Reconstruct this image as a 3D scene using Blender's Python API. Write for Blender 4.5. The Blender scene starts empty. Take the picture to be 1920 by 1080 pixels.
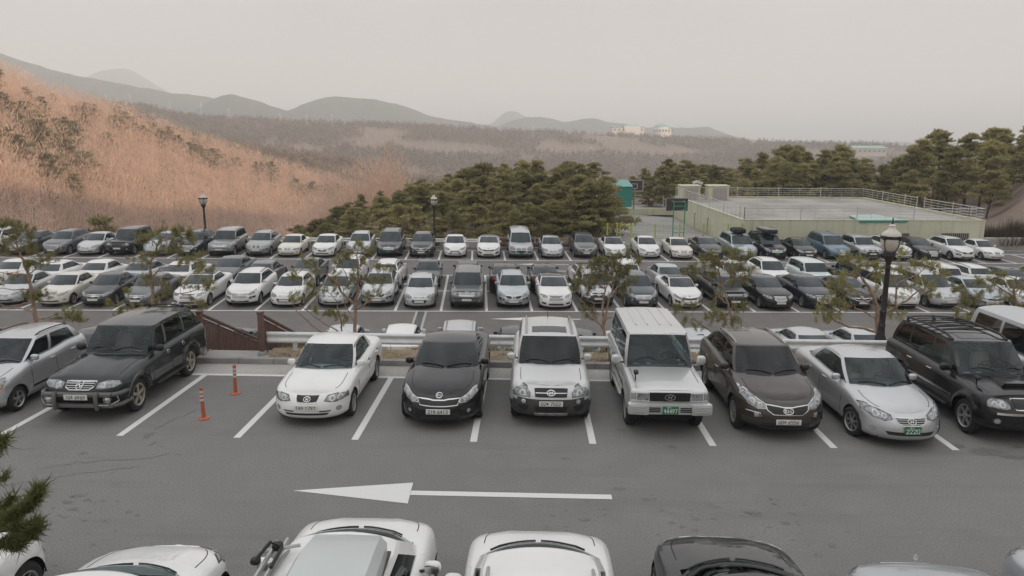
import bpy, bmesh, math, random
import numpy as np
from mathutils import Vector, Matrix
from mathutils.bvhtree import BVHTree
PI=math.pi
SC=bpy.context.scene; COL=SC.collection
# ---------------------------------------------------------------- camera, sky, sun, exposure
FPX=1375.; HZ=252.; PITCH=math.atan((540-HZ)/FPX); CAMZ=6.311
cam=bpy.data.cameras.new('camera'); cam_o=bpy.data.objects.new('camera',cam); COL.objects.link(cam_o); SC.camera=cam_o
cam.sensor_width=36; cam.lens=36*FPX/1920; cam.clip_end=40000; cam.clip_start=.1
cam_o.location=(0,0,CAMZ); cam_o.rotation_euler=(PI/2-PITCH,0,0)
SUN_EL=math.radians(10); SUN_AZ=(.60,-.80)      # towards the sun: low, behind and right of the viewer
world=bpy.data.worlds.new('World'); SC.world=world; world.use_nodes=True
_nt=world.node_tree; _bg=_nt.nodes['Background']
_sky=_nt.nodes.new('ShaderNodeTexSky'); _sky.sky_type='NISHITA'; _sky.sun_disc=False
_sky.sun_elevation=SUN_EL; _sky.sun_rotation=math.atan2(SUN_AZ[0],SUN_AZ[1])
_sky.air_density=1.0; _sky.dust_density=4.5; _sky.ozone_density=1.0; _sky.altitude=300
_mx=_nt.nodes.new('ShaderNodeMix'); _mx.data_type='RGBA'; _mx.inputs['Factor'].default_value=.95
_nt.links.new(_sky.outputs[0],_mx.inputs['A']); _mx.inputs['B'].default_value=(3.02,3.02,3.12,1)   # thin high overcast
_tc=_nt.nodes.new('ShaderNodeTexCoord'); _sp=_nt.nodes.new('ShaderNodeSeparateXYZ'); _mr=_nt.nodes.new('ShaderNodeMapRange')   # overcast: brighter overhead than at the horizon
_nt.links.new(_tc.outputs['Generated'],_sp.inputs[0]); _nt.links.new(_sp.outputs['Z'],_mr.inputs['Value'])
_mr.inputs['From Min'].default_value=.02; _mr.inputs['From Max'].default_value=.9; _mr.inputs['To Min'].default_value=1.; _mr.inputs['To Max'].default_value=2.75
_vm=_nt.nodes.new('ShaderNodeVectorMath'); _vm.operation='SCALE'; _nt.links.new(_mx.outputs['Result'],_vm.inputs[0]); _nt.links.new(_mr.outputs[0],_vm.inputs['Scale'])
_ns=_nt.nodes.new('ShaderNodeTexNoise'); _ns.inputs['Scale'].default_value=2.2; _ns.inputs['Detail'].default_value=4; _nt.links.new(_tc.outputs['Generated'],_ns.inputs['Vector'])
_m2=_nt.nodes.new('ShaderNodeMapRange'); _m2.inputs['From Min'].default_value=.3; _m2.inputs['From Max'].default_value=.7; _m2.inputs['To Min'].default_value=.62; _m2.inputs['To Max'].default_value=1.38; _nt.links.new(_ns.outputs['Fac'],_m2.inputs['Value'])
_v2=_nt.nodes.new('ShaderNodeVectorMath'); _v2.operation='SCALE'; _nt.links.new(_vm.outputs[0],_v2.inputs[0]); _mq=_nt.nodes.new('ShaderNodeMix'); _mq.data_type='FLOAT'; _mq.inputs['A'].default_value=1.; _ml=_nt.nodes.new('ShaderNodeMapRange'); _ml.inputs['From Min'].default_value=.05; _ml.inputs['From Max'].default_value=.45; _ml.inputs['To Min'].default_value=.10
_nt.links.new(_sp.outputs['Z'],_ml.inputs['Value']); _nt.links.new(_ml.outputs[0],_mq.inputs['Factor']); _nt.links.new(_m2.outputs[0],_mq.inputs['B']); _nt.links.new(_mq.outputs['Result'],_v2.inputs['Scale'])
_nt.links.new(_v2.outputs[0],_bg.inputs[0]); _bg.inputs[1].default_value=.10
_zb=_nt.nodes.new('ShaderNodeMix'); _zb.data_type='RGBA'; _zb.inputs['A'].default_value=(1,1,1,1); _zb.inputs['B'].default_value=(.985,1.0,.985,1)
_mz=_nt.nodes.new('ShaderNodeMapRange'); _mz.inputs['From Min'].default_value=.12; _mz.inputs['From Max'].default_value=.7; _nt.links.new(_sp.outputs['Z'],_mz.inputs['Value']); _nt.links.new(_mz.outputs[0],_zb.inputs['Factor'])
_v3=_nt.nodes.new('ShaderNodeVectorMath'); _v3.operation='MULTIPLY'; _nt.links.new(_v2.outputs[0],_v3.inputs[0]); _nt.links.new(_zb.outputs['Result'],_v3.inputs[1]); _nt.links.new(_v3.outputs[0],_bg.inputs[0])
_sun=bpy.data.lights.new('sun','SUN'); _sun.energy=5.0; _sun.angle=math.radians(.5); _sun.color=(1,.72,.48)
sun_o=bpy.data.objects.new('sun',_sun); COL.objects.link(sun_o)
_d=Vector((SUN_AZ[0]*math.cos(SUN_EL),SUN_AZ[1]*math.cos(SUN_EL),math.sin(SUN_EL)))
sun_o.rotation_euler=_d.to_track_quat('Z','Y').to_euler(); sun_o.location=(60,-80,60)
SC.view_settings.view_transform='Standard'; SC.view_settings.look='None'; SC.view_settings.exposure=.55; SC.view_settings.gamma=1
SC.render.engine='CYCLES'
try:
    SC.cycles.use_denoising=True; SC.cycles.denoiser='OPENIMAGEDENOISE'
except Exception: pass
SC.cycles.max_bounces=6; SC.cycles.transparent_max_bounces=12; SC.cycles.volume_bounces=1
def ray(u,v):
    a=(u-960)/FPX; b=(v-540)/FPX; c,s=math.cos(PITCH),math.sin(PITCH)
    return Vector((a,c-b*s,-s-b*c))
def at(u,v,Y):      # point seen at pixel (u,v), Y metres ahead
    d=ray(u,v); return Vector((0,0,CAMZ))+d*(Y/d.y)
def at_z(u,v,z):
    d=ray(u,v); return Vector((0,0,CAMZ))+d*((z-CAMZ)/d.z)
def frame(rx,ry,rz,t): return Matrix.Translation(t)@Matrix.Rotation(math.radians(rx),4,'X')@Matrix.Rotation(math.radians(ry),4,'Y')@Matrix.Rotation(math.radians(rz),4,'Z')
NEAR=frame(-.761,.517,-1.224,(-.809,14.382,0))      # upper parking terrace
LOW=frame(.767,.842,2.576,(-1.391,39.091,-3.186))   # lower parking lot
# ---------------------------------------------------------------- helpers
def smoothf(pts):
    xs=np.array([p[0] for p in pts],float); ys=np.array([p[1] for p in pts],float)
    if len(xs)<3: return lambda x: np.interp(x,xs,ys)
    h=np.diff(xs); d=np.diff(ys)/h
    m=np.zeros(len(xs)); m[0]=d[0]; m[-1]=d[-1]
    for i in range(1,len(xs)-1):
        if d[i-1]*d[i]>0:
            w1=2*h[i]+h[i-1]; w2=h[i]+2*h[i-1]
            m[i]=(w1+w2)/(w1/d[i-1]+w2/d[i])
    def f(x):
        x=np.clip(x,xs[0],xs[-1]); k=np.clip(np.searchsorted(xs,x)-1,0,len(h)-1)
        t=(x-xs[k])/h[k]
        return (ys[k]*(1+2*t)*(1-t)**2+m[k]*h[k]*t*(1-t)**2+ys[k+1]*t*t*(3-2*t)+m[k+1]*h[k]*t*t*(t-1))
    return f

class MB:
    """collects faces of one mesh"""
    def __init__(s): s.v=[]; s.f=[]; s.m=[]
    def face(s,pts,mat=0):
        n=len(s.v); s.v.extend([tuple(p) for p in pts]); s.f.append(tuple(range(n,n+len(pts)))); s.m.append(mat)
    def grid(s,rows,mat=0,close=False):
        n=len(s.v); R=len(rows); C=len(rows[0])
        for r in rows: s.v.extend([tuple(p) for p in r])
        for i in range(R-1):
            for j in range(C if close else C-1):
                k=(j+1)%C
                s.f.append((n+i*C+j,n+i*C+k,n+(i+1)*C+k,n+(i+1)*C+j)); s.m.append(mat)
    def box(s,c,d,mat=0,rz=0,rx=0,ry=0,bev=0):
        R=(Matrix.Rotation(rz,3,'Z')@Matrix.Rotation(ry,3,'Y')@Matrix.Rotation(rx,3,'X')) if (rz or rx or ry) else None
        h=[d[0]/2,d[1]/2,d[2]/2]; n=len(s.v); c=Vector(c)
        if not bev:
            for x in (-1,1):
                for y in (-1,1):
                    for z in (-1,1):
                        p=Vector((x*h[0],y*h[1],z*h[2])); p=R@p if R else p
                        s.v.append(tuple(c+p))
            for q in ((0,1,3,2),(4,6,7,5),(0,4,5,1),(2,3,7,6),(0,2,6,4),(1,5,7,3)):
                s.f.append(tuple(n+i for i in q)); s.m.append(mat)
            return
        b=min(bev,min(h)*.95); bm=bmesh.new(); bmesh.ops.create_cube(bm,size=1)
        for v in bm.verts: v.co=Vector((v.co.x*d[0],v.co.y*d[1],v.co.z*d[2]))
        bmesh.ops.bevel(bm,geom=bm.edges[:],offset=b,segments=2,affect='EDGES',profile=.6)
        bm.verts.ensure_lookup_table(); bm.verts.index_update()
        for v in bm.verts:
            p=R@v.co if R else v.co; s.v.append(tuple(c+p))
        for f in bm.faces: s.f.append(tuple(n+v.index for v in f.verts)); s.m.append(mat)
        bm.free()
    def tube(s,path,r,mat=0,seg=8,cap=True):
        P=[Vector(p) for p in path]; rs=r if isinstance(r,(list,tuple)) else [r]*len(P)
        n0=len(s.v); up=Vector((0,0,1)); rows=[]; prev=None
        for i,p in enumerate(P):
            t=(P[min(i+1,len(P)-1)]-P[max(i-1,0)]); t=t.normalized() if t.length>1e-9 else Vector((0,0,1))
            if prev is None:
                a=up if abs(t.z)<.9 else Vector((1,0,0)); u=t.cross(a).normalized()
            else:
                u=(prev-t*prev.dot(t)); u=u.normalized() if u.length>1e-6 else t.orthogonal().normalized()
            prev=u; w=t.cross(u)
            rows.append([p+u*(rs[i]*math.cos(2*PI*k/seg))+w*(rs[i]*math.sin(2*PI*k/seg)) for k in range(seg)])
        s.grid(rows,mat,close=True)
        if cap:
            s.f.append(tuple(n0+k for k in range(seg))[::-1]); s.m.append(mat)
            e=n0+(len(P)-1)*seg; s.f.append(tuple(e+k for k in range(seg))); s.m.append(mat)
    def lathe(s,prof,mat=0,seg=24,axis='Z',c=(0,0,0)):
        rows=[]
        for r,h in prof:
            row=[]
            for k in range(seg):
                a=2*PI*k/seg; x,y=r*math.cos(a),r*math.sin(a)
                row.append((c[0]+x,c[1]+y,c[2]+h) if axis=='Z' else ((c[0]+h,c[1]+x,c[2]+y) if axis=='X' else (c[0]+x,c[1]+h,c[2]+y)))
            rows.append(row)
        s.grid(rows,mat,close=True)
    def ell(s,c,d,mat=0,e=1.0,seg=12,rings=8,R=None):
        rows=[]; sp=lambda v: math.copysign(abs(v)**e,v)
        for i in range(rings+1):
            a=-PI/2+PI*i/rings; row=[]
            for k in range(seg):
                b=2*PI*k/seg
                p=Vector((d[0]*sp(math.cos(a))*sp(math.cos(b)),d[1]*sp(math.cos(a))*sp(math.sin(b)),d[2]*sp(math.sin(a))))
                if R: p=R@p
                row.append(tuple(Vector(c)+p))
            rows.append(row)
        s.grid(rows,mat,close=True)
    def mesh(s,name,weld=True,ang=35,smooth=True):
        me=bpy.data.meshes.new(name); me.from_pydata(s.v,[],s.f)
        me.polygons.foreach_set('material_index',s.m)
        if weld:
            bm=bmesh.new(); bm.from_mesh(me); bmesh.ops.remove_doubles(bm,verts=bm.verts[:],dist=2e-4)
            bmesh.ops.dissolve_degenerate(bm,edges=bm.edges[:],dist=1e-5)
            bmesh.ops.recalc_face_normals(bm,faces=bm.faces[:]) if s.m is not None and getattr(s,'recalc',False) else None
            bm.to_mesh(me); bm.free()
        if smooth:
            me.polygons.foreach_set('use_smooth',[True]*len(me.polygons))
            me.set_sharp_from_angle(angle=math.radians(ang))
        me.update(); return me
    def build(s,name,mats,parent=None,loc=None,**k):
        me=s.mesh(name,**k)
        for m in (mats if isinstance(mats,(list,tuple)) else [mats]): me.materials.append(m)
        o=bpy.data.objects.new(name,me); COL.objects.link(o)
        if parent: o.parent=parent
        if loc: o.location=loc
        return o

def tag(o,label=None,cat=None,group=None,kind=None):
    for k,v in (('label',label),('category',cat),('group',group),('kind',kind)):
        if v: o[k]=v
    return o
def empty(name,loc=(0,0,0)):
    o=bpy.data.objects.new(name,None); o.empty_display_size=.2; COL.objects.link(o); o.location=loc; return o

# ---------------------------------------------------------------- materials
def mat(name,col,rough=.6,metal=0,coat=0,spec=.5,noise=None,bump=None,coords='Object'):
    m=bpy.data.materials.new(name); m.use_nodes=True; nt=m.node_tree; b=nt.nodes['Principled BSDF']
    b.inputs['Base Color'].default_value=(*col,1); b.inputs['Roughness'].default_value=rough
    b.inputs['Metallic'].default_value=metal; b.inputs['Coat Weight'].default_value=coat
    b.inputs['Coat Roughness'].default_value=.02; b.inputs['Specular IOR Level'].default_value=spec
    tc=None
    def vec():
        nonlocal tc
        if tc is None: tc=nt.nodes.new('ShaderNodeTexCoord')
        return tc.outputs[coords]
    if noise:   # list of (scale, colour at high end, lo, hi)
        cur=None
        for sc,c2,lo,hi in noise:
            n=nt.nodes.new('ShaderNodeTexNoise'); n.inputs['Scale'].default_value=sc; n.inputs['Detail'].default_value=5
            nt.links.new(vec(),n.inputs['Vector'])
            r=nt.nodes.new('ShaderNodeMapRange'); r.inputs['From Min'].default_value=lo; r.inputs['From Max'].default_value=hi
            nt.links.new(n.outputs['Fac'],r.inputs['Value'])
            x=nt.nodes.new('ShaderNodeMix'); x.data_type='RGBA'; nt.links.new(r.outputs['Result'],x.inputs['Factor'])
            if cur is None: x.inputs['A'].default_value=(*col,1)
            else: nt.links.new(cur,x.inputs['A'])
            x.inputs['B'].default_value=(*c2,1); cur=x.outputs['Result']
        nt.links.new(cur,b.inputs['Base Color'])
    if bump:
        n=nt.nodes.new('ShaderNodeTexNoise'); n.inputs['Scale'].default_value=bump[0]; n.inputs['Detail'].default_value=4
        nt.links.new(vec(),n.inputs['Vector']); bp=nt.nodes.new('ShaderNodeBump'); bp.inputs['Strength'].default_value=bump[1]; bp.inputs['Distance'].default_value=bump[2] if len(bump)>2 else .02
        nt.links.new(n.outputs['Fac'],bp.inputs['Height']); nt.links.new(bp.outputs['Normal'],b.inputs['Normal'])
    return m
M={}
def paint(n,col,metal=0.,rough=.38):
    d=tuple(c*.86+.03 for c in col)
    lum=sum(col)/3; dk=lum<.15
    M[n]=mat('paint_'+n,col,rough,metal,coat=.85,spec=.06 if dk else .5,noise=[(1.3,d if not dk else tuple(c*1.1+.004 for c in col),.45,.75)])
paint('white',(.74,.735,.72)); paint('ivory',(.66,.63,.56)); paint('pearl',(.76,.76,.745))
paint('silver',(.50,.51,.52),.55,.36); paint('dark_silver',(.30,.31,.31),.55,.36); paint('grey',(.12,.125,.13),.4,.36)
paint('charcoal',(.045,.047,.05),.3); paint('black',(.011,.011,.013),.0,.3); paint('navy',(.010,.014,.025),.1,.3)
paint('teal_black',(.014,.019,.021),.1,.3); paint('slate',(.06,.075,.08),.3); paint('blue',(.07,.15,.23),.4); paint('ice_blue',(.40,.46,.50),.5)
paint('mint',(.60,.70,.68)); paint('brown',(.056,.046,.041),.35,.34); paint('cool_silver',(.56,.57,.56),.45,.36); paint('warm_silver',(.54,.55,.54),.35,.36)
paint('sky_silver',(.44,.47,.49),.55,.36)
M['glass']=None
M['dark_glass']=mat('dark_glass',(.013,.024,.030),.04,0,0,.5)
M['trim']=mat('black_trim',(.018,.018,.019),.55)
M['gap']=mat('panel_gap',(.008,.008,.008),.8)
M['clad']=mat('grey_cladding',(.036,.035,.034),.5,noise=[(4,(.050,.048,.046),.4,.7)])
M['clad_light']=mat('worn_grey_trim',(.10,.10,.096),.5,noise=[(4,(.13,.128,.122),.4,.7)])
M['clad_dark']=mat('dark_cladding',(.022,.022,.023),.5)
M['rubber']=mat('tyre_rubber',(.017,.0165,.016),.85,noise=[(9,(.035,.033,.03),.45,.75)])
M['alloy']=mat('alloy',(.42,.42,.41),.38,.75)
M['alloy_dark']=mat('dark_alloy',(.06,.06,.06),.4,.6)
M['alloy_gold']=mat('dusty_alloy',(.36,.33,.28),.5,.5)
M['chrome']=mat('chrome',(.58,.58,.57),.2,1)
M['lamp']=mat('lamp_lens',(.30,.315,.32),.12,.25,coat=.9,noise=[(13,(.12,.125,.13),.42,.62)])
M['lamp_bulb']=mat('lamp_reflector',(.50,.51,.51),.15,.7,coat=.6)
M['amber']=mat('amber_lens',(.62,.20,.05),.2,coat=.6)
M['red']=mat('red_lens',(.38,.018,.016),.18,coat=.8)
M['mesh']=mat('grille_black',(.010,.010,.011),.5)
M['plate_w']=mat('plate_white',(.66,.66,.62),.5); M['plate_g']=mat('plate_green',(.02,.16,.075),.5)
M['ink']=mat('plate_ink',(.02,.022,.03),.6); M['ink_w']=mat('plate_white_ink',(.75,.78,.72),.6)
M['seat']=mat('seat_cloth',(.22,.21,.20),.9); M['seat_light']=mat('beige_seat',(.52,.47,.40),.9); M['dash']=mat('dashboard',(.065,.066,.07),.7)
M['under']=mat('underbody',(.012,.012,.012),.9)
M['paper']=mat('paper',(.7,.72,.7),.7); M['sticker_blue']=mat('blue_pad',(.04,.16,.32),.6)
def glass_mat(n,tint,refl=.9):
    m=bpy.data.materials.new(n); m.use_nodes=True; nt=m.node_tree; nt.nodes.clear()
    out=nt.nodes.new('ShaderNodeOutputMaterial'); mx=nt.nodes.new('ShaderNodeMixShader'); tr=nt.nodes.new('ShaderNodeBsdfTransparent'); gl=nt.nodes.new('ShaderNodeBsdfGlossy')
    fr=nt.nodes.new('ShaderNodeFresnel'); fr.inputs['IOR'].default_value=1.5
    tr.inputs['Color'].default_value=(*tint,1); gl.inputs['Roughness'].default_value=.03; gl.inputs['Color'].default_value=(refl*.94,refl,refl*1.02,1)
    nt.links.new(fr.outputs[0],mx.inputs[0]); nt.links.new(tr.outputs[0],mx.inputs[1]); nt.links.new(gl.outputs[0],mx.inputs[2]); nt.links.new(mx.outputs[0],out.inputs[0])
    return m
M['glass']=glass_mat('tinted_glass',(.17,.24,.25)); M['glass_clear']=glass_mat('clear_glass',(.52,.62,.63)); M['glass_dark']=glass_mat('dark_tinted_glass',(.045,.05,.055))
M['white_trim']=mat('white_moulding',(.62,.61,.59),.5); M['red_charm']=mat('red_charm',(.4,.12,.1),.7); M['galv']=mat('galvanised_steel',(.72,.73,.72),.4,.05,noise=[(3,(.62,.63,.63),.4,.7)])
# ---------------------------------------------------------------- ground and hills
rnd=random.Random(7)
def vnoise(x,y,seed):
    """smooth value noise, vectorised"""
    xi=np.floor(x).astype(int); yi=np.floor(y).astype(int); fx=x-xi; fy=y-yi
    fx=fx*fx*(3-2*fx); fy=fy*fy*(3-2*fy)
    def h(a,b):
        n=(a*374761393+b*668265263+seed*974634777)&0x7fffffff; n=((n^(n>>13))*1274126177)&0x7fffffff
        return ((n^(n>>16))&0xffff)/65535.
    return (h(xi,yi)*(1-fx)+h(xi+1,yi)*fx)*(1-fy)+(h(xi,yi+1)*(1-fx)+h(xi+1,yi+1)*fx)*fy
def fbm(x,y,seed,o=4):
    t=0;a=.5
    for k in range(o): t=t+a*(vnoise(x*2**k,y*2**k,seed+k)-.5); a*=.5
    return t
# ridge: crest seen at pixels, its distance, front and back slopes, roughness
RIDGES=[
 ([(-500,60),(-200,110),(0,158),(60,178),(120,206),(190,222),(250,240),(320,268),(400,290),(480,315),(560,338),(640,362),(740,395),(860,430),(1000,470)],[(-500,230),(0,270),(320,330),(640,410),(1000,430)],.30,.12,3.),
 ([(150,320),(300,262),(400,275),(500,296),(640,312),(740,338),(860,350),(1000,355),(1300,350)],[(150,520),(640,620),(1300,620)],.22,.10,5.),
 ([(-300,190),(0,195),(150,196),(190,197),(270,202),(360,221),(500,228),(600,234),(700,236),(830,241),(950,249),(1100,253),(1250,261),(1400,268),(1500,273),(1600,274),(1700,280),(1900,290),(2300,310)],[(-300,1050),(600,1150),(1900,1300)],.16,.10,7.),
 ([(-500,92),(-200,90),(0,95),(60,114),(130,133),(200,149),(280,163),(340,174),(400,183),(470,205),(560,232)],[(-500,2000),(560,2200)],.30,.3,26.),
 ([(330,235),(380,200),(415,182),(440,177),(470,184),(540,205),(620,228),(700,246)],[(330,1900),(700,1950)],.3,.3,14.),
 ([(480,232),(545,205),(600,185),(640,181),(700,184),(760,200),(820,217),(900,232),(980,238),(1060,245)],[(480,2000),(1060,2150)],.3,.3,16.),
 ([(900,246),(940,234),(980,221),(1010,219),(1060,227),(1110,221),(1150,229),(1220,238),(1270,238),(1320,236),(1350,246),(1390,258),(1450,265)],[(900,2500),(1450,2500)],.3,.3,16.),
 ([(120,160),(180,140),(215,128),(250,125),(290,145),(330,170),(400,200),(600,225)],[(120,4300),(600,4300)],.4,.4,24.),
 ([(850,246),(920,229),(955,206),(965,206),(985,216),(1010,226),(1100,244)],[(850,3700),(1100,3700)],.4,.4,18.),
 ([(1300,258),(1420,262),(1560,264),(1700,266),(1900,268),(2300,266)],[(1300,3400),(2300,3500)],.2,.2,10.)]
def px_az(u): return math.atan2((u-960)/FPX,math.cos(PITCH)+.18*math.sin(PITCH))
_R=[]
for crest,dist,sf,sb,ro in RIDGES:
    az=[px_az(c[0]) for c in crest]; D=[float(np.interp(c[0],[d[0] for d in dist],[d[1] for d in dist])) for c in crest]
    zz=[]
    for c,d in zip(crest,D):
        r=ray(c[0],c[1]); zz.append(CAMZ+d*r.z/math.hypot(r.x,r.y))
    _R.append((smoothf(list(zip(az,zz))),smoothf(list(zip(az,D))),sf,sb,ro,az[0],az[-1]))
Li=LOW.inverted(); Ni=NEAR.inverted()
def lin(Mx,x,y,z=0):
    return Mx[0][0]*x+Mx[0][1]*y+Mx[0][2]*z+Mx[0][3],Mx[1][0]*x+Mx[1][1]*y+Mx[1][2]*z+Mx[1][3],Mx[2][0]*x+Mx[2][1]*y+Mx[2][2]*z+Mx[2][3]
def plane_z(F,x,y):
    n=F.to_3x3()@Vector((0,0,1)); t=F.translation
    return t.z-(n.x*(x-t.x)+n.y*(y-t.y))/n.z
_plat=smoothf([(-900,-30),(0,-28),(350,-24),(520,-16),(620,-9),(720,-5.5),(860,-4.2),(1130,-3.9),(1500,-4.0),(1800,-3.6),(1870,-2.4),(1960,1.5),(2100,4),(2400,5)])
def height(x,y):
    x=np.asarray(x,float); y=np.asarray(y,float); r=np.hypot(x,y); az=np.arctan2(x,y)
    z=np.full(r.shape,-70.)-0.002*np.minimum(r,9000.)*0
    n1=fbm(x/60,y/60,3); n2=fbm(x/260,y/260,11)
    for zc,D,sf,sb,ro,a0,a1 in _R:
        d=D(az); c=zc(az); out=np.maximum(0,np.maximum(a0-az,az-a1))
        h=np.where(r<d,c-(d-r)*sf,c-(r-d)*sb)-out*d*.35
        h=h+ro*(n1 if ro<8 else n2)*np.clip(np.abs(r-d)/(d*.12),0.25,1)*1.2
        h=h+(fbm(x/45,y/45,17)*9+fbm(x/14,y/14,19)*3)*(1 if ro>8 else 0)
        z=np.maximum(z,h)
    # plateau round the court and the grove, falling away behind
    u=960+FPX*np.tan(np.clip(az,-1.2,1.2))*(math.cos(PITCH)+.13*math.sin(PITCH))
    p=_plat(np.clip(u,-900,2400)); p=np.where(p>-3.6,-3.9+(p+3.9)*np.clip((y-66)/9,0,1),p)
    pl=p+np.clip((y-75)*.02,-.5,1.0)-np.maximum(0,y-115)*.30+fbm(x/14,y/14,5)*.8
    pl=np.where(y>45,pl,-300.)
    z=np.maximum(z,pl)
    # lower lot and upper terrace with the bank between them
    lx=Li[0][0]*x+Li[0][1]*y+Li[0][3]+Li[0][2]*-3.2; ly=Li[1][0]*x+Li[1][1]*y+Li[1][3]+Li[1][2]*-3.2
    zl=plane_z(LOW,x,y); zn=plane_z(NEAR,x,y)
    nyy=Ni[1][0]*x+Ni[1][1]*y+Ni[1][3]; 
    e=np.maximum(np.maximum(ly-21.2,-ly-11.5),0)+np.maximum(np.abs(lx)-47,0)
    inl=(ly<21.2)&(ly>-11.2)&(np.abs(lx)<47)
    out=np.maximum(0,ly-21.2)+np.maximum(0,np.abs(lx-0)-47)
    edge=zl-.12-out*.55
    zt=np.where(ly>-11.2,edge,-300.)
    z2=np.maximum(z,zt); z2=np.where(inl,zl-.12,z2)
    # bank
    top=zn-.12; f=np.clip((nyy-6.2)/np.maximum(1.0,6.2),0,1)
    bank=zn+.10-(nyy-6.2)*.58
    nb=np.where(nyy<6.2,top,np.maximum(bank,zl-.12))
    z2=np.where(ly<=-11.2,nb,z2)
    # ground behind and beside the viewer, with the mountain that hides the low sun
    s=x*SUN_AZ[0]+y*SUN_AZ[1]; q=-x*SUN_AZ[1]+y*SUN_AZ[0]
    m=66+12*fbm(q/90,s*0+.5,21)-np.abs(s-215)*.42-np.maximum(0,np.abs(q)-520)*.25
    z2=np.where(s>60,np.maximum(z2,m),z2)
    return z2
def rad_list():
    a=list(np.arange(1.5,18,1.5)); r=18.
    a+=list(np.arange(18,130,.9)); r=130
    while r<15000: a.append(r); r*=1.0155
    return np.array(a)
rr=rad_list(); aa=np.concatenate([np.arange(-180,-44,3.0),np.arange(-44,44,.22),np.arange(44,180,3.0)])
AZ=np.radians(aa); gx=np.sin(AZ)[None,:]*rr[:,None]; gy=np.cos(AZ)[None,:]*rr[:,None]; gz=height(gx,gy)
nr_,na_=gx.shape
vv=np.stack([gx,gy,gz],-1).reshape(-1,3); vv=np.concatenate([vv,[[0,0,float(height(np.array([0.]),np.array([0.5]))[0])]]])
I,J=np.meshgrid(np.arange(nr_-1),np.arange(na_),indexing='ij'); J2=(J+1)%na_
fc=np.stack([I*na_+J,(I+1)*na_+J,(I+1)*na_+J2,I*na_+J2],-1).reshape(-1,4)[:, ::-1]
def np_mesh(name,v,f,mats,smooth=False,loops=None):
    me=bpy.data.meshes.new(name); k=f.shape[1]
    me.vertices.add(len(v)); me.vertices.foreach_set('co',np.ascontiguousarray(v,dtype=np.float32).ravel())
    me.loops.add(f.size); me.loops.foreach_set('vertex_index',np.ascontiguousarray(f,dtype=np.int32).ravel())
    me.polygons.add(len(f)); me.polygons.foreach_set('loop_start',np.arange(0,f.size,k,dtype=np.int32))
    try: me.polygons.foreach_set('loop_total',np.full(len(f),k,dtype=np.int32))
    except Exception: pass
    me.polygons.foreach_set('use_smooth',np.full(len(f),smooth)); me.update(calc_edges=True)
    for m in (mats if isinstance(mats,(list,tuple)) else [mats]): me.materials.append(m)
    return me
def np_obj(name,*a,**k):
    o=bpy.data.objects.new(name,np_mesh(name,*a,**k)); COL.objects.link(o); return o
M['earth']=mat('hill_earth',(.235,.18,.145),.95,noise=[(.02,(.19,.15,.12),.42,.6),(.25,(.29,.22,.175),.45,.7),(2.,(.17,.14,.105),.5,.75)],bump=(.8,.5,.3))
M['wood_floor']=mat('wood_floor',(.165,.125,.092),.95,noise=[(.015,(.20,.15,.115),.45,.62),(.2,(.12,.10,.07),.45,.7)])
M['mountain']=mat('mountain_forest',(.060,.068,.050),.95,noise=[(.006,(.10,.095,.075),.45,.65),(.05,(.045,.055,.04),.45,.7)],bump=(.06,.8,6.))
g=np_obj('ground',vv,fc,[M['earth'],M['mountain'],M['wood_floor']],smooth=True)
g.data.polygons.foreach_set('material_index',np.where(rr[I.ravel()]>1350,1,np.where(rr[I.ravel()]>450,2,0)).astype(np.int32)); tag(g,kind='structure')
def ground_z(x,y): return float(height(np.array([x]),np.array([y]))[0])

# ---------------------------------------------------------------- paving and paint
M['asphalt']=mat('asphalt',(.215,.210,.203),.92,spec=.2,noise=[(.22,(.196,.191,.185),.35,.7),(1.1,(.226,.221,.213),.45,.75),(38,(.140,.134,.129),.48,.68),(90,(.30,.29,.28),.60,.80)],bump=(120,.35,.01))
M['asphalt_low']=mat('asphalt_lower_lot',(.180,.166,.158),.92,spec=.25,noise=[(.12,(.150,.138,.131),.35,.7),(.9,(.198,.183,.174),.45,.75),(30,(.135,.125,.118),.5,.7)],bump=(90,.3,.01))
M['paint']=mat('road_paint',(.66,.66,.64),.75,noise=[(14,(.66,.66,.64),.45,.7),(45,(.48,.47,.46),.62,.75)])
M['concrete']=mat('concrete',(.34,.33,.31),.9,noise=[(1.3,(.27,.26,.245),.4,.7),(14,(.40,.385,.365),.5,.75)])
M['gutter']=mat('gutter_concrete',(.42,.40,.375),.9,noise=[(.8,(.33,.315,.295),.4,.7),(10,(.48,.46,.43),.5,.75)])
M['kerb']=mat('kerb_concrete',(.30,.295,.285),.9,noise=[(2,(.23,.225,.215),.4,.7)])
def streaks(m,sx,sy,dark,sz=1,amt=.55):
    nt=m.node_tree; b=nt.nodes['Principled BSDF']; src=b.inputs['Base Color'].links[0].from_socket
    tc=nt.nodes.new('ShaderNodeTexCoord'); mp=nt.nodes.new('ShaderNodeMapping'); mp.inputs['Scale'].default_value=(sx,sy,sz); n=nt.nodes.new('ShaderNodeTexNoise'); n.inputs['Scale'].default_value=1; n.inputs['Detail'].default_value=6; n.inputs['Roughness'].default_value=.65
    r=nt.nodes.new('ShaderNodeMapRange'); r.inputs['From Min'].default_value=.52; r.inputs['From Max'].default_value=.72; r.inputs['To Max'].default_value=amt; x=nt.nodes.new('ShaderNodeMix'); x.data_type='RGBA'; x.inputs['B'].default_value=(*dark,1)
    nt.links.new(tc.outputs['Object'],mp.inputs['Vector']); nt.links.new(mp.outputs[0],n.inputs['Vector']); nt.links.new(n.outputs['Fac'],r.inputs['Value']); nt.links.new(r.outputs[0],x.inputs['Factor']); nt.links.new(src,x.inputs['A']); nt.links.new(x.outputs['Result'],b.inputs['Base Color'])
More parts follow.
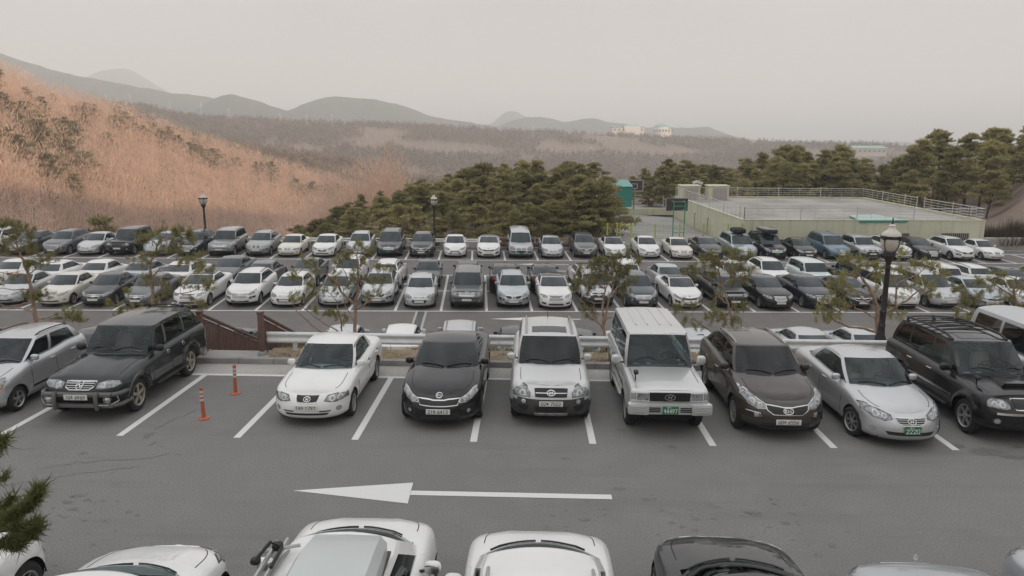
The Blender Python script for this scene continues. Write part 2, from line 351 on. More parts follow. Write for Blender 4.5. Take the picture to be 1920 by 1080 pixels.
streaks(M['asphalt'],.16,1.5,(.15,.145,.14)); streaks(M['asphalt_low'],.12,1.3,(.125,.115,.11))   # worn wheel tracks along the lanes
def sheet(name,F,x0,x1,y0,y1,z,m,parent=None):
    b=MB(); nx=max(1,int((x1-x0)/4)); ny=max(1,int((y1-y0)/4))
    b.grid([[(x0+(x1-x0)*i/nx,y0+(y1-y0)*j/ny,z) for i in range(nx+1)] for j in range(ny+1)])
    o=b.build(name,m,weld=False,smooth=False); o.matrix_world=F; return tag(o,kind='structure')
sheet('parking_terrace',NEAR,-40,40,-22,4.30,0,M['asphalt'])
sheet('gutter',NEAR,-40,40,4.30,5.22,.004,M['gutter'])
sheet('lower_parking_lot',LOW,-47,47,-11.2,20.9,0,M['asphalt_low'])
def kerb(name,F,x0,x1,y0,y1,h,m):
    b=MB(); n=int((x1-x0)/1.0)
    for i in range(n):
        a=x0+(x1-x0)*i/n; c=x0+(x1-x0)*(i+1)/n; b.box(((a+c)/2,(y0+y1)/2,h/2-.1),(c-a-.008,y1-y0,h+.2),0,bev=.015)
    o=b.build(name,m,weld=False); o.matrix_world=F; return tag(o,kind='structure')
kerb('kerb',NEAR,-40,40,5.22,5.42,.16,M['kerb']); kerb('kerb',LOW,-47,47,20.6,20.8,.14,M['kerb']); kerb('kerb',LOW,-47,47,-11.1,-10.9,.14,M['kerb'])
mk=MB()
for i in range(-14,15): mk.box((2.5*i,2.08,.004),(.145,4.15,.006))
mk.box((0,4.225,.004),(80,.13,.0065))
o=mk.build('bay_markings',M['paint'],weld=False,smooth=False); o.matrix_world=NEAR; tag(o,kind='structure')
def arrow(name,F,x0,xh,x1,y,hw,lw,sk=0):
    b=MB(); b.face([(x0,y,.006),(xh,y-hw,.006),(xh-sk,y+hw,.006)]); b.face([(xh-.01,y-lw,.006),(x1,y-lw-.02,.006),(x1,y+lw-.02,.006),(xh-.01,y+lw,.006)])
    o=b.build(name,M['paint'],weld=False,smooth=False); o.matrix_world=F; return tag(o,kind='structure')
arrow('arrow_marking',NEAR,-3.07,-.94,2.63,-2.33,.40,.085,.03)
arrow('arrow_marking',LOW,.14,2.2,4.95,-1.6,.33,.07)
arrow('arrow_marking',LOW,2.3,3.6,6.2,13.9,.30,.07)
mk=MB()
mk.box((0,0,.004),(94,.13,.0062)); mk.box((0,4.97,.004),(94,.13,.0062)); mk.box((0,9.78,.004),(94,.13,.0062)); mk.box((0,15.44,.004),(94,.13,.0062)); mk.box((0,19.6,.004),(94,.12,.0062)); mk.box((0,-5.6,.004),(94,.13,.0062))
for i in range(-18,19):
    mk.box((2.5*i,4.9,.003),(.15,9.7,.006)); mk.box((-.93+2.5*i,17.5,.003),(.15,4.1,.006)); mk.box((2.5*i,-8.2,.003),(.15,5.1,.006))
mk.box((5.0,11.4,.004),(1.4,.12,.0062))
o=mk.build('bay_markings',M['paint'],weld=False,smooth=False); o.matrix_world=LOW; tag(o,kind='structure')
M['drain']=mat('drain_grate',(.24,.25,.245),.6,.3,noise=[(60,(.06,.06,.06),.5,.55)])
def drain(x,y0,y1,label):
    r=empty('drain_grate'); r.matrix_world=LOW@Matrix.Translation((x,(y0+y1)/2,0)); L=y1-y0
    b=MB(); n=int(L/.06)
    for k in range(n): b.box((0,-L/2+(k+.5)*L/n,.010),(.34,.03,.012))
    b.box((0,0,.003),(.36,L,.004)); b.build('grate',M['drain'],r,weld=False,smooth=False)
    b=MB()
    for s in (-1,1): b.box((s*.25,0,.008),(.12,L,.014))
    b.build('grate_frame',M['gutter'],r,weld=False,smooth=False)
    tag(r,label,'drain')
drain(-3.55,-8.6,-.1,'long steel drain grate with pale edges crossing the lower lane'); drain(-4.6,15.6,20.4,'narrow drain grate between the bays of the far row of cars')
M['oil']=mat('oil_stain',(.125,.12,.116),.7,noise=[(9,(.165,.16,.155),.45,.65)])
def stain(F,x,y,rx,ry,seed):
    r=random.Random(seed); b=MB(); n=26; k=[.55+.6*r.random() for _ in range(n)]
    k=[(k[i-1]+k[i]+k[(i+1)%n])/3 for i in range(n)]
    b.face([(x+rx*k[i]*math.cos(2*PI*i/n),y+ry*k[i]*math.sin(2*PI*i/n),.0035) for i in range(n)]); return b
b=MB()
rs=random.Random(5)
for (x,y,rx,ry) in [(10.6,-.10,.42,.24),(10.15,.25,.20,.12),(11.0,-.30,.30,.13),(-6.9,.05,.10,.22),(-6.6,-.35,.06,.14),(1.9,-.75,.10,.05)]:
    m=stain(NEAR,x,y,rx,ry,int(x*7+y*100)); 
    for f in m.f: b.face([m.v[i] for i in f])
for _ in range(230):
    x=rs.uniform(-13,13); y=rs.uniform(-7,3.5); s=rs.choice([.02,.02,.03,.03,.04,.07])
    if rs.random()<.45: x=rs.choice([-6.5,1.8,3.6,5.2])+rs.gauss(0,.6); y=rs.choice([-3.2,-2.6,-4.2])+rs.gauss(0,.35)
    m=stain(NEAR,x,y,s*rs.uniform(.8,2),s,_)
    for f in m.f: b.face([m.v[i] for i in f])
o=b.build('oil_stains',M['oil'],weld=False,smooth=False); o.matrix_world=NEAR; tag(o,kind='structure')

M['crack']=mat('crack_line',(.125,.12,.116),.8)
b=MB(); rc=random.Random(9)
for (x,y,a,L) in [(-9.6,-2.6,.35,3.6),(-8.2,-1.6,.30,2.6),(-6.7,2.0,2.2,1.1),(-10.6,-.9,.2,2.0),(-6.95,.4,1.35,1.4)]:
    px,py=x,y
    for k in range(int(L/.12)):
        a2=a+rc.gauss(0,.38); qx,qy=px+.12*math.cos(a2),py+.12*math.sin(a2); w=.004+.005*rc.random(); nx_,ny_=-math.sin(a2)*w,math.cos(a2)*w
        b.face([(px-nx_,py-ny_,.0045),(qx-nx_,qy-ny_,.0045),(qx+nx_,qy+ny_,.0045),(px+nx_,py+ny_,.0045)]); px,py=qx,qy
o=b.build('asphalt_cracks',M['crack'],weld=False,smooth=False); o.matrix_world=NEAR; tag(o,kind='structure')

# ---------------------------------------------------------------- bank between the lots: grass, paving, railings
M['grass']=mat('dry_grass',(.26,.215,.11),.95,noise=[(1.2,(.32,.27,.16),.4,.7),(.5,(.16,.16,.06),.5,.7),(20,(.17,.14,.075),.5,.75)])
M['soil']=mat('dry_soil',(.30,.23,.165),.95,noise=[(2.5,(.19,.15,.08),.42,.62),(18,(.36,.29,.22),.5,.75)],bump=(25,.5,.03))
b=MB(); rows=[]
for j in range(10):
    y=5.42+j*.13
    row=[]
    for i in range(160):
        x=-6.3+i*.29
        row.append((x,y,.10+.10*min(1,j/3)-.05*max(0,j-6)+.03*rnd.random()))
    rows.append(row)
b.grid(rows); o=b.build('grass_bank',M['soil'],weld=False); o.matrix_world=NEAR; tag(o,kind='structure')
def blades(name,F,n,xr,yr,zf,h,m,seed,keep=lambda x,y:True,w=.012):
    r=np.random.RandomState(seed); x=r.uniform(*xr,n*3); y=r.uniform(*yr,n*3)
    k=np.array([keep(a,c) for a,c in zip(x,y)]); x,y=x[k][:n],y[k][:n]; n=len(x)
    z=zf(x,y); a=r.uniform(0,2*PI,n); l=r.uniform(.4,1,n)*h; tx,ty=r.normal(0,.4,(2,n))*l
    v=np.stack([np.stack([x-np.cos(a)*w,y-np.sin(a)*w,z],1),np.stack([x+np.cos(a)*w,y+np.sin(a)*w,z],1),np.stack([x+tx,y+ty,z+l],1)],1).reshape(-1,3)
    o=np_obj(name,v,np.arange(3*n).reshape(-1,3),m); o.matrix_world=F; return tag(o,kind='stuff')
_dens=lambda x,y: (math.sin(x*1.3+2)+math.sin(x*2.9+y*3)+math.sin(x*.7-1))*.33+(.25 if y>5.75 else -.45)>-.45+.5*rnd.random()
blades('dry_grass',NEAR,26000,(-6.2,40),(5.46,6.6),lambda x,y:.12+0*x,.16,M['grass'],3,_dens,.011)
# stair landing
b=MB(); b.box((-7.3,5.75,.075),(1.9,.66,.15),0,bev=.01); b.box((-6.35,5.75,.08),(.28,.70,.17),0,bev=.01); b.box((-8.28,5.75,.08),(.28,.70,.17),0,bev=.01)
n=20
for k in range(n): b.box((-7.3,6.1+.34*(k+.5),-.15*k-.22),(1.7,.36,.3),0,bev=.008)
o=b.build('concrete_stairs',M['concrete'],weld=False); o.matrix_world=NEAR; tag(o,'grey concrete stairs going down between the brown railings to the lower lot','stairs')
M['wood']=mat('brown_railing',(.120,.068,.052),.6,noise=[(5,(.15,.09,.07),.4,.7)])
M['steel']=mat('steel_bracket',(.42,.42,.41),.5,.5)
def stair_rail(x,label,plen):
    r=empty('stair_railing'); r.matrix_world=NEAR@Matrix.Translation((x,5.60,.16)); sl=.44
    b=MB(); b.box((0,0,.62),(.14,.14,1.24),0,bev=.01); b.box((0,0,1.25),(.18,.18,.05),0,bev=.015); b.build('newel_post',M['wood'],r,weld=False)
    b=MB(); b.box((0,0,.06),(.2,.2,.12),0,bev=.01); b.build('post_bracket',M['steel'],r,weld=False)
    b=MB(); b.tube([(0,.05,1.17),(0,plen,1.17-sl*plen)],.05,0,6); b.build('handrail',M['wood'],r,weld=False)
    b=MB(); b.tube([(0,.05,1.04),(0,plen,1.04-sl*plen)],.025,0,4); b.tube([(0,.05,.14),(0,plen,.14-sl*plen)],.045,0,4); b.build('bottom_rail',M['wood'],r,weld=False)
    k=0; y=.16
    while y<plen:
        k+=1; thick=.035 if k%11==0 else .016
        if k%11==0:
            b=MB(); b.box((0,y,.58-sl*y),(.06,.07,1.06)); b.build('post',M['wood'],r,weld=False,smooth=False)
        else:
            b=MB(); b.box((0,y,.60-sl*y),(.03,.032,.96)); b.build('baluster',M['wood'],r,weld=False,smooth=False)
        y+=.105
    return tag(r,label,'railing',None)
stair_rail(-8.18,'brown slatted stair railing beside the dark green SUV, the nearer to it of two',7.)
stair_rail(-6.44,'brown slatted stair railing starting at the left end of the steel guard rail',7.)
def guard_rail(F,x0,x1,y,ztop,label,sp=2.0,zg=0,end=True):
    r=empty('guard_rail'); r.matrix_world=F@Matrix.Translation((x0,y,0)); L=x1-x0
    pr=[(.0,.165),(-.045,.13),(-.055,.10),(-.045,.07),(0,.03),(.012,0),(0,-.03),(-.045,-.07),(-.055,-.10),(-.045,-.13),(0,-.165)]
    b=MB(); n=max(2,int(L/2)); rows=[]
    for k in range(n+1):
        x=L*k/n; rows.append([(x,p[0],ztop-.165+p[1]) for p in pr])
    if end:
        c=[[(.0-.10*math.sin(t),p[0]*(1-.5*t)+.05*t*t,ztop-.165+p[1]*(1-.06*t)) for p in pr] for t in (1.2,.8,.4)]; rows=c+rows
    b.grid(rows); b.build('rail_beam',M['galv'],r,weld=False,ang=60)
    x=.7
    while x<L:
        b=MB(); b.lathe([(.0,ztop-.10),(.065,ztop-.10),(.065,zg-.6)],0,12,c=(x,.13,0)); b.box((x,.05,ztop-.165),(.10,.07,.2)); b.build('post',M['galv'],r,weld=False)
        b=MB()
        for dx in (-.1,.1):
            for dz in (-.24,-.09): b.ell((x+dx,-.058,ztop+dz),(.014,.010,.014),0,seg=6,rings=4)
        b.build('bolts',M['steel'],r,weld=False); x+=sp
    return tag(r,label,'guard rail')
guard_rail(NEAR,-6.3,34,5.80,.80,'steel guard rail along the grass strip behind the nearest parked cars')
guard_rail(LOW,-26,-.2,21.3,.72,'pale steel guard rail behind the far row of cars, before the wooded drop',zg=0)
# bollards
M['orange']=mat('orange_plastic',(.42,.10,.045),.5,noise=[(8,(.36,.09,.045),.45,.7)]); M['reflect']=mat('reflective_tape',(.52,.50,.49),.4)
def bollard(x,y,label,tilt):
    r=empty('traffic_post'); r.matrix_world=NEAR@Matrix.Translation((x,y,0))@Matrix.Rotation(tilt,4,'Y')
    b=MB(); b.lathe([(.001,.0),(.13,.0),(.135,.012),(.10,.03),(.05,.045)],0,18); b.lathe([(.05,.045),(.042,.08),(.040,.70),(.034,.735),(.001,.745)],0,16); b.build('post_body',M['orange'],r,weld=False)
    b=MB()
    for z in (.45,.545,.635): b.lathe([(.0405,z-.028),(.0425,z-.026),(.0425,z+.026),(.0405,z+.028)],0,16)
    b.build('reflective_bands',M['reflect'],r,weld=False)
    b=MB()
    for k in range(3): b.ell((.09*math.cos(k*2.1+.4),.09*math.sin(k*2.1+.4),.03),(.014,.014,.012),0,seg=8,rings=4)
    b.build('anchor_bolts',M['steel'],r,weld=False)
    tag(r,label,'bollard','orange posts in the empty bay')
bollard(-6.16,1.06,'orange post with white bands, the nearer of two in the empty bay',-.02); bollard(-6.11,2.76,'orange post with white bands near the kerb, farther of two in the empty bay',.015)
# street lamps
M['lamp_iron']=mat('black_lamp_iron',(.022,.021,.023),.5,noise=[(12,(.035,.032,.033),.45,.7)]); M['lamp_globe']=mat('frosted_globe',(.62,.58,.52),.35,coat=.3,noise=[(5,(.52,.48,.42),.4,.7)])
def street_lamp(p,h,label):
    r=empty('street_lamp',p); k=h/4.2
    b=MB(); b.lathe([(.001,0),(.22,0),(.22,.10),(.17,.16),(.17,.50),(.19,.55),(.14,.62),(.11,.90),(.13,.95),(.10,1.02),(.14,1.15),(.15,1.25),(.10,1.40),(.085,1.60),(.10,1.64),(.08,1.70),(.08,2.0),(.095,2.03),(.075,2.08),(.06,3.2),(.075,3.23),(.06,3.27),(.065,3.34),(.11,3.44),(.15,3.52),(.16,3.55),(.15,3.58),(.16,3.62),(.14,3.66),(.001,3.67)],0,20); b.build('lamp_post',M['lamp_iron'],r,weld=False)
    b=MB(); b.lathe([(.13,3.66),(.19,3.72),(.235,3.84),(.25,3.96),(.245,4.04)],0,24); b.build('lamp_globe',M['lamp_globe'],r,weld=False)
    b=MB(); b.lathe([(.245,4.04),(.24,4.10),(.19,4.17),(.12,4.22),(.085,4.27),(.075,4.31),(.09,4.33),(.05,4.37),(.001,4.38)],0,24); b.build('lamp_cap',M['lamp_globe'],r,weld=False)
    b=MB(); b.lathe([(.252,3.99),(.26,3.99),(.26,4.07),(.252,4.07)],0,24)
    for t in range(4):
        a=t*PI/2+.5; b.tube([(d*math.cos(a),d*math.sin(a),z) for d,z in ((.15,3.64),(.20,3.72),(.245,3.84),(.262,3.97))],.012,0,5); b.box((.258*math.cos(a),.258*math.sin(a),4.02),(.06,.07,.11),0,rz=a)
    b.build('lamp_cage',M['lamp_iron'],r,weld=False)
    b=MB(); b.lathe([(.02,4.38),(.03,4.42),(.012,4.45),(.02,4.50),(.001,4.56)],0,10); b.build('finial',M['lamp_iron'],r,weld=False)
    r.scale=(k,k,k); return tag(r,label,'street lamp','black lamp posts with frosted lanterns')
def lamp_at(u,vtop,Y,label):
    t=at(u,vtop,Y); z0=ground_z(t.x,t.y)-.02; street_lamp((t.x,t.y,z0),(t.z-z0)*4.2/4.56,label)
lamp_at(1675,407,23.,'large black lamp post with frosted lantern behind the black SUV with a roof rack')
lamp_at(379,357,61.5,'small black lamp post at the far left before the reddish hillside')
lamp_at(813,360,61.8,'small black lamp post before the pine grove, behind the far row')
# ---------------------------------------------------------------- roof-deck building, court and its fittings
M['green_wall']=mat('pale_green_render',(.60,.595,.45),.85,noise=[(.5,(.54,.535,.40),.4,.7),(6,(.63,.62,.48),.5,.75)])
M['roof_deck']=mat('roof_screed',(.40,.375,.35),.9,noise=[(.25,(.25,.235,.215),.4,.65),(2,(.37,.345,.32),.5,.75)])
M['court']=mat('court_concrete',(.36,.345,.33),.9,noise=[(.2,(.23,.22,.21),.4,.65),(1.5,(.34,.325,.31),.5,.75)])
M['rail_steel']=mat('stainless_rail',(.56,.54,.52),.4,.3)
M['shutter']=mat('roller_shutter',(.36,.31,.29),.6,noise=[(3,(.30,.26,.25),.4,.7)])
M['teal']=mat('teal_metal',(.04,.27,.22),.6); M['teal_lt']=mat('teal_roof',(.20,.40,.35),.6); M['lime']=mat('lime_post',(.42,.46,.13),.6); M['green_pole']=mat('green_pole',(.06,.26,.17),.5)
M['board']=mat('backboard',(.055,.045,.045),.5); M['trim_white']=mat('white_painted_metal',(.62,.62,.60),.6); M['mat_pale']=mat('pale_mat',(.40,.52,.48),.8)
M['far_wall']=mat('faded_wall',(.30,.30,.28),.9)
streaks(M['green_wall'],2.2,2.2,(.36,.345,.245),.10,.6); streaks(M['roof_deck'],.18,.5,(.27,.25,.235),1,.7)
ZR=-.95
A=at_z(1395,416,ZR); B_=at_z(1845,417,ZR); C_=at_z(1267,370,ZR); D_=at_z(1617,373,ZR)
E_=D_+(B_-D_)*.40
bl=empty('roof_deck_building',(A.x,A.y,-3.9)); o0=bl.location.copy()
def W(p,z=None): return Vector((p.x,p.y,p.z if z is None else z))-o0
def wall(b,p,q,z0,z1,t=.25,mi=0):
    d=(q-p); d.z=0; L=d.length; c=(p+q)/2-o0; b.box((c.x,c.y,(z0+z1)/2-o0.z),(L,t,z1-z0),mi,rz=math.atan2(d.y,d.x))
b=MB(); 
for p,q in ((A,B_),(B_,D_),(D_,C_),(C_,A)): wall(b,p,q,-5.2,ZR+.16,.26)
b.build('wall',M['green_wall'],bl,weld=False,smooth=False)
b=MB(); b.face([W(A,ZR),W(B_,ZR),W(D_,ZR),W(C_,ZR)]); b.build('roof',M['roof_deck'],bl,weld=False,smooth=False)
b=MB()
for p,q in ((A,B_),(B_,D_),(D_,C_),(C_,A)): wall(b,p,q,ZR+.162,ZR+.20,.34)
b.build('coping',M['green_wall'],bl,weld=False,smooth=False)
def deck_rail(p,q,n,z0=ZR+.2,h=.95,par=None,label=None,bars=4):
    r=par; b=MB(); pb=MB()
    P=p-o0; Q=q-o0; z=z0-o0.z
    b.tube([(P.x,P.y,z+h),(Q.x,Q.y,z+h)],.032,0,6)
    for k in range(1,bars): b.tube([(P.x,P.y,z+h*k/bars),(Q.x,Q.y,z+h*k/bars)],.017,0,5)
    d=Q-P; m=int(d.length/1.15)
    for k in range(m+1):
        c=P+d*k/m; big=k%4==0 or k==m
        b.tube([(c.x,c.y,z),(c.x,c.y,z+h+(.09 if big else 0))],.04 if big else .014,0,6)
        if big: b.ell((c.x,c.y,z+h+.11),(.05,.05,.05),0,seg=8,rings=5)
    return b.build('railing',M['rail_steel'],r,weld=False)
for p,q in ((A,B_),(C_,A),(D_,C_),(D_,D_+(B_-D_)*.52),(D_+(B_-D_)*.58,B_)): deck_rail(p,q,0,par=bl)
# louvred openings in the front wall
def on_front(u0,u1,v0,v1,name,m,bars=0):
    d=(B_-A); d.z=0; nrm=Vector((d.y,-d.x,0)).normalized()
    def hit(u,v):
        r=ray(u,v); o=Vector((0,0,CAMZ)); t=(A-o).dot(nrm)/r.dot(nrm); return o+r*t
    p=hit(u0,v0); q=hit(u1,v1); L=math.hypot(q.x-p.x,q.y-p.y); c=(p+q)/2+nrm*.14
    b=MB(); b.box(c-o0,(L,.06,abs(p.z-q.z)),0,rz=math.atan2(d.y,d.x)); o=b.build(name,m,bl,weld=False,smooth=False)
    b=MB()
    for k in range(bars):
        cc=p+(q-p)*((k+.5)/bars); b.box((cc.x-o0.x+nrm.x*.19,cc.y-o0.y+nrm.y*.19,(p.z+q.z)/2-o0.z),(.05,.04,abs(p.z-q.z)),0,rz=math.atan2(d.y,d.x))
    if bars: b.build('window_bars',M['shutter'],o,weld=False,smooth=False)
on_front(1764,1813,437,455,'louvre_window',M['gap'],14); on_front(1690,1702,437,452,'louvre_window',M['gap'],4)
tag(bl,'low pale green building with a flat railed roof deck behind the far row','building')
def vent(u,v0,v1):
    d=(B_-A); d.z=0; nrm=Vector((d.y,-d.x,0)).normalized(); r=ray(u,v0); o=Vector((0,0,CAMZ)); p=o+r*((A-o).dot(nrm)/r.dot(nrm))+nrm*.22; z1=p.z-(v1-v0)/FPX*62
    b=MB(); b.tube([(p.x,p.y,-3.8),(p.x,p.y,p.z-.1),(p.x+.03,p.y,p.z),(p.x+.14,p.y,p.z+.02),(p.x+.18,p.y,p.z-.1)],.055,0,8); b.build('vent_pipe',M['green_wall'],bl,weld=False)
vent(1463,425,470); vent(1571,425,470)
# side wall pipes seen on the court side
for f in (.62,.42):
    p=A+(C_-A)*f; d=(C_-A); nrm=Vector((-d.y,d.x,0)).normalized()
    if nrm.x>0: nrm=-nrm
    p=p+nrm*.2; b=MB(); b.tube([(p.x-o0.x,p.y-o0.y,.2),(p.x-o0.x,p.y-o0.y,2.1),(p.x-o0.x-.02,p.y-o0.y-.12,2.25),(p.x-o0.x-.02,p.y-o0.y-.3,2.1)],.05,0,8); b.build('drain_pipe',M['green_wall'],bl,weld=False)
def hut(u0,u1,v0,v1,label):
    p=at_z(u0,v1,ZR); q=at_z(u1,v1,ZR); h=p.y*(v1-v0)/FPX; w=q.x-p.x; r=empty('roof_hut',((p.x+q.x)/2,p.y+.9,ZR))
    b=MB(); b.box((0,.9-.9,h/2),(w,1.8,h)); b.box((0,0,h+.05),(w+.2,2.0,.14),0,bev=.03); b.build('wall',M['green_wall'],r,weld=False,smooth=False)
    b=MB(); b.box((.04*w,-.92,h*.46),(w*.72,.06,h*.80))
    o=b.build('shutter_door',M['shutter'],r,weld=False,smooth=False)
    b=MB()
    for k in range(9): b.box((.04*w,-.955,h*(.1+.085*k)),(w*.70,.012,.03))
    b.build('shutter_slats',M['rail_steel'],o,weld=False,smooth=False); tag(r,label,'hut')
hut(1277,1312,350,375,'pale green shuttered hut at the corner of the roof deck, left of two'); hut(1329,1366,350,376,'pale green shuttered hut on the roof deck, right of two')
def flood(u,v,label,fl):
    p=at_z(1300,372,ZR); t=at(u,v,p.y+2.); r=empty('flood_light',(t.x,t.y,ZR)); h=t.z-ZR
    b=MB(); b.tube([(0,0,0),(0,0,h)],.03,0,6); b.build('pole',M['rail_steel'],r,weld=False)
    b=MB(); b.box((fl*.18,0,h+.08),(.62,.28,.3),0,ry=.35*fl,bev=.04); b.build('lamp_head',M['trim_white'],r,weld=False); tag(r,label,'floodlight')
flood(1306,343,'small white floodlight above the left roof hut, tilted down to the right',-1); flood(1310,344,'square white floodlight on a pole just right of the tilted one',1)
# teal mat on the deck
ps=[at_z(u,v,ZR+.12) for u,v in ((1592,405),(1640,403),(1702,414.5),(1612,414.5))]
b=MB(); b.face([(p.x,p.y,ZR+.18) for p in ps][::-1]); 
o=b.build('roof_mat',[M['mat_pale'],M['teal']],weld=False,smooth=False)
b=MB(); b.face([(p.x,p.y,ZR+.18) for p in ps]); 
for i in range(4):
    p,q=ps[i],ps[(i+1)%4]; b.face([(p.x,p.y,ZR+.005),(q.x,q.y,ZR+.005),(q.x,q.y,ZR+.18),(p.x,p.y,ZR+.18)],1)
me=b.mesh('roof_mat',weld=False,smooth=False); me.materials.append(M['mat_pale']); me.materials.append(M['teal']); o.data=me
tag(o,'pale teal mat with dark green edges lying on the roof deck','mat')
# court
ZC=-3.35
cp=[at_z(1118,462,ZC),A+Vector((-.2,-1.5,0)),C_+Vector((-.3,0,0)),at_z(1135,397,ZC)]
b=MB(); b.face([(p.x,p.y,ZC) for p in cp]); o=b.build('sports_court',M['court'],weld=False,smooth=False); tag(o,kind='structure')
b=MB(); c=at_z(1232,432,ZC); pts=[(c.x+3.4*math.cos(t)*1.0,c.y+3.*math.sin(t)) for t in np.linspace(PI*.5,PI*1.5,16)]
for p,q in zip(pts[:-1],pts[1:]): 
    d=Vector((q[0]-p[0],q[1]-p[1])); n=Vector((-d.y,d.x)).normalized()*.06; b.face([(p[0]-n.x,p[1]-n.y,ZC+.006),(q[0]-n.x,q[1]-n.y,ZC+.006),(q[0]+n.x,q[1]+n.y,ZC+.006),(p[0]+n.x,p[1]+n.y,ZC+.006)])
p=at_z(1268,405,ZC); q=at_z(1294,419,ZC); d=Vector((q.x-p.x,q.y-p.y)); n=Vector((-d.y,d.x)).normalized()*.12
b.face([(p.x-n.x,p.y-n.y,ZC+.006),(q.x-n.x,q.y-n.y,ZC+.006),(q.x+n.x,q.y+n.y,ZC+.006),(p.x+n.x,p.y+n.y,ZC+.006)])
o=b.build('court_lines',M['paint'],weld=False,smooth=False); tag(o,kind='structure')
p=at_z(1130,403,ZC); q=at_z(1275,401,ZC)
b=MB(); cc=(p+q)/2; b.box((0,0,.35),(q.x-p.x,.4,.8)); o=b.build('low_wall',M['green_wall'],loc=(cc.x,cc.y,ZC),weld=False,smooth=False); tag(o,'low pale green step wall across the far end of the ball court','wall')
up=[p,q,at_z(1290,383,ZC+.7),at_z(1140,386,ZC+.7)]
b=MB(); b.face([(p_.x,p_.y+.1,ZC+.72) for p_ in up]); o=b.build('upper_court',M['court'],weld=False,smooth=False); tag(o,kind='structure')
r=empty('court_railing',(0,0,0)); o0=Vector((0,0,0))
z=ZC+.72; p1=at_z(1190,384,z); p2=at_z(1228,384,z); p3=at_z(1252,395,z)
deck_rail(p1,p2,0,z0=z,h=1.2,par=r); deck_rail(p2,p3,0,z0=z,h=1.2,par=r); tag(r,'pale steel railing round the upper court, left of the railed roof deck','railing')
# hoops
def hoop(u0,u1,v0,v1,Y,zb,label,back):
    p=at(u0,v0,Y); q=at(u1,v1,Y); w=q.x-p.x; h=p.z-q.z; r=empty('basketball_hoop',((p.x+q.x)/2,Y,zb)); zc=(p.z+q.z)/2-zb
    b=MB(); b.box((0,0,zc),(w,.06,h)); bo=b.build('backboard',M['board'],r,weld=False,smooth=False)
    s=-1 if not back else 1; b=MB()
    for z0,w2,h2 in ((zc,w,h),(zc-.05*h,w*.34,h*.42)):
        for dz in (-1,1): b.box((0,s*.037,z0+dz*h2/2),(w2,.012,.05))
        for dx in (-1,1): b.box((dx*w2/2,s*.037,z0),(.05,.012,h2+.05))
    b.build('board_lines',M['trim_white'],bo,weld=False,smooth=False)
    b=MB(); b.tube([(.23*math.cos(t*PI/8),s*.30+.23*math.sin(t*PI/8),zc-h*.38) for t in range(17)],.018,0,5,cap=False); b.tube([(0,0,zc-h*.38),(0,s*.08,zc-h*.38)],.03,0,5); b.build('rim',M['amber'],r,weld=False)
    b=MB()
    if not back: b.tube([(0,.12,0),(0,.12,zc)],.07,0,8)
    else:
        for x in (-.26,.26):
            x=x*w; b.tube([(x,-1.0,0),(x,-1.0,zc+.3*h)],.05,0,6); b.tube([(x,-1.0,zc+.3*h),(x,0,zc+.3*h)],.04,0,6); b.tube([(x,-1.0,zc-.4*h),(x,0,zc-.4*h)],.04,0,6)
        for z0 in (zc+.3*h,zc-.05*h,zc-.4*h,zc*.25): b.tube([(-.26*w,-1.0,z0),(.26*w,-1.0,z0)],.035,0,6)
        b.tube([(.4*w,-.5,zc-.4*h),(.4*w,-.5,zc+.35*h)],.03,0,5)
    b.build('support_frame' if back else 'pole',M['green_pole'],r,weld=False)
    tag(r,label,'hoop')
hoop(1174,1205,338,358,90.,ZC+.7,'basketball hoop facing the viewer, dark board with white frame on one green pole',False)
hoop(1250,1289,372,395,68.,ZC,'basketball hoop seen from behind on a green two-legged frame',True)
# teal shed
p=at(1156,388,87.); w=87*28/FPX; h=87*38/FPX; r=empty('teal_shed',(p.x+w/2,88,p.z))
b=MB(); b.box((0,0,h/2),(w,2.2,h))
for k in range(12): b.box((-w/2+(k+.5)*w/12,-1.12,h/2),(.06,.03,h))
b.build('wall',M['teal'],r,weld=False,smooth=False)
b=MB(); b.face([(-w/2-.1,-1.25,h),(w/2+.1,-1.25,h),(w/2-.4,0,h+.75),(-w/2+.4,0,h+.75)]); b.face([(w/2+.1,-1.25,h),(w/2+.1,1.25,h),(w/2-.4,0,h+.75)]); b.face([(-w/2-.1,1.25,h),(-w/2-.1,-1.25,h),(-w/2+.4,0,h+.75)]); b.face([(w/2+.1,1.25,h),(-w/2-.1,1.25,h),(-w/2+.4,0,h+.75),(w/2-.4,0,h+.75)])
b.build('roof',M['teal_lt'],r,weld=False,smooth=False); tag(r,'teal corrugated shed half hidden by pines beside the ball court','shed')
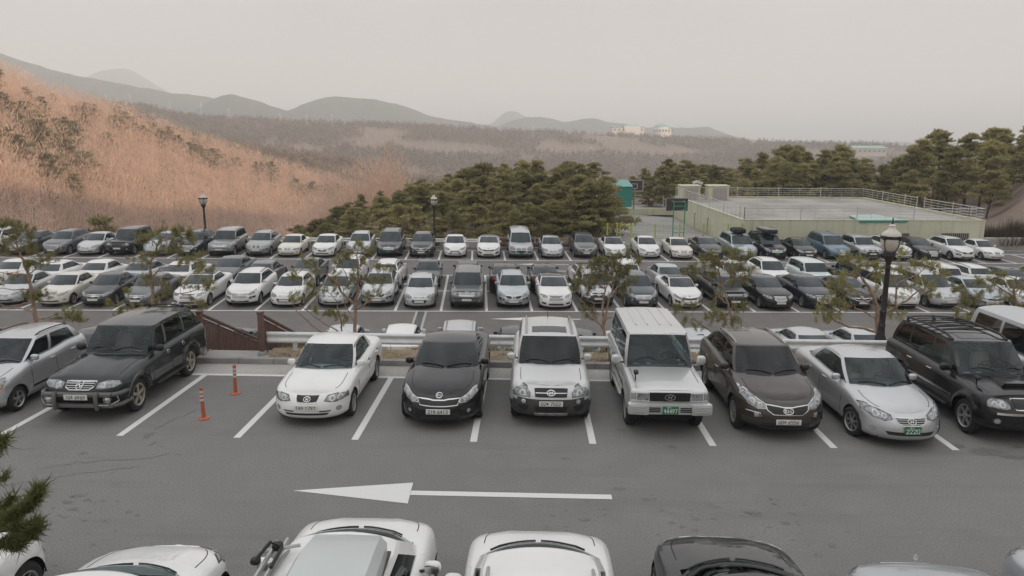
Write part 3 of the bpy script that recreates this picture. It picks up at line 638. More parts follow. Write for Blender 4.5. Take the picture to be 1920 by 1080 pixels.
# lime fence
M['wire']=mat('pale_wire',(.40,.44,.22),.6)
def lime_fence():
    xs=[1139,1157.5,1185,1229,1275,1320,1366,1392]; Y=61.4; z0=-3.6; pts=[at(u,419,Y) for u in xs]; r=empty('wire_fence',(pts[0].x,Y,z0)); h=pts[0].z-z0
    for p in pts: 
        b=MB(); b.box((p.x-pts[0].x,0,h/2),(.11,.11,h)); b.build('post',M['lime'],r,weld=False,smooth=False)
    b=MB(); x0,x1=pts[2].x-pts[0].x,pts[-1].x-pts[0].x
    for k in range(12): b.box(((x0+x1)/2,0,.3+(h-.35)*k/11),(x1-x0,.012,.014))
    n=int((x1-x0)/.22)
    for k in range(n): b.box((x0+(x1-x0)*k/n,0,h/2),(.009,.009,h-.2))
    b.box((x1/2+.2,0,.9-.25),(x1,.1,.28)); b.build('wire_mesh',M['wire'],r,weld=False,smooth=False)
    b=MB(); g0=at(1163,421,Y).x-pts[0].x; g1=at(1183,421,Y).x-pts[0].x
    b.box((g0,0,h*.48),(.08,.08,h*.95)); b.box((g1,0,h*.48),(.08,.08,h*.95)); b.box(((g0+g1)/2,0,h*.95),(g1-g0,.08,.08)); b.box(((g0+g1)/2,0,.5),(g1-g0,.08,.08))
    b.build('gate',M['lime'],r,weld=False,smooth=False); tag(r,'lime green post and wire fence with a gate in front of the court','fence')
lime_fence()
# stair with rails between grove and court
def court_stair():
    p=at_z(1140,452,-3.5); q=at(1098,398,78.); r=empty('court_stairs',(p.x,p.y,-3.5)); d=q-p
    b=MB(); n=14
    for k in range(n): b.box((d.x*k/n,d.y*k/n+.4,(q.z+3.5)*k/n/2),(1.6,d.y/n+.3,(q.z+3.5)*k/n+.2))
    b.build('steps',M['concrete'],r,weld=False,smooth=False)
    b=MB()
    for s in (-.8,.8):
        b.tube([(s,0,1.0),(d.x+s,d.y,q.z+3.5+1.0)],.03,0,5); b.tube([(s,0,.5),(d.x+s,d.y,q.z+3.5+.5)],.02,0,5)
        for k in range(7): b.tube([(d.x*k/6+s,d.y*k/6,(q.z+3.5)*k/6),(d.x*k/6+s,d.y*k/6,(q.z+3.5)*k/6+1.0)],.025,0,5)
    b.build('handrail',M['rail_steel'],r,weld=False); tag(r,'concrete stairs with steel rails climbing beside the court under the pines','stairs')
court_stair()
# rustic fence and dry hedge
M['pole_wood']=mat('weathered_poles',(.26,.19,.14),.85); M['dry_twigs']=mat('dry_twigs',(.22,.15,.11),.95,noise=[(1.5,(.30,.22,.17),.4,.7)])
r=empty('pole_fence'); r.matrix_world=LOW@Matrix.Translation((1.2,21.3,0)); b=MB()
for z in (.35,.8): b.tube([(0,0,z),(3,.05,z+.03),(6,-.03,z-.02),(10,.02,z+.02)],.06,0,6)
b.build('rails',M['pole_wood'],r,weld=False)
for k in range(6): 
    b=MB(); b.tube([(k*2,.06,-.1),(k*2,.06,.95)],.065,0,6); b.build('post',M['pole_wood'],r,weld=False)
tag(r,'rustic wooden pole fence behind the far row below the pines','fence')
def twig_hedge(F,x0,x1,y,h,d,n,seed,name,label,cat,m,zb=-.2):
    q=np.random.RandomState(seed); x=q.uniform(x0,x1,n); yy=y+q.normal(0,d,n); a=q.uniform(0,2*PI,n); l=h*q.uniform(.4,1.05,n)*(.75+.35*np.sin(x*1.7)*np.sin(x*.9+1)); tx,ty=q.normal(0,.28,(2,n)); w=.018
    v=np.stack([np.stack([x-np.cos(a)*w,yy-np.sin(a)*w,zb+0*x],1),np.stack([x+np.cos(a)*w,yy+np.sin(a)*w,zb+0*x],1),np.stack([x+tx,yy+ty,zb+l],1)],1).reshape(-1,3)
    o=np_obj(name,v,np.arange(3*n).reshape(-1,3),m); o.matrix_world=F; return tag(o,label,cat)
twig_hedge(LOW,1.0,11.6,22.2,1.5,.35,4200,4,'dry_hedge','leafless brown hedge behind the pole fence under the pines','hedge',M['dry_twigs'])
M['shrub_brown']=mat('brown_shrub',(.075,.048,.032),.95,noise=[(1,(.05,.04,.022),.4,.7)])
q=at(1888,440,66.); twig_hedge(Matrix.Translation((q.x,q.y,q.z-.5)),-2.0,2.0,0,2.3,1.0,3500,9,'shrub','dark brown shrub on the slope right of the green building','shrub',M['shrub_brown'],zb=-.2)
# retaining wall at the far right
b=MB(); p=at(1866,455,63.); q=at(1990,492,63.); 
b.box((5.2,0,.2),(11,.5,1.5),0,bev=.05)
for k in range(4): b.box((5.2,-.26,-.4+.36*k),(11,.03,.02))
o=b.build('retaining_wall',M['gutter'],loc=(p.x+.2,64.5,-3.6),weld=False,smooth=False); o.rotation_euler=(0,0,.03); tag(o,'low pale block retaining wall at the far right edge of the lot','wall')
# far buildings
def far_building(u,v0,v1,w,Y,label,roof,round_=False,upper=True):
    t=at(u,v0,Y); z1=t.z; z0=at(u,v1,Y).z; r=empty('distant_building',(t.x,Y,z0-4)); h=z1-z0+4; W_=w*Y/FPX
    b=MB()
    if round_: b.lathe([(W_*.5,0),(W_*.5,h*.62),(W_*.36,h*.66),(W_*.36,h*.82)],0,20)
    else:
        b.box((0,0,h*.38),(W_,W_*.5,h*.76))
        if upper: b.box((W_*.12,-W_*.05,h*.45),(W_*.5,W_*.5,h*.9))
    b.build('wall',M['trim_white' if upper else 'far_wall'],r,weld=False,smooth=False)
    b=MB()
    if round_: b.lathe([(W_*.40,h*.82),(W_*.25,h*.95),(.01,h*1.08)],0,20)
    else:
        for x,zz,ww in ((0,.76,1.06),(.12,.9,.56))[:2 if upper else 1]: b.face([(W_*(x-ww/2),-W_*.3,h*zz),(W_*(x+ww/2),-W_*.3,h*zz),(W_*(x+ww/2-.06),0,h*(zz+(.12 if upper else .24))),(W_*(x-ww/2+.06),0,h*(zz+(.12 if upper else .24)))]); b.face([(W_*(x+ww/2),W_*.3,h*zz),(W_*(x-ww/2),W_*.3,h*zz),(W_*(x-ww/2+.06),0,h*(zz+(.12 if upper else .24))),(W_*(x+ww/2-.06),0,h*(zz+(.12 if upper else .24)))])
    b.build('roof',M[roof],r,weld=False,smooth=False)
    b=MB()
    for k in range(7): b.box((W_*(-.42+.14*k),-W_*(.26 if not round_ else .5),h*.5),(W_*.05,.4,h*.16))
    b.build('window_band',M['dark_glass'],r,weld=False,smooth=False); tag(r,label,'building')
far_building(1176,235,247,58,1250,'long white building with a pale roof on the far wooded ridge','teal_lt'); far_building(1240,233,252,38,1230,'round domed white building on the far wooded ridge','teal_lt',True); far_building(1624,273,287,62,1000,'distant building with a broad teal hipped roof above the right-hand pines','teal_lt',upper=False)
def pylon(u,v0,v1,Y):
    t=at(u,v0,Y); z0=at(u,v1,Y).z; h=t.z-z0+8; r=MB()
    for s in (-1,1): r.tube([(s*1.2,0,0),(s*.25,0,h)],.15,0,4)
    for z in (.8,.9): r.box((0,0,h*z),(3.5,.2,.2))
    o=r.build('pylon',M['trim_white'],loc=(t.x,Y,z0-8),weld=False); tag(o,'tiny pale power pylon on the far wooded ridge','pylon','power pylons along the far ridge')
for u,v0,v1 in ((136,172,188),(198,176,190),(243,176,190),(318,188,200),(376,190,206),(428,203,214),(524,212,222),(574,214,226),(622,214,226),(1000,236,247)): pylon(u,v0,v1,1050)

# ---------------------------------------------------------------- trees
M['bark']=mat('pine_bark',(.34,.235,.17),.9,noise=[(7,(.20,.15,.115),.4,.65),(2,(.42,.29,.20),.5,.7)],bump=(14,.6,.04))
M['bark_dark']=mat('dark_bark',(.085,.062,.048),.95,noise=[(3,(.12,.085,.062),.4,.7)])
def leaf_mat(n,a,b,c,sc,tl=.4):
    m=mat(n,a,.8,spec=.1,noise=[(sc,b,.35,.65),(sc*4,c,.5,.72)]); nt=m.node_tree; p=nt.nodes['Principled BSDF']
    t=nt.nodes.new('ShaderNodeBsdfTranslucent'); x=nt.nodes.new('ShaderNodeMixShader'); x.inputs[0].default_value=tl
    src=p.inputs['Base Color'].links[0].from_socket; oi=nt.nodes.new('ShaderNodeObjectInfo'); mr=nt.nodes.new('ShaderNodeMapRange'); mr.inputs['To Min'].default_value=.78; mr.inputs['To Max'].default_value=1.3
    vm=nt.nodes.new('ShaderNodeVectorMath'); vm.operation='SCALE'; nt.links.new(oi.outputs['Random'],mr.inputs['Value']); nt.links.new(src,vm.inputs[0]); nt.links.new(mr.outputs[0],vm.inputs['Scale']); nt.links.new(vm.outputs[0],p.inputs['Base Color'])
    nt.links.new(vm.outputs[0],t.inputs['Color']); nt.links.new(p.outputs[0],x.inputs[1]); nt.links.new(t.outputs[0],x.inputs[2]); nt.links.new(x.outputs[0],nt.nodes['Material Output'].inputs['Surface']); return m
M['needles']=leaf_mat('pine_needles',(.13,.145,.055),(.18,.185,.075),(.08,.095,.04),4.)
M['needles_near']=leaf_mat('young_pine_needles',(.27,.26,.11),(.34,.32,.15),(.17,.175,.08),3.)
M['needles_bg']=leaf_mat('grove_needles',(.30,.28,.128),(.40,.345,.165),(.19,.19,.09),.35)
M['needles_far']=leaf_mat('far_needles',(.25,.185,.12),(.34,.23,.155),(.165,.14,.09),.05)
M['bare']=leaf_mat('bare_branches',(.60,.445,.35),(.45,.325,.25),(.68,.51,.41),.13)
M['needles_hill']=leaf_mat('hill_needles',(.25,.225,.135),(.31,.27,.17),(.18,.17,.10),.1)
M['straw']=mat('straw_wrap',(.48,.36,.17),.9)
def pad_faces(q,c,rx,ry,rz,n,s):
    """n needle sprays on the upper shell of a flattened, ragged pad"""
    u=q.normal(0,1,(n,3)); u/=np.linalg.norm(u,axis=1)[:,None]; rad=q.uniform(.25,1.12,(n,1))**.7
    p=u*rad; p[:,2]=np.abs(p[:,2])-.45*(p[:,0]**2+p[:,1]**2)*.6
    P=np.array(c)+p*np.array([rx,ry,rz])
    d=u*np.array([1,1,.35])+q.normal(0,.35,(n,3))+np.array([0,0,.42]); d/=np.linalg.norm(d,axis=1)[:,None]
    t=np.cross(d,q.normal(0,1,(n,3))); t/=np.linalg.norm(t,axis=1)[:,None]
    L=s*q.uniform(.55,1.35,(n,1)); w=L*.19
    return np.stack([P-t*w*.4,P+d*L*.5-t*w,P+d*L*1.15,P+d*L*.5+t*w],1).reshape(-1,3)
def grove_pine(seed,H,spread,bare,npads,per,conic=.0,s=.44):
    q=np.random.RandomState(seed); tb=MB(); lean=q.normal(0,.05,2); pts=[]
    for k in range(9):
        f=k/8; pts.append((lean[0]*H*f+.12*math.sin(f*5+seed),lean[1]*H*f+.12*math.cos(f*4+seed),H*.96*f))
    tb.tube(pts,[max(.03,.17*(1-.85*k/8))*H/9 for k in range(9)],0,7)
    V=[]
    for i in range(npads):
        f=bare+(1-bare)*(i+.5)/npads; a=i*2.4+q.uniform(-.6,.6)
        prof=(math.sin(PI*min(1,(f-bare)/(1-bare)*.72+.26))**.8)*(1-conic)+conic*(1.05-(f-bare)/(1-bare))
        R=spread*prof*q.uniform(.30,1.18)*(1 if i<npads-2 else .25)
        b0=np.array([np.interp(f*.94,[k/8 for k in range(9)],[p[j]/(1 if j<2 else 1) for p in pts]) for j in range(3)])
        c=b0+np.array([math.cos(a)*R,math.sin(a)*R,q.uniform(-.02,.05)*H])
        tb.tube([tuple(b0-np.array([0,0,.03*H])),tuple((b0+c)/2+np.array([0,0,-.01*H])),tuple(c)],[.05*H/9,.035*H/9,.015*H/9],0,5)
        rx=spread*q.uniform(.17,.36)*(.55+.45*prof)
        for k in range(3):
            cc=c+q.normal(0,rx*.45,3)*np.array([1,1,.22]); V.append(pad_faces(q,cc,rx*q.uniform(.6,1),rx*q.uniform(.6,1),rx*q.uniform(.22,.36),per//3,s*q.uniform(.85,1.15)))
    v=np.concatenate(V); return tb.mesh('trunk',weld=False),np_mesh('crown',v,np.arange(len(v)).reshape(-1,4),M['needles_bg'])
PROTO=[grove_pine(11,9.5,3.0,.36,26,215),grove_pine(12,9.,3.4,.44,24,225),grove_pine(13,10.,2.8,.26,30,200,.4),grove_pine(14,8.,3.3,.34,24,215),grove_pine(15,10.,2.4,.16,32,185,.75),grove_pine(16,10.5,2.9,.30,28,205,.5)]
HB=[9.5,9.,10.,8.,10.,10.5]
for t,_ in PROTO: t.materials.append(M['bark_dark'])
def put_pine(k,x,y,z,h,rz,label,group,wrap=False,sx=1.,leaf=None):
    r=empty('pine_tree',(x,y,z)); s=h/HB[k]; r.scale=(s*sx,s*sx,s); r.rotation_euler=(0,0,rz)
    for n,me in (('trunk',PROTO[k][0]),('crown',PROTO[k][1])):
        o=bpy.data.objects.new(n,me); COL.objects.link(o); o.parent=r
        if leaf and n=='crown': o.material_slots[0].link='OBJECT'; o.material_slots[0].material=M[leaf]
    if wrap:
        b=MB(); b.lathe([(.21,1.0),(.215,1.05),(.215,1.5),(.20,1.55)],0,10); b.build('straw_wrap',M['straw'],r,weld=False)
    return tag(r,label,'pine tree',group)
TOP=smoothf([(520,432),(560,418),(600,402),(640,382),(700,358),(760,342),(820,330),(880,312),(930,302),(1000,298),(1080,300),(1130,312),(1170,345)])
q=random.Random(3)
G1='pines of the grove left of the ball court'; L1='dark green pine crowded in the grove left of the ball court'
for Y,step,fr in ((66,46,.55),(74,40,.74),(83,36,.90),(92,34,1.0),(101,36,1.02)):
    u=(800 if Y<70 else 560)+q.uniform(0,20)
    while u<(1150 if Y<80 else 1112):
        vt=float(TOP(u)); zt=at(u,vt,Y).z; x=at(u,400,Y).x; zg=ground_z(x,Y)-.2
        h=(zt-zg)*fr*q.uniform(.90,1.03)
        if u<700: h=max(3.,h)
        if h>2.2: put_pine(q.choice([0,1,2,3,5]),x+q.uniform(-.6,.6),Y+q.uniform(-2.5,2.5),zg,min(h,13),q.uniform(0,6.3),L1,G1)
        u+=step*q.uniform(.75,1.25)
for u,Y,vt,k,lab in ((1005,63.5,385,1,'flat-topped pine with bare pale limbs behind the pole fence, left of two'),(960,63.8,392,3,'low spreading pine with bare forked limbs behind the silver van'),(1045,64,372,0,'straw-wrapped pine trunk leftmost of the wrapped ones behind the far row'),(1075,64.5,350,2,'straw-wrapped pine near the stairs, second of the wrapped ones'),(1098,65,335,5,'straw-wrapped pine with a tall crown directly left of the court stairs'),(1122,66,335,3,'straw-wrapped pine reaching over the court stairs, rightmost of the wrapped ones')):
    x=at(u,430,Y).x; zg=ground_z(x,Y)-.1; put_pine(k,x,Y,zg,at(u,vt,Y).z-zg,u*.7,lab,None,wrap='straw' in lab)
TOP2=smoothf([(1170,332),(1210,318),(1250,292),(1290,300),(1330,296),(1365,315),(1400,292),(1450,272),(1500,264),(1550,275),(1600,268),(1625,318),(1650,300),(1700,262),(1750,240),(1790,250),(1830,232),(1880,238),(1930,235),(2000,235)])
G2='pines behind the railed roof deck'; L2='dark pine standing in the row behind the green building\'s roof deck'
G3='pines on the right-hand slope'; L3='tall dark pine on the slope beyond the right end of the green building'
for Y,step,fr in ((95,38,.74),(102,36,.9),(110,36,1.0),(118,40,.98)):
    u=1168+q.uniform(0,20)
    while u<1640:
        vt=float(TOP2(u)); x=at(u,350,Y).x; zg=ground_z(x,Y)-.2; h=(at(u,vt,Y).z-zg)*fr*q.uniform(.9,1.04)
        if h>2: put_pine(q.choice([0,1,3,5,2]),x,Y+q.uniform(-2,2),zg,min(h,17),q.uniform(0,6.3),L2,G2)
        u+=step*q.uniform(.7,1.2)
for Y,step,fr in ((80,72,.62),(88,60,.85),(97,52,1.0),(106,56,1.0)):
    u=1660+q.uniform(0,30)+(40 if Y<85 else 0)
    while u<2010:
        vt=float(TOP2(u)); x=at(u,350,Y).x; zg=ground_z(x,Y)-.2; h=(at(u,vt,Y).z-zg)*fr*q.uniform(.88,1.04)
        if h>2: put_pine(q.choice([2,5,4,0,5]),x,Y+q.uniform(-2,2),zg,min(h,19),q.uniform(0,6.3),L3,G3)
        u+=step*q.uniform(.7,1.2)
# pines on the reddish slope
G4='pines scattered over the reddish hillside'; L4='small dark pine among bare trees on the reddish hillside'
n=0; hs=random.Random(21)
spots=[(16,150,1),(110,160,1),(60,168,0),(95,190,0),(160,185,0),(185,195,1),(290,205,1),(310,212,1),(345,215,1),(440,200,1),(450,205,1),(545,210,1),(560,215,1)]
while n<105:
    if n<30: u,v=hs.uniform(-40,150),hs.uniform(185,390)
    elif n<60: u,v=hs.uniform(-40,240),hs.uniform(160,330)
    else:
        u=hs.uniform(150,700); v=np.interp(u,[150,320,480,640,700],[208,268,318,362,385])+hs.uniform(0,26)
    # march the sight line to the slope
    d=ray(u,v); o=Vector((0,0,CAMZ)); t=110.; hit=None
    while t<700:
        p=o+d*t
        if ground_z(p.x,p.y)>p.z-2: hit=p; break
        t+=4
    n+=1
    if hit is None or hit.y<165: continue
    put_pine(hs.choice([2,4,4,5,0]),hit.x,hit.y,ground_z(hit.x,hit.y)-.3,hs.uniform(5.5,9.5),hs.uniform(0,6.3),L4,G4,sx=1.25,leaf='needles_hill')
p=at(192,432,82.); put_pine(4,p.x,p.y,ground_z(p.x,p.y)-.2,at(192,388,82.).z-ground_z(p.x,p.y),1.,'lone conical pine just beyond the far row of cars at left',None)
# bare wood, far conifer wood
def stuff_trees(name,n,seed,azr,rrange,H,kind,m,keep,per):
    q=np.random.RandomState(seed); k=n*6
    az=q.uniform(px_az(azr[0]),px_az(azr[1]),k); r=np.sqrt(q.uniform(rrange[0]**2,rrange[1]**2,k)); x=np.sin(az)*r; y=np.cos(az)*r; z=height(x,y)
    ok=keep(az,r,x,y,z); x,y,z=x[ok][:n],y[ok][:n],z[ok][:n]; n=len(x); h=H*q.uniform(.45,1.2,n)
    X=np.repeat(x,per); Y=np.repeat(y,per); Z=np.repeat(z,per); HH=np.repeat(h,per); N=n*per
    a=q.uniform(0,2*PI,N); f=q.uniform(0,1,N)
    if kind=='bare':
        trunk=q.uniform(0,1,N)<.09; g=q.uniform(0,2*PI,N); cr_=HH*.24*np.sqrt(q.uniform(0,1,N))*np.sin(PI*np.clip(f*.86+.14,0,1))**.6
        zc=HH*np.where(trunk,0,.22+.66*f); L=HH*np.where(trunk,.75,q.uniform(.09,.22,N)); w=np.where(trunk,.05,.028+.035*q.uniform(0,1,N))*HH/7
        cr_=np.where(trunk,HH*.02,cr_); p0=np.stack([X+np.cos(a)*cr_,Y+np.sin(a)*cr_,Z+zc-.3],1); out=np.where(trunk,.05,q.uniform(.2,.9,N))
        t=np.stack([-np.sin(g),np.cos(g),0*a],1); tip=p0+np.stack([np.cos(a)*out*L,np.sin(a)*out*L,np.where(trunk,1,q.uniform(.5,1.,N))*L],1)
        v=np.stack([p0-t*w[:,None],p0+t*w[:,None],tip],1).reshape(-1,3)
    else:
        R=HH*.26*(1-f**1.3)+.25; c=np.stack([X+np.cos(a)*R*.55,Y+np.sin(a)*R*.55,Z+HH*(.22+.74*f)],1)
        t=np.stack([-np.sin(a),np.cos(a),q.normal(0,.2,N)],1); d=np.stack([np.cos(a),np.sin(a),q.uniform(-.1,.8,N)],1); L=(R*.75+.3)[:,None]
        v=np.stack([c-t*L*.7-d*L*.25,c+t*L*.7-d*L*.25,c+d*L*.9+np.array([0,0,.25])*L],1).reshape(-1,3)
    o=np_obj(name,v,np.arange(3*N).reshape(-1,3),m); return tag(o,kind='stuff')
def az_px(az): return 960+FPX*np.tan(az)*(math.cos(PITCH)+.13*math.sin(PITCH))
H1z,H1D=_R[0][0],_R[0][1]
stuff_trees('bare_wood',16500,5,(-650,1000),(105,440),9.5,'bare',M['bare'],lambda az,r,x,y,z:(r<H1D(az)+8)&(z>-62)&(np.hypot(x-0,y)>100)&((y>85)|(x<-60))&(az_px(az)<760),34)
H2D=_R[1][1]
def keep_mid(az,r,x,y,z):
    u=az_px(az); return (z>-66)&(r<H2D(az)+15)&(r>H1D(az)+10)&(u>120)
stuff_trees('mid_wood',9000,6,(120,1420),(330,640),10.,'con',M['needles_far'],keep_mid,18)
def keep_far(az,r,x,y,z):
    return (z>-66)&(fbm(x/90,y/90,31)>-.10)
stuff_trees('far_wood',26000,7,(60,1960),(640,1300),10.,'con',M['needles_far'],keep_far,12)
stuff_trees('far_bare_wood',15000,8,(60,1960),(500,1300),9.,'bare',M['bare'],lambda az,r,x,y,z:(z>-66)&(fbm(x/90,y/90,31)<-.02),14)
stuff_trees('undergrowth',1500,9,(1380,2000),(92,150),4.5,'bare',M['bare'],lambda az,r,x,y,z:(y>98)&(z>-14),26)

# hand-shaped young pines on the bank
def tuft(q,p,d,s,n,V):
    d=np.array(d)/np.linalg.norm(d)
    u=d*q.uniform(.3,1.2,(n,1))+q.normal(0,.62,(n,3)); u/=np.linalg.norm(u,axis=1)[:,None]
    b=np.array(p)+d*s*q.uniform(-.5,.7,(n,1))+q.normal(0,s*.16,(n,3)); t=np.cross(u,q.normal(0,1,(n,3))); t/=np.linalg.norm(t,axis=1)[:,None]
    L=s*q.uniform(.7,1.15,(n,1)); w=s*.045
    V.append(np.stack([b-t*w,b+t*w,b+u*L],1).reshape(-1,3))
def young_pine(seed,ox,oy,sc,Y,limbs,clumps,label,s=.16,nt=46):
    q=np.random.RandomState(seed); P=lambda z: at(ox+z[0]*sc,oy+z[1]*sc,Y)
    base=P(limbs[0][1][0]); zg=ground_z(base.x,base.y)-.1; r=empty('young_pine',(base.x,base.y,zg)); o=r.location.copy(); tb=MB(); ends=[]
    for j,(rad,pts) in enumerate(limbs):
        W_=[P(z)-o for z in pts]; dirn=q.choice([-1,1])*q.uniform(.15,.45)
        if j==0: W_=[Vector((W_[0].x,W_[0].y,0))]+W_
        m=[]
        for i,w in enumerate(W_):
            if j>0: w=w+Vector((0,dirn*i*.32,0))
            m.append(w)
        fine=[]
        for i in range(len(m)-1):
            for k in range(4):
                f=k/4; c=m[i]*(1-f)+m[i+1]*f; fine.append(c+Vector(q.normal(0,.012,3)))
        fine.append(m[-1]); n=len(fine); tb.tube(fine,[max(.007,rad*(1-.72*i/(n-1))) for i in range(n)],0,7); ends+=[(f_,dirn) for f_ in fine[n//3:]]
    V=[]; twigs=tb
    for z in clumps:
        c=P(z)-o; e=min(ends,key=lambda k:(k[0].x-c.x)**2+(k[0].z-c.z)**2); c.y=e[0].y+q.uniform(-.2,.2); mid=(c+e[0])/2+Vector(q.normal(0,.03,3))
        if (c-e[0]).length>.05: twigs.tube([e[0],mid,c],[.011,.008,.005],0,5)
        g=c-e[0]; g=g.normalized() if g.length>.01 else Vector((0,0,1))
        for k in range(5):
            off=Vector(q.normal(0,.09,3)); tuft(q,c+off+Vector((q.uniform(-.1,.1),0,0)),Vector((g.x*.5,g.y*.5,.55))+Vector(q.normal(0,.3,3)),s*q.uniform(.8,1.1),nt,V)
    tb.build('trunk',M['bark'],r,weld=False)
    v=np.concatenate(V); f=bpy.data.objects.new('foliage',np_mesh('foliage',v,np.arange(len(v)).reshape(-1,3),M['needles_near'])); COL.objects.link(f); f.parent=r
    return tag(r,label,'pine tree')
K=1/4.8
young_pine(1,0,400,K,24.3,[(.085,[(322,1000),(300,820),(270,620),(210,430),(160,340),(150,260)]),(.03,[(290,880),(180,865),(0,870),(-60,880)]),(.03,[(300,790),(200,815),(60,830),(0,790)]),(.028,[(280,680),(150,680),(0,650)]),(.03,[(240,550),(120,540),(0,510)]),(.025,[(260,550),(330,500),(370,450)]),(.03,[(190,390),(80,380),(0,330)]),(.025,[(160,340),(60,250),(0,230)]),(.02,[(150,280),(90,180),(0,120)]),(.02,[(330,960),(480,920),(560,880),(640,850)]),(.018,[(330,940),(480,980),(620,985)])],
 [(20,80),(80,70),(140,90),(180,130),(250,110),(280,160),(60,110),(190,220),(260,230),(150,230),(30,320),(100,310),(230,320),(290,320),(330,340),(20,250),(40,360),(260,450),(320,450),(410,460),(440,400),(490,390),(60,590),(150,580),(340,740),(380,740),(440,740),(250,770),(320,770),(640,850),(610,880),(700,890),(650,940),(590,960),(690,960),(740,950)],'leaning young pine with a pinkish trunk, leftmost of those on the bank')
young_pine(2,0,400,K,24.6,[(.065,[(1385,860),(1370,650),(1355,500),(1360,430),(1400,370),(1410,300),(1440,240),(1500,200)]),(.028,[(1380,780),(1500,740),(1700,720),(1850,640)]),(.022,[(1370,580),(1500,570),(1800,560)]),(.03,[(1380,560),(1450,490),(1600,470),(1720,420),(1800,390)]),(.02,[(1350,480),(1290,460),(1230,420)]),(.018,[(1390,890),(1260,890),(1160,860),(1040,830)]),(.02,[(1410,300),(1390,240),(1300,220)]),(.02,[(1440,240),(1560,250),(1660,190)]),(.018,[(1380,820),(1600,870),(1780,800),(1880,790)])],
 [(1430,170),(1490,160),(1560,170),(1650,170),(1680,200),(1700,240),(1620,180),(1540,210),(1570,260),(1450,260),(1380,220),(1330,210),(1290,220),(1430,330),(1470,350),(1590,330),(1530,300),(1230,420),(1270,410),(1350,420),(1320,570),(1330,640),(1420,630),(1620,430),(1690,410),(1740,370),(1840,370),(1800,470),(1790,510),(1900,520),(1850,470),(1480,720),(1510,700),(1600,650),(1700,690),(1780,640),(1820,680),(1880,660),(1800,770),(1850,790),(1880,800),(1170,690),(1000,820),(1040,830),(1080,900),(1130,900),(1310,840),(1420,830)],'slim straight young pine behind the roof of the dark green SUV')
young_pine(3,360,400,K,24.,[(.07,[(1465,1075),(1470,820),(1490,700),(1500,600),(1490,480),(1490,340)]),(.045,[(1470,830),(1350,700),(1330,620),(1270,560),(1200,500),(1100,420)]),(.035,[(1470,870),(1600,780),(1690,700)]),(.03,[(1350,1070),(1320,900),(1290,780),(1200,700)]),(.026,[(1330,1068),(1180,980),(1060,880),(970,800)]),(.022,[(1180,1080),(1060,980),(960,860),(920,760)]),(.025,[(1500,620),(1600,590),(1700,510)]),(.02,[(1480,640),(1400,560),(1360,460),(1350,380)]),(.02,[(1450,960),(1380,850),(1330,640),(1250,590)]),(.02,[(1490,480),(1560,420),(1640,320)])],
 [(1100,400),(1060,440),(1180,470),(1350,360),(1420,360),(1500,290),(1560,290),(1640,310),(1690,470),(1730,510),(1560,440),(1490,520),(1480,600),(1560,580),(1640,600),(1720,610),(1640,720),(1580,740),(1400,650),(1310,550),(1290,600),(1180,690),(1260,700),(1070,660),(1070,740),(960,540),(1000,510),(920,740),(960,780),(1100,880),(1180,910),(1240,920),(1300,930),(1380,940),(1120,560),(1420,380),(1330,420)],'open forked young pine behind the white sedan and guard rail')
young_pine(4,1050,400,K,24.,[(.055,[(400,1075),(385,930),(390,760),(410,690),(430,640)]),(.03,[(400,1060),(330,960),(260,880),(200,800),(140,740)]),(.022,[(330,950),(300,800),(230,760)]),(.03,[(410,690),(340,640),(280,600),(200,640)]),(.04,[(405,1000),(440,800),(480,700),(500,620),(530,560),(600,500)]),(.028,[(410,700),(390,560),(360,470)]),(.022,[(400,960),(480,920),(510,830)]),(.025,[(430,640),(440,540),(480,440),(600,400)]),(.022,[(480,700),(560,640),(660,620)]),(.02,[(340,640),(260,560),(190,560)])],
 [(340,430),(400,420),(460,410),(520,440),(600,380),(670,400),(730,480),(640,510),(560,510),(480,480),(420,500),(360,520),(300,560),(250,580),(190,560),(150,620),(200,650),(260,690),(310,700),(180,700),(420,600),(470,590),(520,630),(560,570),(620,620),(660,620),(600,700),(560,740),(350,620),(240,480),(300,480),(210,880),(240,900),(290,940),(440,460),(390,560),(330,590),(520,540),(600,560),(450,540)],'bushy young pine with pale twisted stems left of the tall silver boxy SUV')
young_pine(5,1050,400,K,24.4,[(.06,[(1555,1035),(1540,930),(1500,780),(1480,690),(1460,650)]),(.032,[(1460,650),(1400,630),(1330,620),(1200,560)]),(.035,[(1460,650),(1430,560),(1410,500),(1440,430),(1480,380)]),(.032,[(1480,640),(1550,560),(1600,480),(1640,420)]),(.025,[(1500,820),(1420,730),(1390,660)]),(.016,[(1540,870),(1580,740)]),(.026,[(1400,1090),(1250,990),(1200,930),(1130,900)]),(.02,[(1440,430),(1380,390),(1290,380)]),(.02,[(1600,480),(1680,380)]),(.018,[(1550,960),(1450,930),(1330,940)])],
 [(1240,410),(1290,380),(1350,360),(1480,330),(1540,340),(1600,370),(1680,350),(1370,430),(1430,440),(1330,500),(1380,520),(1210,500),(1180,550),(1240,580),(1350,550),(1480,460),(1560,430),(1640,420),(1600,500),(1560,540),(1660,530),(1700,510),(1640,590),(1590,640),(1660,620),(1060,880),(1120,850),(1230,840),(1140,980),(1250,1030),(1330,940),(1380,900),(1420,920),(1490,940),(1490,990),(1580,980),(1600,860),(1640,870),(1450,740),(1360,800)],'flat-topped young pine with reddish trunk above the brown crossover')
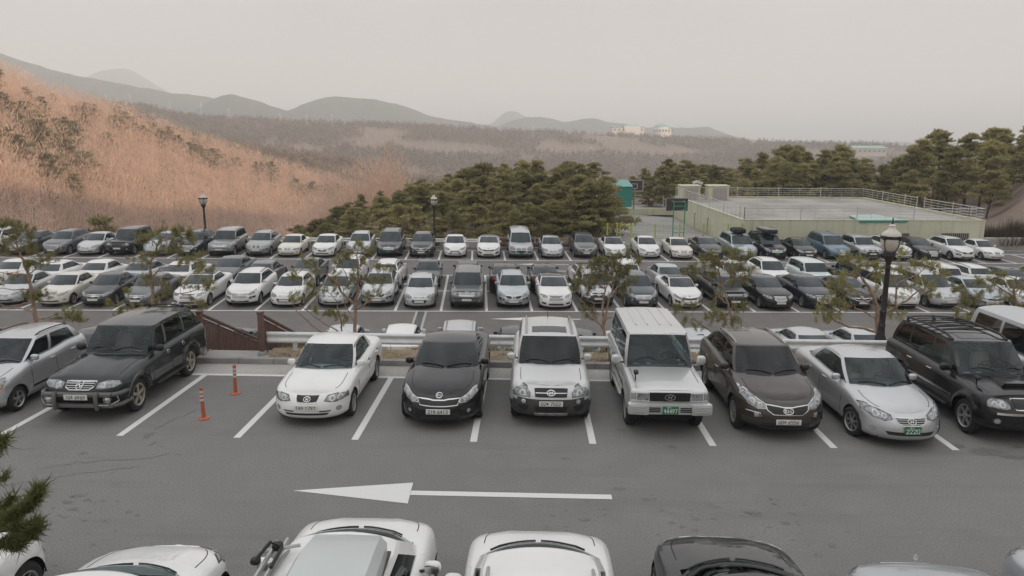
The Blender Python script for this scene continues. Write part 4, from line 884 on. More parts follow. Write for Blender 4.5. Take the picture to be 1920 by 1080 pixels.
young_pine(6,1520,400,K,24.8,[(.11,[(610,1075),(600,850),(560,740),(510,650),(470,590)]),(.035,[(600,860),(480,790),(380,700),(280,640)]),(.03,[(580,760),(400,690),(330,640)]),(.05,[(590,1070),(470,1030),(330,1010),(200,960),(130,880),(60,800)]),(.035,[(600,960),(480,880),(370,840),(350,790)]),(.06,[(610,930),(680,900),(780,850),(880,800),(970,730),(1040,690)]),(.035,[(770,860),(780,680),(800,640),(900,600),(1010,560),(1120,470)]),(.028,[(510,650),(430,540),(380,480),(360,400)]),(.025,[(780,680),(760,560),(800,500)]),(.025,[(480,590),(560,500),(640,470)]),(.022,[(970,730),(1060,640),(1180,560)])],
 [(320,380),(380,380),(300,440),(360,450),(430,470),(480,490),(440,430),(560,480),(620,540),(560,560),(640,470),(580,460),(330,560),(230,560),(190,600),(150,640),(190,700),(220,760),(270,650),(330,690),(60,780),(110,780),(170,790),(200,850),(60,850),(90,890),(30,900),(300,840),(620,700),(740,560),(800,500),(870,540),(940,550),(1000,470),(1060,460),(1120,470),(1160,500),(1200,560),(1180,540),(1010,600),(1060,640),(1090,660),(940,630),(1100,740),(1130,770),(880,730),(730,640),(740,930),(800,920),(640,610),(760,350),(860,370),(720,800),(200,970),(140,930),(260,600),(400,520),(250,690)],'broad wind-shaped young pine around the large lamp post')
young_pine(7,1520,400,K,24.,[(.06,[(1880,1050),(1850,820),(1830,720),(1840,650),(1850,560)]),(.035,[(1860,980),(1700,900),(1560,800),(1440,740),(1340,700)]),(.03,[(1870,1000),(1600,980),(1440,960)]),(.03,[(1840,760),(1720,680),(1640,600),(1560,600)]),(.025,[(1850,700),(1900,620),(1960,560)]),(.02,[(1850,600),(1760,560),(1690,550)]),(.02,[(1870,1010),(1500,1030),(1330,990)])],
 [(1330,720),(1400,690),(1460,740),(1520,770),(1430,800),(1500,850),(1560,900),(1440,900),(1350,900),(1400,940),(1460,980),(1520,940),(1390,1000),(1440,1040),(1320,980),(1580,760),(1540,640),(1590,620),(1640,680),(1680,560),(1740,570),(1760,650),(1820,700),(1870,600),(1890,680),(1900,560),(1850,760),(1880,820),(1720,760),(1690,840),(1760,880),(1640,900),(1940,600),(1930,700),(1960,780)],'young pine at the right edge with sparse drooping tufts behind the silver van')
# branch of a pine close on the left
def close_pine():
    q=np.random.RandomState(5); Y=5.6; base=Vector((-5.2,5.4,-.1)); r=empty('roadside_pine',base); P=lambda u,v,dy=0: at(u,v,Y+dy)-base
    tb=MB(); tb.tube([(0,0,0),(.1,0,1.6),(.05,.1,3.2),(.2,.1,5.2),(.15,.1,7)],[.14,.12,.10,.07,.03],0,10)
    V=[]; M_=[]
    br=[[(-260,1040),(-120,1010),(0,982),(30,965),(55,948),(68,930)],[(-260,1060),(-100,1050),(0,1020),(30,1026),(62,1000)],[(-120,1010),(-30,1000),(30,990),(52,985)],[(-200,1030),(-60,880),(-15,850),(2,835)],[(-40,985),(-5,965),(14,945)]]
    for k,b_ in enumerate(br):
        pts=[P(u,v,(k-2)*.12) for u,v in b_]
        if k in (0,1): pts=[Vector((.05,.1,3.0))]+pts
        tb.tube(pts,[max(.006,.028*(1-.8*i/len(pts))) for i in range(len(pts))],0,6)
        for a,c in zip(pts[-5:-1],pts[-4:]):
            if a.x< P(-180,900).x: continue
            for f in np.linspace(0,1,6):
                p=a*(1-f)+c*f; tuft(q,p,(c-a)+Vector((0,0,.05)),.105,70,V)
        for _ in range(2): tuft(q,pts[-1],(pts[-1]-pts[-2])+Vector((0,0,.03)),.12,90,V)
    for u,v in ((-20,880),(5,900),(25,1010),(45,1008),(12,1015)): tuft(q,P(u,v),Vector((.3,0,.4)),.10,80,V)
    tb.build('trunk',M['bark_dark'],r,weld=False)
    v=np.concatenate(V); f=bpy.data.objects.new('needles',np_mesh('needles',v,np.arange(len(v)).reshape(-1,3),M['needles'])); COL.objects.link(f); f.parent=r
    tag(r,'dark long-needled pine branch reaching in at the lower left corner','pine tree')
close_pine()
# ---------------------------------------------------------------- cars
DIG={'0':[[(0,1),(0,5),(1,6),(3,6),(4,5),(4,1),(3,0),(1,0),(0,1)]],'1':[[(1,5),(2,6),(2,0)]],'2':[[(0,5),(1,6),(3,6),(4,5),(4,4),(0,0),(4,0)]],
'3':[[(0,6),(4,6),(2,3.6),(3.3,3.4),(4,2.3),(4,1),(3,0),(1,0),(0,1)]],'4':[[(3,0),(3,6),(0,2),(4,2)]],'5':[[(4,6),(0,6),(0,3.5),(3,3.5),(4,2.6),(4,1),(3,0),(0,0)]],
'6':[[(3.6,6),(1,4),(0,2),(0,1),(1,0),(3,0),(4,1),(4,2),(3,3),(.6,3)]],'7':[[(0,6),(4,6),(1.5,0)]],'8':[[(1,3.2),(0,4.2),(0,5),(1,6),(3,6),(4,5),(4,4.2),(3,3.2),(1,3.2),(0,2.2),(0,1),(1,0),(3,0),(4,1),(4,2.2),(3,3.2)]],
'9':[[(.4,0),(3,2),(4,4),(4,5),(3,6),(1,6),(0,5),(0,4),(1,3),(3.4,3)]],
'조':[[(.3,5.8),(3.7,5.8),(.3,3.2)],[(2.2,4.6),(3.8,3.2)],[(2,3),(2,1.2)],[(0,1.1),(4,1.1)]],
'수':[[(2,6),(.4,3.6)],[(2,5.6),(3.7,3.6)],[(0,2.6),(4,2.6)],[(2,2.6),(2,.2)]],
'보':[[(.7,6),(.7,3),(3.3,3),(3.3,6)],[(.7,4.6),(3.3,4.6)],[(2,2.9),(2,1.2)],[(0,1.1),(4,1.1)]],
'부':[[(.7,6),(.7,3.4),(3.3,3.4),(3.3,6)],[(.7,4.8),(3.3,4.8)],[(0,2.3),(4,2.3)],[(2,2.3),(2,.2)]],
'나':[[(.2,5.5),(.2,2.2),(2.2,2.6)],[(3,6),(3,0)],[(3,3.2),(4.2,3.2)]],
'경':[[(.3,5.8),(1.8,5.8),(.6,3.4)],[(3.6,6),(3.6,3)],[(2.3,5.2),(3.6,5.2)],[(2.3,4.2),(3.6,4.2)],[(1.4,.3),(1,1.2),(1.5,2.2),(2.7,2.2),(3.2,1.2),(2.7,.3),(1.4,.3)]],
'기':[[(.4,5.4),(2.2,5.4),(.8,1.4)],[(3.5,6),(3.5,0)]],
'우':[[(2,6),(1.2,5),(1.6,4),(2.4,4),(2.8,5),(2,6)],[(0,2.6),(4,2.6)],[(2,2.6),(2,.2)]],
'ㅎ':[[(.6,5.6),(3.4,5.6)],[(0,4.4),(4,4.4)],[(2,3.6),(.8,2.6),(1.2,1.2),(2.8,1.2),(3.2,2.6),(2,3.6)]]}
def lettering(mb,txt,x0,z0,cw,ch,sp,w,tf,mt=0):
    """strokes of txt laid in a plane; tf(x,z)->point"""
    x=x0
    for c in txt:
        if c==' ': x+=sp*.55; continue
        for st in DIG.get(c,[]):
            for (a,b),(c2,d) in zip(st[:-1],st[1:]):
                p=Vector((x+a/4*cw,z0+b/6*ch)); q=Vector((x+c2/4*cw,z0+d/6*ch)); t=q-p
                if t.length<1e-6: continue
                t.normalize(); n=Vector((-t.y,t.x))*w/2; e=t*w*.35
                mb.face([tf(*(p-n-e)),tf(*(q-n+e)),tf(*(q+n+e)),tf(*(p+n-e))],mt)
        x+=sp

WHEELS={}
def wheel_meshes(r,style,hi):
    k=(round(r,3),style,hi)
    if k in WHEELS: return WHEELS[k]
    w=.105; sg=32 if hi else 16; t=MB()
    t.lathe([(r*.60,-w*.8),(r*.68,-w*.98),(r*.86,-w),(r*.97,-w*.72),(r,-w*.4),(r,w*.4),(r*.97,w*.72),(r*.86,w),(r*.70,w*.98),(r*.655,w*.8)],0,sg,'X')
    if hi:   # tread blocks
        for i in range(44):
            a=2*PI*i/44
            t.box((0,r*.998*math.cos(a),r*.998*math.sin(a)),(w*1.3,.012,.01),0,rx=a+PI/2)
    m=MB(); R=r*.665
    m.lathe([(R,w*.78),(R*1.02,w*.92),(R*.97,w*.95),(R*.90,w*.80),(R*.88,w*.30),(.02,w*.25)],0,sg,'X')
    m.lathe([(R*.88,w*.36),(R*.3,w*.36),(.001,w*.36)],1,sg,'X')
    n={'five':5,'six':6,'ten':10,'seven':7,'steel':8}[style]
    wd={'five':.30,'six':.22,'ten':.11,'seven':.2,'steel':.30}[style]*R
    for i in range(n):
        a=2*PI*i/n; ca,sa=math.cos(a),math.sin(a)
        def P(rad,off,h): return (h,rad*ca-off*sa,rad*sa+off*ca)
        r0,r1=R*.15,R*.93
        A=[P(r0,-wd*.42,w*.80),P(r1,-wd*.5,w*.72),P(r1,wd*.5,w*.72),P(r0,wd*.42,w*.80)]
        B=[P(r0,-wd*.42,w*.45),P(r1,-wd*.5,w*.45),P(r1,wd*.5,w*.45),P(r0,wd*.42,w*.45)]
        m.face(A,0)
        for q in range(4): m.face([A[q],B[q],B[(q+1)%4],A[(q+1)%4]],0)
    m.lathe([(R*.24,w*.4),(R*.24,w*.86),(R*.18,w*.92),(.001,w*.93)],0,12,'X')
    WHEELS[k]=(t.mesh('tyre',weld=False),m.mesh('rim',weld=False,ang=25)); return WHEELS[k]

class Car:
    def __init__(s,P,paint,hi=True,glass='glass'):
        s.P=P; s.hi=hi; s.root=empty('car'); s.paint=M[paint]; s.glass=M[glass] if hi else M['dark_glass']
        s.shell()
        s.wheels()
    # ---- shape functions
    def shell(s):
        P=s.P; hi=s.hi; L=P['L']; W2=P['W']/2; gc=P['gc']; nf,af=P.get('nf',2.6),P.get('af',.75); nr,ar=P.get('nr',3.2),P.get('ar',.5)
        axles=[P['fo'],P['fo']+P['wb']]; Ra=P['wr']+P.get('arch',.055); zax=P['wr']
        def xo(q):
            if q<af: return W2*(max(0,1-(1-q/af)**nf))**(1/nf)
            if q>L-ar: return W2*(max(0,1-(1-(L-q)/ar)**nr))**(1/nr)
            return W2
        def outline(fromfront,a,N):
            qs=np.linspace(0,1,400)**2*a; xs=np.array([xo(q) if fromfront else xo(L-q) for q in qs])
            al=np.concatenate([[0],np.cumsum(np.hypot(np.diff(qs),np.diff(xs)))]); return list(np.interp(np.linspace(0,al[-1],N+1),al,qs))
        Nf=16 if hi else 10
        S=outline(True,af,Nf)+[L-q for q in outline(False,ar,Nf-4)]
        S+=list(np.linspace(af,L-ar,14 if hi else 9))
        for a in axles:
            m=9 if hi else 5
            for k in range(m+1):
                d=Ra*math.cos(PI/2*k/m); S+=[a-d,a+d]
            S+=[a-Ra-.006,a+Ra+.006]
        doors=P['doors']   # list of (s0,s1)
        D=sorted({q for d in doors for q in d}); S=[q for q in S if all(abs(q-d)>.02 for d in D)]+D
        S=sorted(q for q in S if 0<=q<=L); T=[S[0]]
        for q in S[1:]:
            if q-T[-1]>.0035: T.append(q)
        T[-1]=L; S=np.array(T); X=np.array([xo(q) for q in S])
        nx=np.zeros(len(S)); ns=np.zeros(len(S))
        for i,q in enumerate(S):
            e=.006; a,b=max(q-e,0),min(q+e,L); tx,ts=xo(b)-xo(a),b-a
            if i==0: tx,ts=1,0
            if i==len(S)-1: tx,ts=-1,0
            l=math.hypot(tx,ts); nx[i]=ts/l; ns[i]=-tx/l
        zs=smoothf(P['sh']); side=smoothf(P['side']); front=smoothf(P['front']); rear=smoothf(P['rear'])
        zb0=smoothf(P.get('zb',[(0,gc),(L,gc)]))
        cr=smoothf(P['crown'])
        V=np.array([0,.03,.08,.14,.22,.32,.42,.52,.62,.72,.81,.88,.94,.975,1.]) if hi else np.array([0,.08,.2,.38,.56,.74,.88,.96,1.])
        vd=P.get('door_v',.14 if hi else .2); kd=int(np.argmin(abs(V-vd)))
        flare=P.get('flare',.0)
        G=np.zeros((len(S),len(V),3))
        for i,q in enumerate(S):
            zt=float(zs(q)); b=float(zb0(q)); arch=b
            for a in axles:
                if abs(q-a)<Ra: arch=max(arch,zax+math.sqrt(Ra*Ra-(q-a)**2))
            for k,v in enumerate(V):
                z=arch+v*(zt-arch); u=(z-b)/(zt-b)
                inn=float(side(u))*nx[i]**2+(float(front(u)) if q<L/2 else float(rear(u)))*ns[i]**2
                if flare:
                    for a in axles:
                        dd=math.hypot(q-a,z-zax)-Ra
                        inn-=flare*math.exp(-(max(dd,0)/.09)**2)*nx[i]**2*(1 if z>zax*.5 else .5)
                x=X[i]-nx[i]*inn; y=q-ns[i]*inn
                if i in (0,len(S)-1): x=0
                G[i,k]=(max(x,0),y-L/2,z)
        s.G=G; s.S=S
        mats={'body':MB(),'hood':MB(),'glassf':MB(),'glassr':MB(),'roof':MB()}
        sidewin={}; doorm={}
        clad=P.get('clad',0)
        def quad(mb,a,b,c,d,mi=0):
            mb.face([a,b,c,d],mi)
        def sym(key,a,b,c,d,mi=0,store=None):
            m2=lambda p:(-p[0],p[1],p[2])
            for sg in (1,-1):
                mb=store(sg) if store else mats[key]
                if sg==1: mb.face([a,b,c,d],mi)
                else: mb.face([m2(d),m2(c),m2(b),m2(a)],mi)
        for i in range(len(S)-1):
            dk=None; mid=(S[i]+S[i+1])/2
            for j,(d0,d1) in enumerate(doors):
                if d0-1e-6<=S[i] and S[i+1]<=d1+1e-6: dk=j
            for k in range(len(V)-1):
                c=G[i,k:k+2,2].mean(); b=float(zb0(mid)); u=(c-b)/(float(zs(mid))-b)
                mi=1 if u<clad+(P.get('cladf',clad)-clad)*ns[i]**2 else 0
                st=None
                if dk is not None and k>=kd: st=(lambda sg,dk=dk: doorm.setdefault((dk,sg),MB()))
                sym('body',G[i,k],G[i+1,k],G[i+1,k+1],G[i,k+1],mi,st)
        # deck
        top=G[:,-1]; g=P['gh']; H0,H1=P.get('hood',(.02,g['ws0']+.03))
        ridge=P.get('ridge',.0); XF=[0,.2,.4,.55,.7,.86,1.] if hi else [0,.45,.86,1.]
        def deckz(x,q,xt,zt):
            f=min(1,abs(x)/max(xt,1e-6)); z=zt+float(cr(q))*(1-f**2.4)*min(1,xt/.55)**1.5
            if ridge and q<g['ws0']+.3: z+=ridge*math.exp(-((f-.6)/.10)**2)*min(1,max(0,q/.4))
            return z
        s.toph=lambda q:(float(np.interp(q-L/2,top[:,1],top[:,0])),float(np.interp(q-L/2,top[:,1],top[:,2])))
        rows=[]
        for i in range(len(S)):
            xt,y,zt=top[i]; q=y+L/2
            rows.append([(xt*f,y,deckz(xt*f,q,xt,zt) if f<1 else zt) for f in XF])
        for i in range(len(S)-1):
            q=(top[i,1]+top[i+1,1])/2+L/2
            for j in range(len(XF)-1):
                if hi and g['ws0']+.28<q<g['rb']-.15 and XF[j]<.8: continue
                key='hood' if (H0<q<H1 and XF[j+1]<.9) else 'body'
                sym(key,rows[i][j],rows[i][j+1],rows[i+1][j+1],rows[i+1][j])
        # greenhouse
        ins=g.get('ins',.035); rz=smoothf(g['rz']); kx=g.get('kx',.05)
        gwb=lambda q: s.toph(q)[0]-ins
        gwt=lambda q: float(np.interp(q,[g['ws1'],g['rt']],[g['gw1'],g.get('gw1r',g['gw1'])]))
        cols=[]; nw=8 if hi else 4
        qA=g['ws0']+g['wbow']; xA=gwb(qA)*.95; qT=g['ws1']+g['tbow']; xT=gwt(qT)*.93
        for j in range(nw+1):
            f=j/nw; cols.append([xA*f,g['ws0']+g['wbow']*f*f,xT*f,g['ws1']+g['tbow']*f*f,'w' if j<nw else g.get('apil','b')])
        sd=g['side']
        for a,(sb,st,kind) in enumerate(sd):
            if a==len(sd)-1: cols.append([gwb(sb),sb,gwt(st),st,kind]); break
            sb2,st2,_=sd[a+1]; n=max(1,int((3 if hi else 2) if kind[0]=='g' else 1))
            for j in range(n):
                f=j/n; B=sb+(sb2-sb)*f; Tt=st+(st2-st)*f
                cols.append([gwb(B),B,gwt(Tt),Tt,kind])
        qR=g['rb']-g['rbow']; xR=gwb(min(qR,L-.05))*.94; qRt=g['rt']-g['rtbow']; xRt=gwt(qRt)*.92
        for j in range(nw+1):
            f=1-j/nw; cols.append([xR*f,g['rb']-g['rbow']*f*f,xRt*f,g['rt']-g['rtbow']*f*f,'r'])
        VR=[0,.03,.10,.3,.5,.7,.87,.95,1.] if hi else [0,.03,.10,.5,.87,.95,1.]
        barrel=g.get('barrel',.035); wbar=g.get('wbarrel',.03)
        C=[]
        for i,(xb,sb,xt,st,kd_) in enumerate(cols):
            tx,tz=s.toph(sb); zb=deckz(xb,sb,tx,tz)-.012; zt=float(rz(st))-kx*(xt/g['gw1'])**2
            a,b=cols[max(i-1,0)],cols[min(i+1,len(cols)-1)]
            dx,ds=b[0]-a[0],b[1]-a[1]
            if i==0: dx,ds=1,0
            if i==len(cols)-1: dx,ds=-1,0
            l=math.hypot(dx,ds) or 1; n=(ds/l,-dx/l); bb=barrel*n[0]**2+wbar*n[1]**2
            col=[]
            for v in VR:
                e=bb*4*v*(1-v)
                x=xb+(xt-xb)*v+n[0]*e; y=sb+(st-sb)*v+n[1]*e*.6; z=zb+(zt-zb)*v+abs(n[1])*e*.6
                if i in (0,len(cols)-1): x=0
                col.append((x,y-L/2,z))
            C.append(col)
        s.C=C; s.cols=cols
        for i in range(len(cols)-1):
            kd_=cols[i][4]
            for k in range(len(VR)-1):
                v0,v1=VR[k],VR[k+1]; a,b,c,d=C[i][k],C[i+1][k],C[i+1][k+1],C[i][k+1]
                if kd_=='w':
                    if v0>=.03 and v1<=.95: sym('glassf',a,b,c,d)
                    else: sym('body',a,b,c,d,1 if v1<.5 else 0)
                elif kd_=='r':
                    lo,hi_=g.get('rv',(.03,.87))
                    if v0>=lo-.001 and v1<=hi_+.001: sym('glassr',a,b,c,d)
                    else: sym('body',a,b,c,d,0)
                elif kd_[0]=='g':
                    if v0>=.10 and v1<=.87: sym(None,a,b,c,d,0,lambda sg,kk=kd_: sidewin.setdefault((kk,sg),MB()))
                    else: sym('body',a,b,c,d,1 if P.get('wintrim') and v1<.2 else 0)
                elif kd_=='p':
                    sym('body',a,b,c,d,1 if (v0>=.10 and v1<=.87) else 0)
                else: sym('body',a,b,c,d,0)
        RF=[0,.3,.6,.85,1.] if hi else [0,.6,1.]
        rr=[]
        for i,(xb,sb,xt,st,kd_) in enumerate(cols):
            p=C[i][-1]; rr.append([(p[0]*f,p[1],float(rz(p[1]+L/2))-kx*(p[0]*f/g['gw1'])**2) for f in RF])
        rk='roof' if P.get('black_roof') else 'body'
        for i in range(len(cols)-1):
            for j in range(len(RF)-1): sym(rk,rr[i][j],rr[i][j+1],rr[i+1][j+1],rr[i+1][j])
        # bvh for projecting details
        allv=[];allf=[]
        for mb in list(mats.values())+list(sidewin.values())+list(doorm.values()):
            n=len(allv); allv+=mb.v; allf+=[tuple(n+q for q in f) for f in mb.f]
        s.bvh=BVHTree.FromPolygons(allv,allf)
        pm=[s.paint,M[P.get('cladmat','trim')]]
        s.body=mats['body'].build('body',pm,s.root)
        s.paints=[s.body]
        if mats['hood'].f: s.paints.append(mats['hood'].build('bonnet',pm,s.root))
        for k in ('glassf','glassr'):
            if mats[k].f: mats[k].build('windscreen' if k=='glassf' else 'rear_window',s.glass,s.root)
        if mats['roof'].f: mats['roof'].build('roof_panel',M['dark_glass'],s.root)
        for k in sorted(sidewin): sidewin[k].build('side_window',s.glass if s.hi else M['dark_glass'],s.root)
        s.doors={}
        for k in sorted(doorm):
            o=doorm[k].build('door',pm,s.root); s.paints.append(o); s.doors[k]=o
        # underbody and wheel wells
        u=MB(); zi=gc+.02; r=P['wr']
        u.box((0,0,(zi+.55)/2),(P['W']-.56,L-.5,.55-zi))
        for a in axles:
            for sg in (-1,1):
                rows=[]
                for k in range(9):
                    t=PI*k/8; yy=a-L/2+(Ra+.01)*math.cos(t); zz=zax+(Ra+.01)*math.sin(t)
                    rows.append([(sg*(W2-.03),yy,zz),(sg*(W2-.3),yy,zz)])
                u.grid(rows)
        u.box((0,-L/2+.5,gc+.10),(P['W']*.55,.3,.10)); u.box((0,L/2-.42,gc+.12),(P['W']*.55,.3,.12))
        u.build('underbody',M['under'],s.root,weld=False,smooth=False)
    def wheels(s):
        P=s.P; st=P.get('wheel','five'); tm,rm=wheel_meshes(P['wr'],st,s.hi); al=M[P.get('rimmat','alloy')]
        for a in (P['fo'],P['fo']+P['wb']):
            for sg in (1,-1):
                o=bpy.data.objects.new('wheel',tm); COL.objects.link(o); o.parent=s.root
                if not tm.materials: tm.materials.append(M['rubber'])
                o.location=(sg*(P['W']/2-.115-P.get('wheelin',0)),a-P['L']/2,P['wr']); 
                rz=0 if sg>0 else PI
                if s.P.get('steer') and a==P['fo']: rz+=s.P['steer']
                o.rotation_euler=(.35*a,0,rz)
                o.rotation_mode='XYZ'
                r=bpy.data.objects.new('rim',rm); COL.objects.link(r); r.parent=o
                if not rm.materials: rm.materials.append(al); rm.materials.append(M['trim'])
                elif rm.materials[0]!=al:
                    r.material_slots[0].link='OBJECT'; r.material_slots[0].material=al
    # ---- projecting
    def hit(s,mode,a,b,off=0):
        if mode=='F': o,d=Vector((a,-6,b)),Vector((0,1,0))
        elif mode=='R': o,d=Vector((a,6,b)),Vector((0,-1,0))
        elif mode=='T': o,d=Vector((a,b,4)),Vector((0,0,-1))
        elif mode=='S+': o,d=Vector((4,a,b)),Vector((-1,0,0))
        elif mode=='S-': o,d=Vector((-4,a,b)),Vector((1,0,0))
        elif mode[0]=='D': # diagonal from front, angle in degrees (positive turns to +x side)
            t=math.radians(float(mode[1:])); d=Vector((-math.sin(t),math.cos(t),0)); r=Vector((math.cos(t),math.sin(t),0))
            o=r*a-d*8+Vector((0,-s.P['L']/2+.4*0,b))
        h=s.bvh.ray_cast(o,d)
        if h[0] is None:
            h=s.bvh.find_nearest(o+d*5); 
        p,n=h[0],h[1]
        if n.dot(d)>0: n=-n
        return p+(n*.7-d*.3)*off
    def patch(s,mb,mode,poly,off=.006,mi=0,rings=(1,1.0,.92,.7,.4,.12),mirror=False):
        mode0=mode
        for sg in ((1,-1) if mirror else (1,)):
            pl=[]; n=len(poly)
            for i in range(n):
                a,b=Vector(poly[i]),Vector(poly[(i+1)%n]); m=max(1,int((b-a).length/(.04 if s.hi else .1)))
                pl+=[a+(b-a)*k/m for k in range(m)]
            c=sum(pl,Vector((0,0)))/len(pl); rows=[]
            for ri,rg in enumerate(rings):
                o=-.012 if ri==0 else (off*.8 if ri==1 else off)
                row=[]
                for p in pl:
                    q=c+(p-c)*rg
                    if mode.startswith('S'): md='S+' if sg>0 else 'S-'; row.append(s.hit(md,q.x,q.y,o))
                    else: row.append(s.hit(mode,q.x*sg,q.y,o) if not mode.startswith('D') else s._d(mode,q,sg,o))
                rows.append(row)
            if sg<0: rows=[r[::-1] for r in rows]
            n0=len(mb.v); mb.grid(rows,mi,close=True); N=len(pl); base=n0+(len(rings)-1)*N
            mb.f.append(tuple(base+k for k in range(N))); mb.m.append(mi)
    def _d(s,mode,q,sg,o):
        p=s.hit(mode,q.x,q.y,o); return Vector((p.x*sg,p.y,p.z))
    def stroke(s,mb,mode,path,w,off=.004,mi=0,mirror=False,step=.1,closed=False):
        if closed: path=list(path)+[path[0]]
        P=[]
        for a,b in zip(path[:-1],path[1:]):
            a,b=Vector(a),Vector(b); m=max(1,int((b-a).length/step)); P+=[a+(b-a)*k/m for k in range(m)]
        P.append(Vector(path[-1]))
        for sg in ((1,-1) if mirror else (1,)):
            rows=[]
            for i,p in enumerate(P):
                t=P[min(i+1,len(P)-1)]-P[max(i-1,0)]
                if closed and i in (0,len(P)-1): t=P[1]-P[-2]
                t=t.normalized(); n=Vector((-t.y,t.x))*w/2; md=mode
                row=[]
                for q,o in ((p-n,-.004),(p-n,off),(p+n,off),(p+n,-.004)):
                    if mode=='S': row.append(s.hit('S+' if sg>0 else 'S-',q.x,q.y,o))
                    else: row.append(s.hit(mode,q.x*sg,q.y,o))
                rows.append(row)
            if sg<0: rows=rows[::-1]
            mb.grid(rows,mi)
    def sides(s,name,m,path,w,off):
        for md in ('S+','S-'):
            b=MB(); s.stroke(b,md,path,w,off); b.build(name,M[m],s.root,weld=False)
    # ---- parts
    def part(s,name,mats,fn,parent=None,**k):
        mb=MB(); fn(mb); return mb.build(name,mats,parent or s.root,weld=False,**k)
    def headlights(s,poly,bulbs=(),mode='F',m='lamp',amber=None,rim=None):
        for sg in (1,-1):
            pl=[(p[0]*sg,p[1]) for p in (poly if sg>0 else poly[::-1])]
            mb=MB(); s.patch(mb,mode,pl,.008)
            o=mb.build('headlight',[M[m]],s.root,weld=False)
            if s.hi and bulbs:
                b=MB()
                for (x,z,r) in bulbs:
                    s.patch(b,mode,[(sg*x+r*math.cos(t*PI/6),z+r*math.sin(t*PI/6)) for t in range(12)],.012,0,rings=(1,1,.75))
                    s.patch(b,mode,[(sg*x+.62*r*math.cos(t*PI/6),z+.62*r*math.sin(t*PI/6)) for t in range(12)],.016,1,rings=(1,1,.5))
                b.build('reflector',[M['lamp_bulb'],M['lamp']],o,weld=False)
            if s.hi and rim:
                b=MB(); s.stroke(b,mode,pl,.014,.010,closed=True); b.build('lamp_rim',M[rim],o,weld=False)
            if amber:
                b=MB(); s.patch(b,mode,[(p[0]*sg,p[1]) for p in (amber if sg>0 else amber[::-1])],.011); b.build('indicator',M['amber'],o,weld=False)
    def grille(s,poly,bars=(),chrome=None,cw=.018,vbars=(),barmat='chrome',bw=.014,mode='F',hexm=False):
        mb=MB(); s.patch(mb,mode,poly,.010); o=mb.build('grille',M['mesh'],s.root,weld=False)
        if s.hi: bw*=.62; cw*=.75
        b=MB()
        for z,x0,x1 in bars: s.stroke(b,mode,[(x0,z),(x1,z)],bw,.014)
        for x,z0,z1 in vbars: s.stroke(b,mode,[(x,z0),(x,z1)],bw,.014)
        if hexm and s.hi:
            xs=[p[0] for p in poly]; zz=[p[1] for p in poly]
            def inside(x,z):
                c=False; n=len(poly)
                for i in range(n):
                    (x1,z1),(x2,z2)=poly[i],poly[(i+1)%n]
                    if (z1>z)!=(z2>z) and x<(x2-x1)*(z-z1)/(z2-z1)+x1: c=not c
                return c
            r=0
            z=min(zz)+.02
            while z<max(zz):
                x=min(xs)+(.02 if r%2 else .0)
                while x<max(xs):
                    if inside(x,z): s.patch(b,mode,[(x-.012,z),(x,z-.009),(x+.012,z),(x,z+.009)],.016,1,rings=(1,1))
                    x+=.04
                z+=.02; r+=1
        if b.f: b.build('grille_bars',[M[barmat],M['clad']],o,weld=False)
        if chrome:
            b=MB(); s.stroke(b,mode,poly,cw,.016,closed=True); b.build('grille_surround',M[chrome],o,weld=False)
        return o
    def emblem(s,z,kind,r=.055,x=0,mode='F',off=.02):
        if not s.hi: r=r*1.15
        b=MB(); el=[(x+r*1.45*math.cos(t*PI/9),z+r*.8*math.sin(t*PI/9)) for t in range(18)]
        if kind=='round': el=[(x+r*math.cos(t*PI/9),z+r*math.sin(t*PI/9)) for t in range(18)]
        s.stroke(b,mode,el,r*.22,off,closed=True)
        if kind=='H':
            for q in ([(-.55*r,-.5*r),(-.25*r,.5*r)],[(.25*r,-.5*r),(.55*r,.5*r)],[(-.45*r,-.1*r),(.45*r,.12*r)]): s.stroke(b,mode,[(x+p[0],z+p[1]) for p in q],r*.24,off)
        elif kind=='KIA':
            for q in ([(-.95,-.4),(-.95,.4)],[(-.9,0),(-.45,.4)],[(-.9,0),(-.45,-.4)],[(-.12,-.4),(-.12,.4)],[(.25,-.4),(.55,.4),(.9,-.4)]): s.stroke(b,mode,[(x+p[0]*r,z+p[1]*r) for p in q],r*.18,off)
        elif kind=='round':
            s.stroke(b,mode,[(x-r*.9,z-.1*r),(x-.2*r,z+.35*r),(x+.2*r,z-.35*r),(x+r*.9,z+.1*r)],r*.25,off)
        elif kind=='bowtie':
            s.patch(b,mode,[(x-r*1.2,z-.25*r),(x+r*1.2,z-.25*r),(x+r*1.3,z+.25*r),(x-r*1.1,z+.25*r)],off,0,rings=(1,1))
        b.build('emblem',M['chrome'],s.root,weld=False)
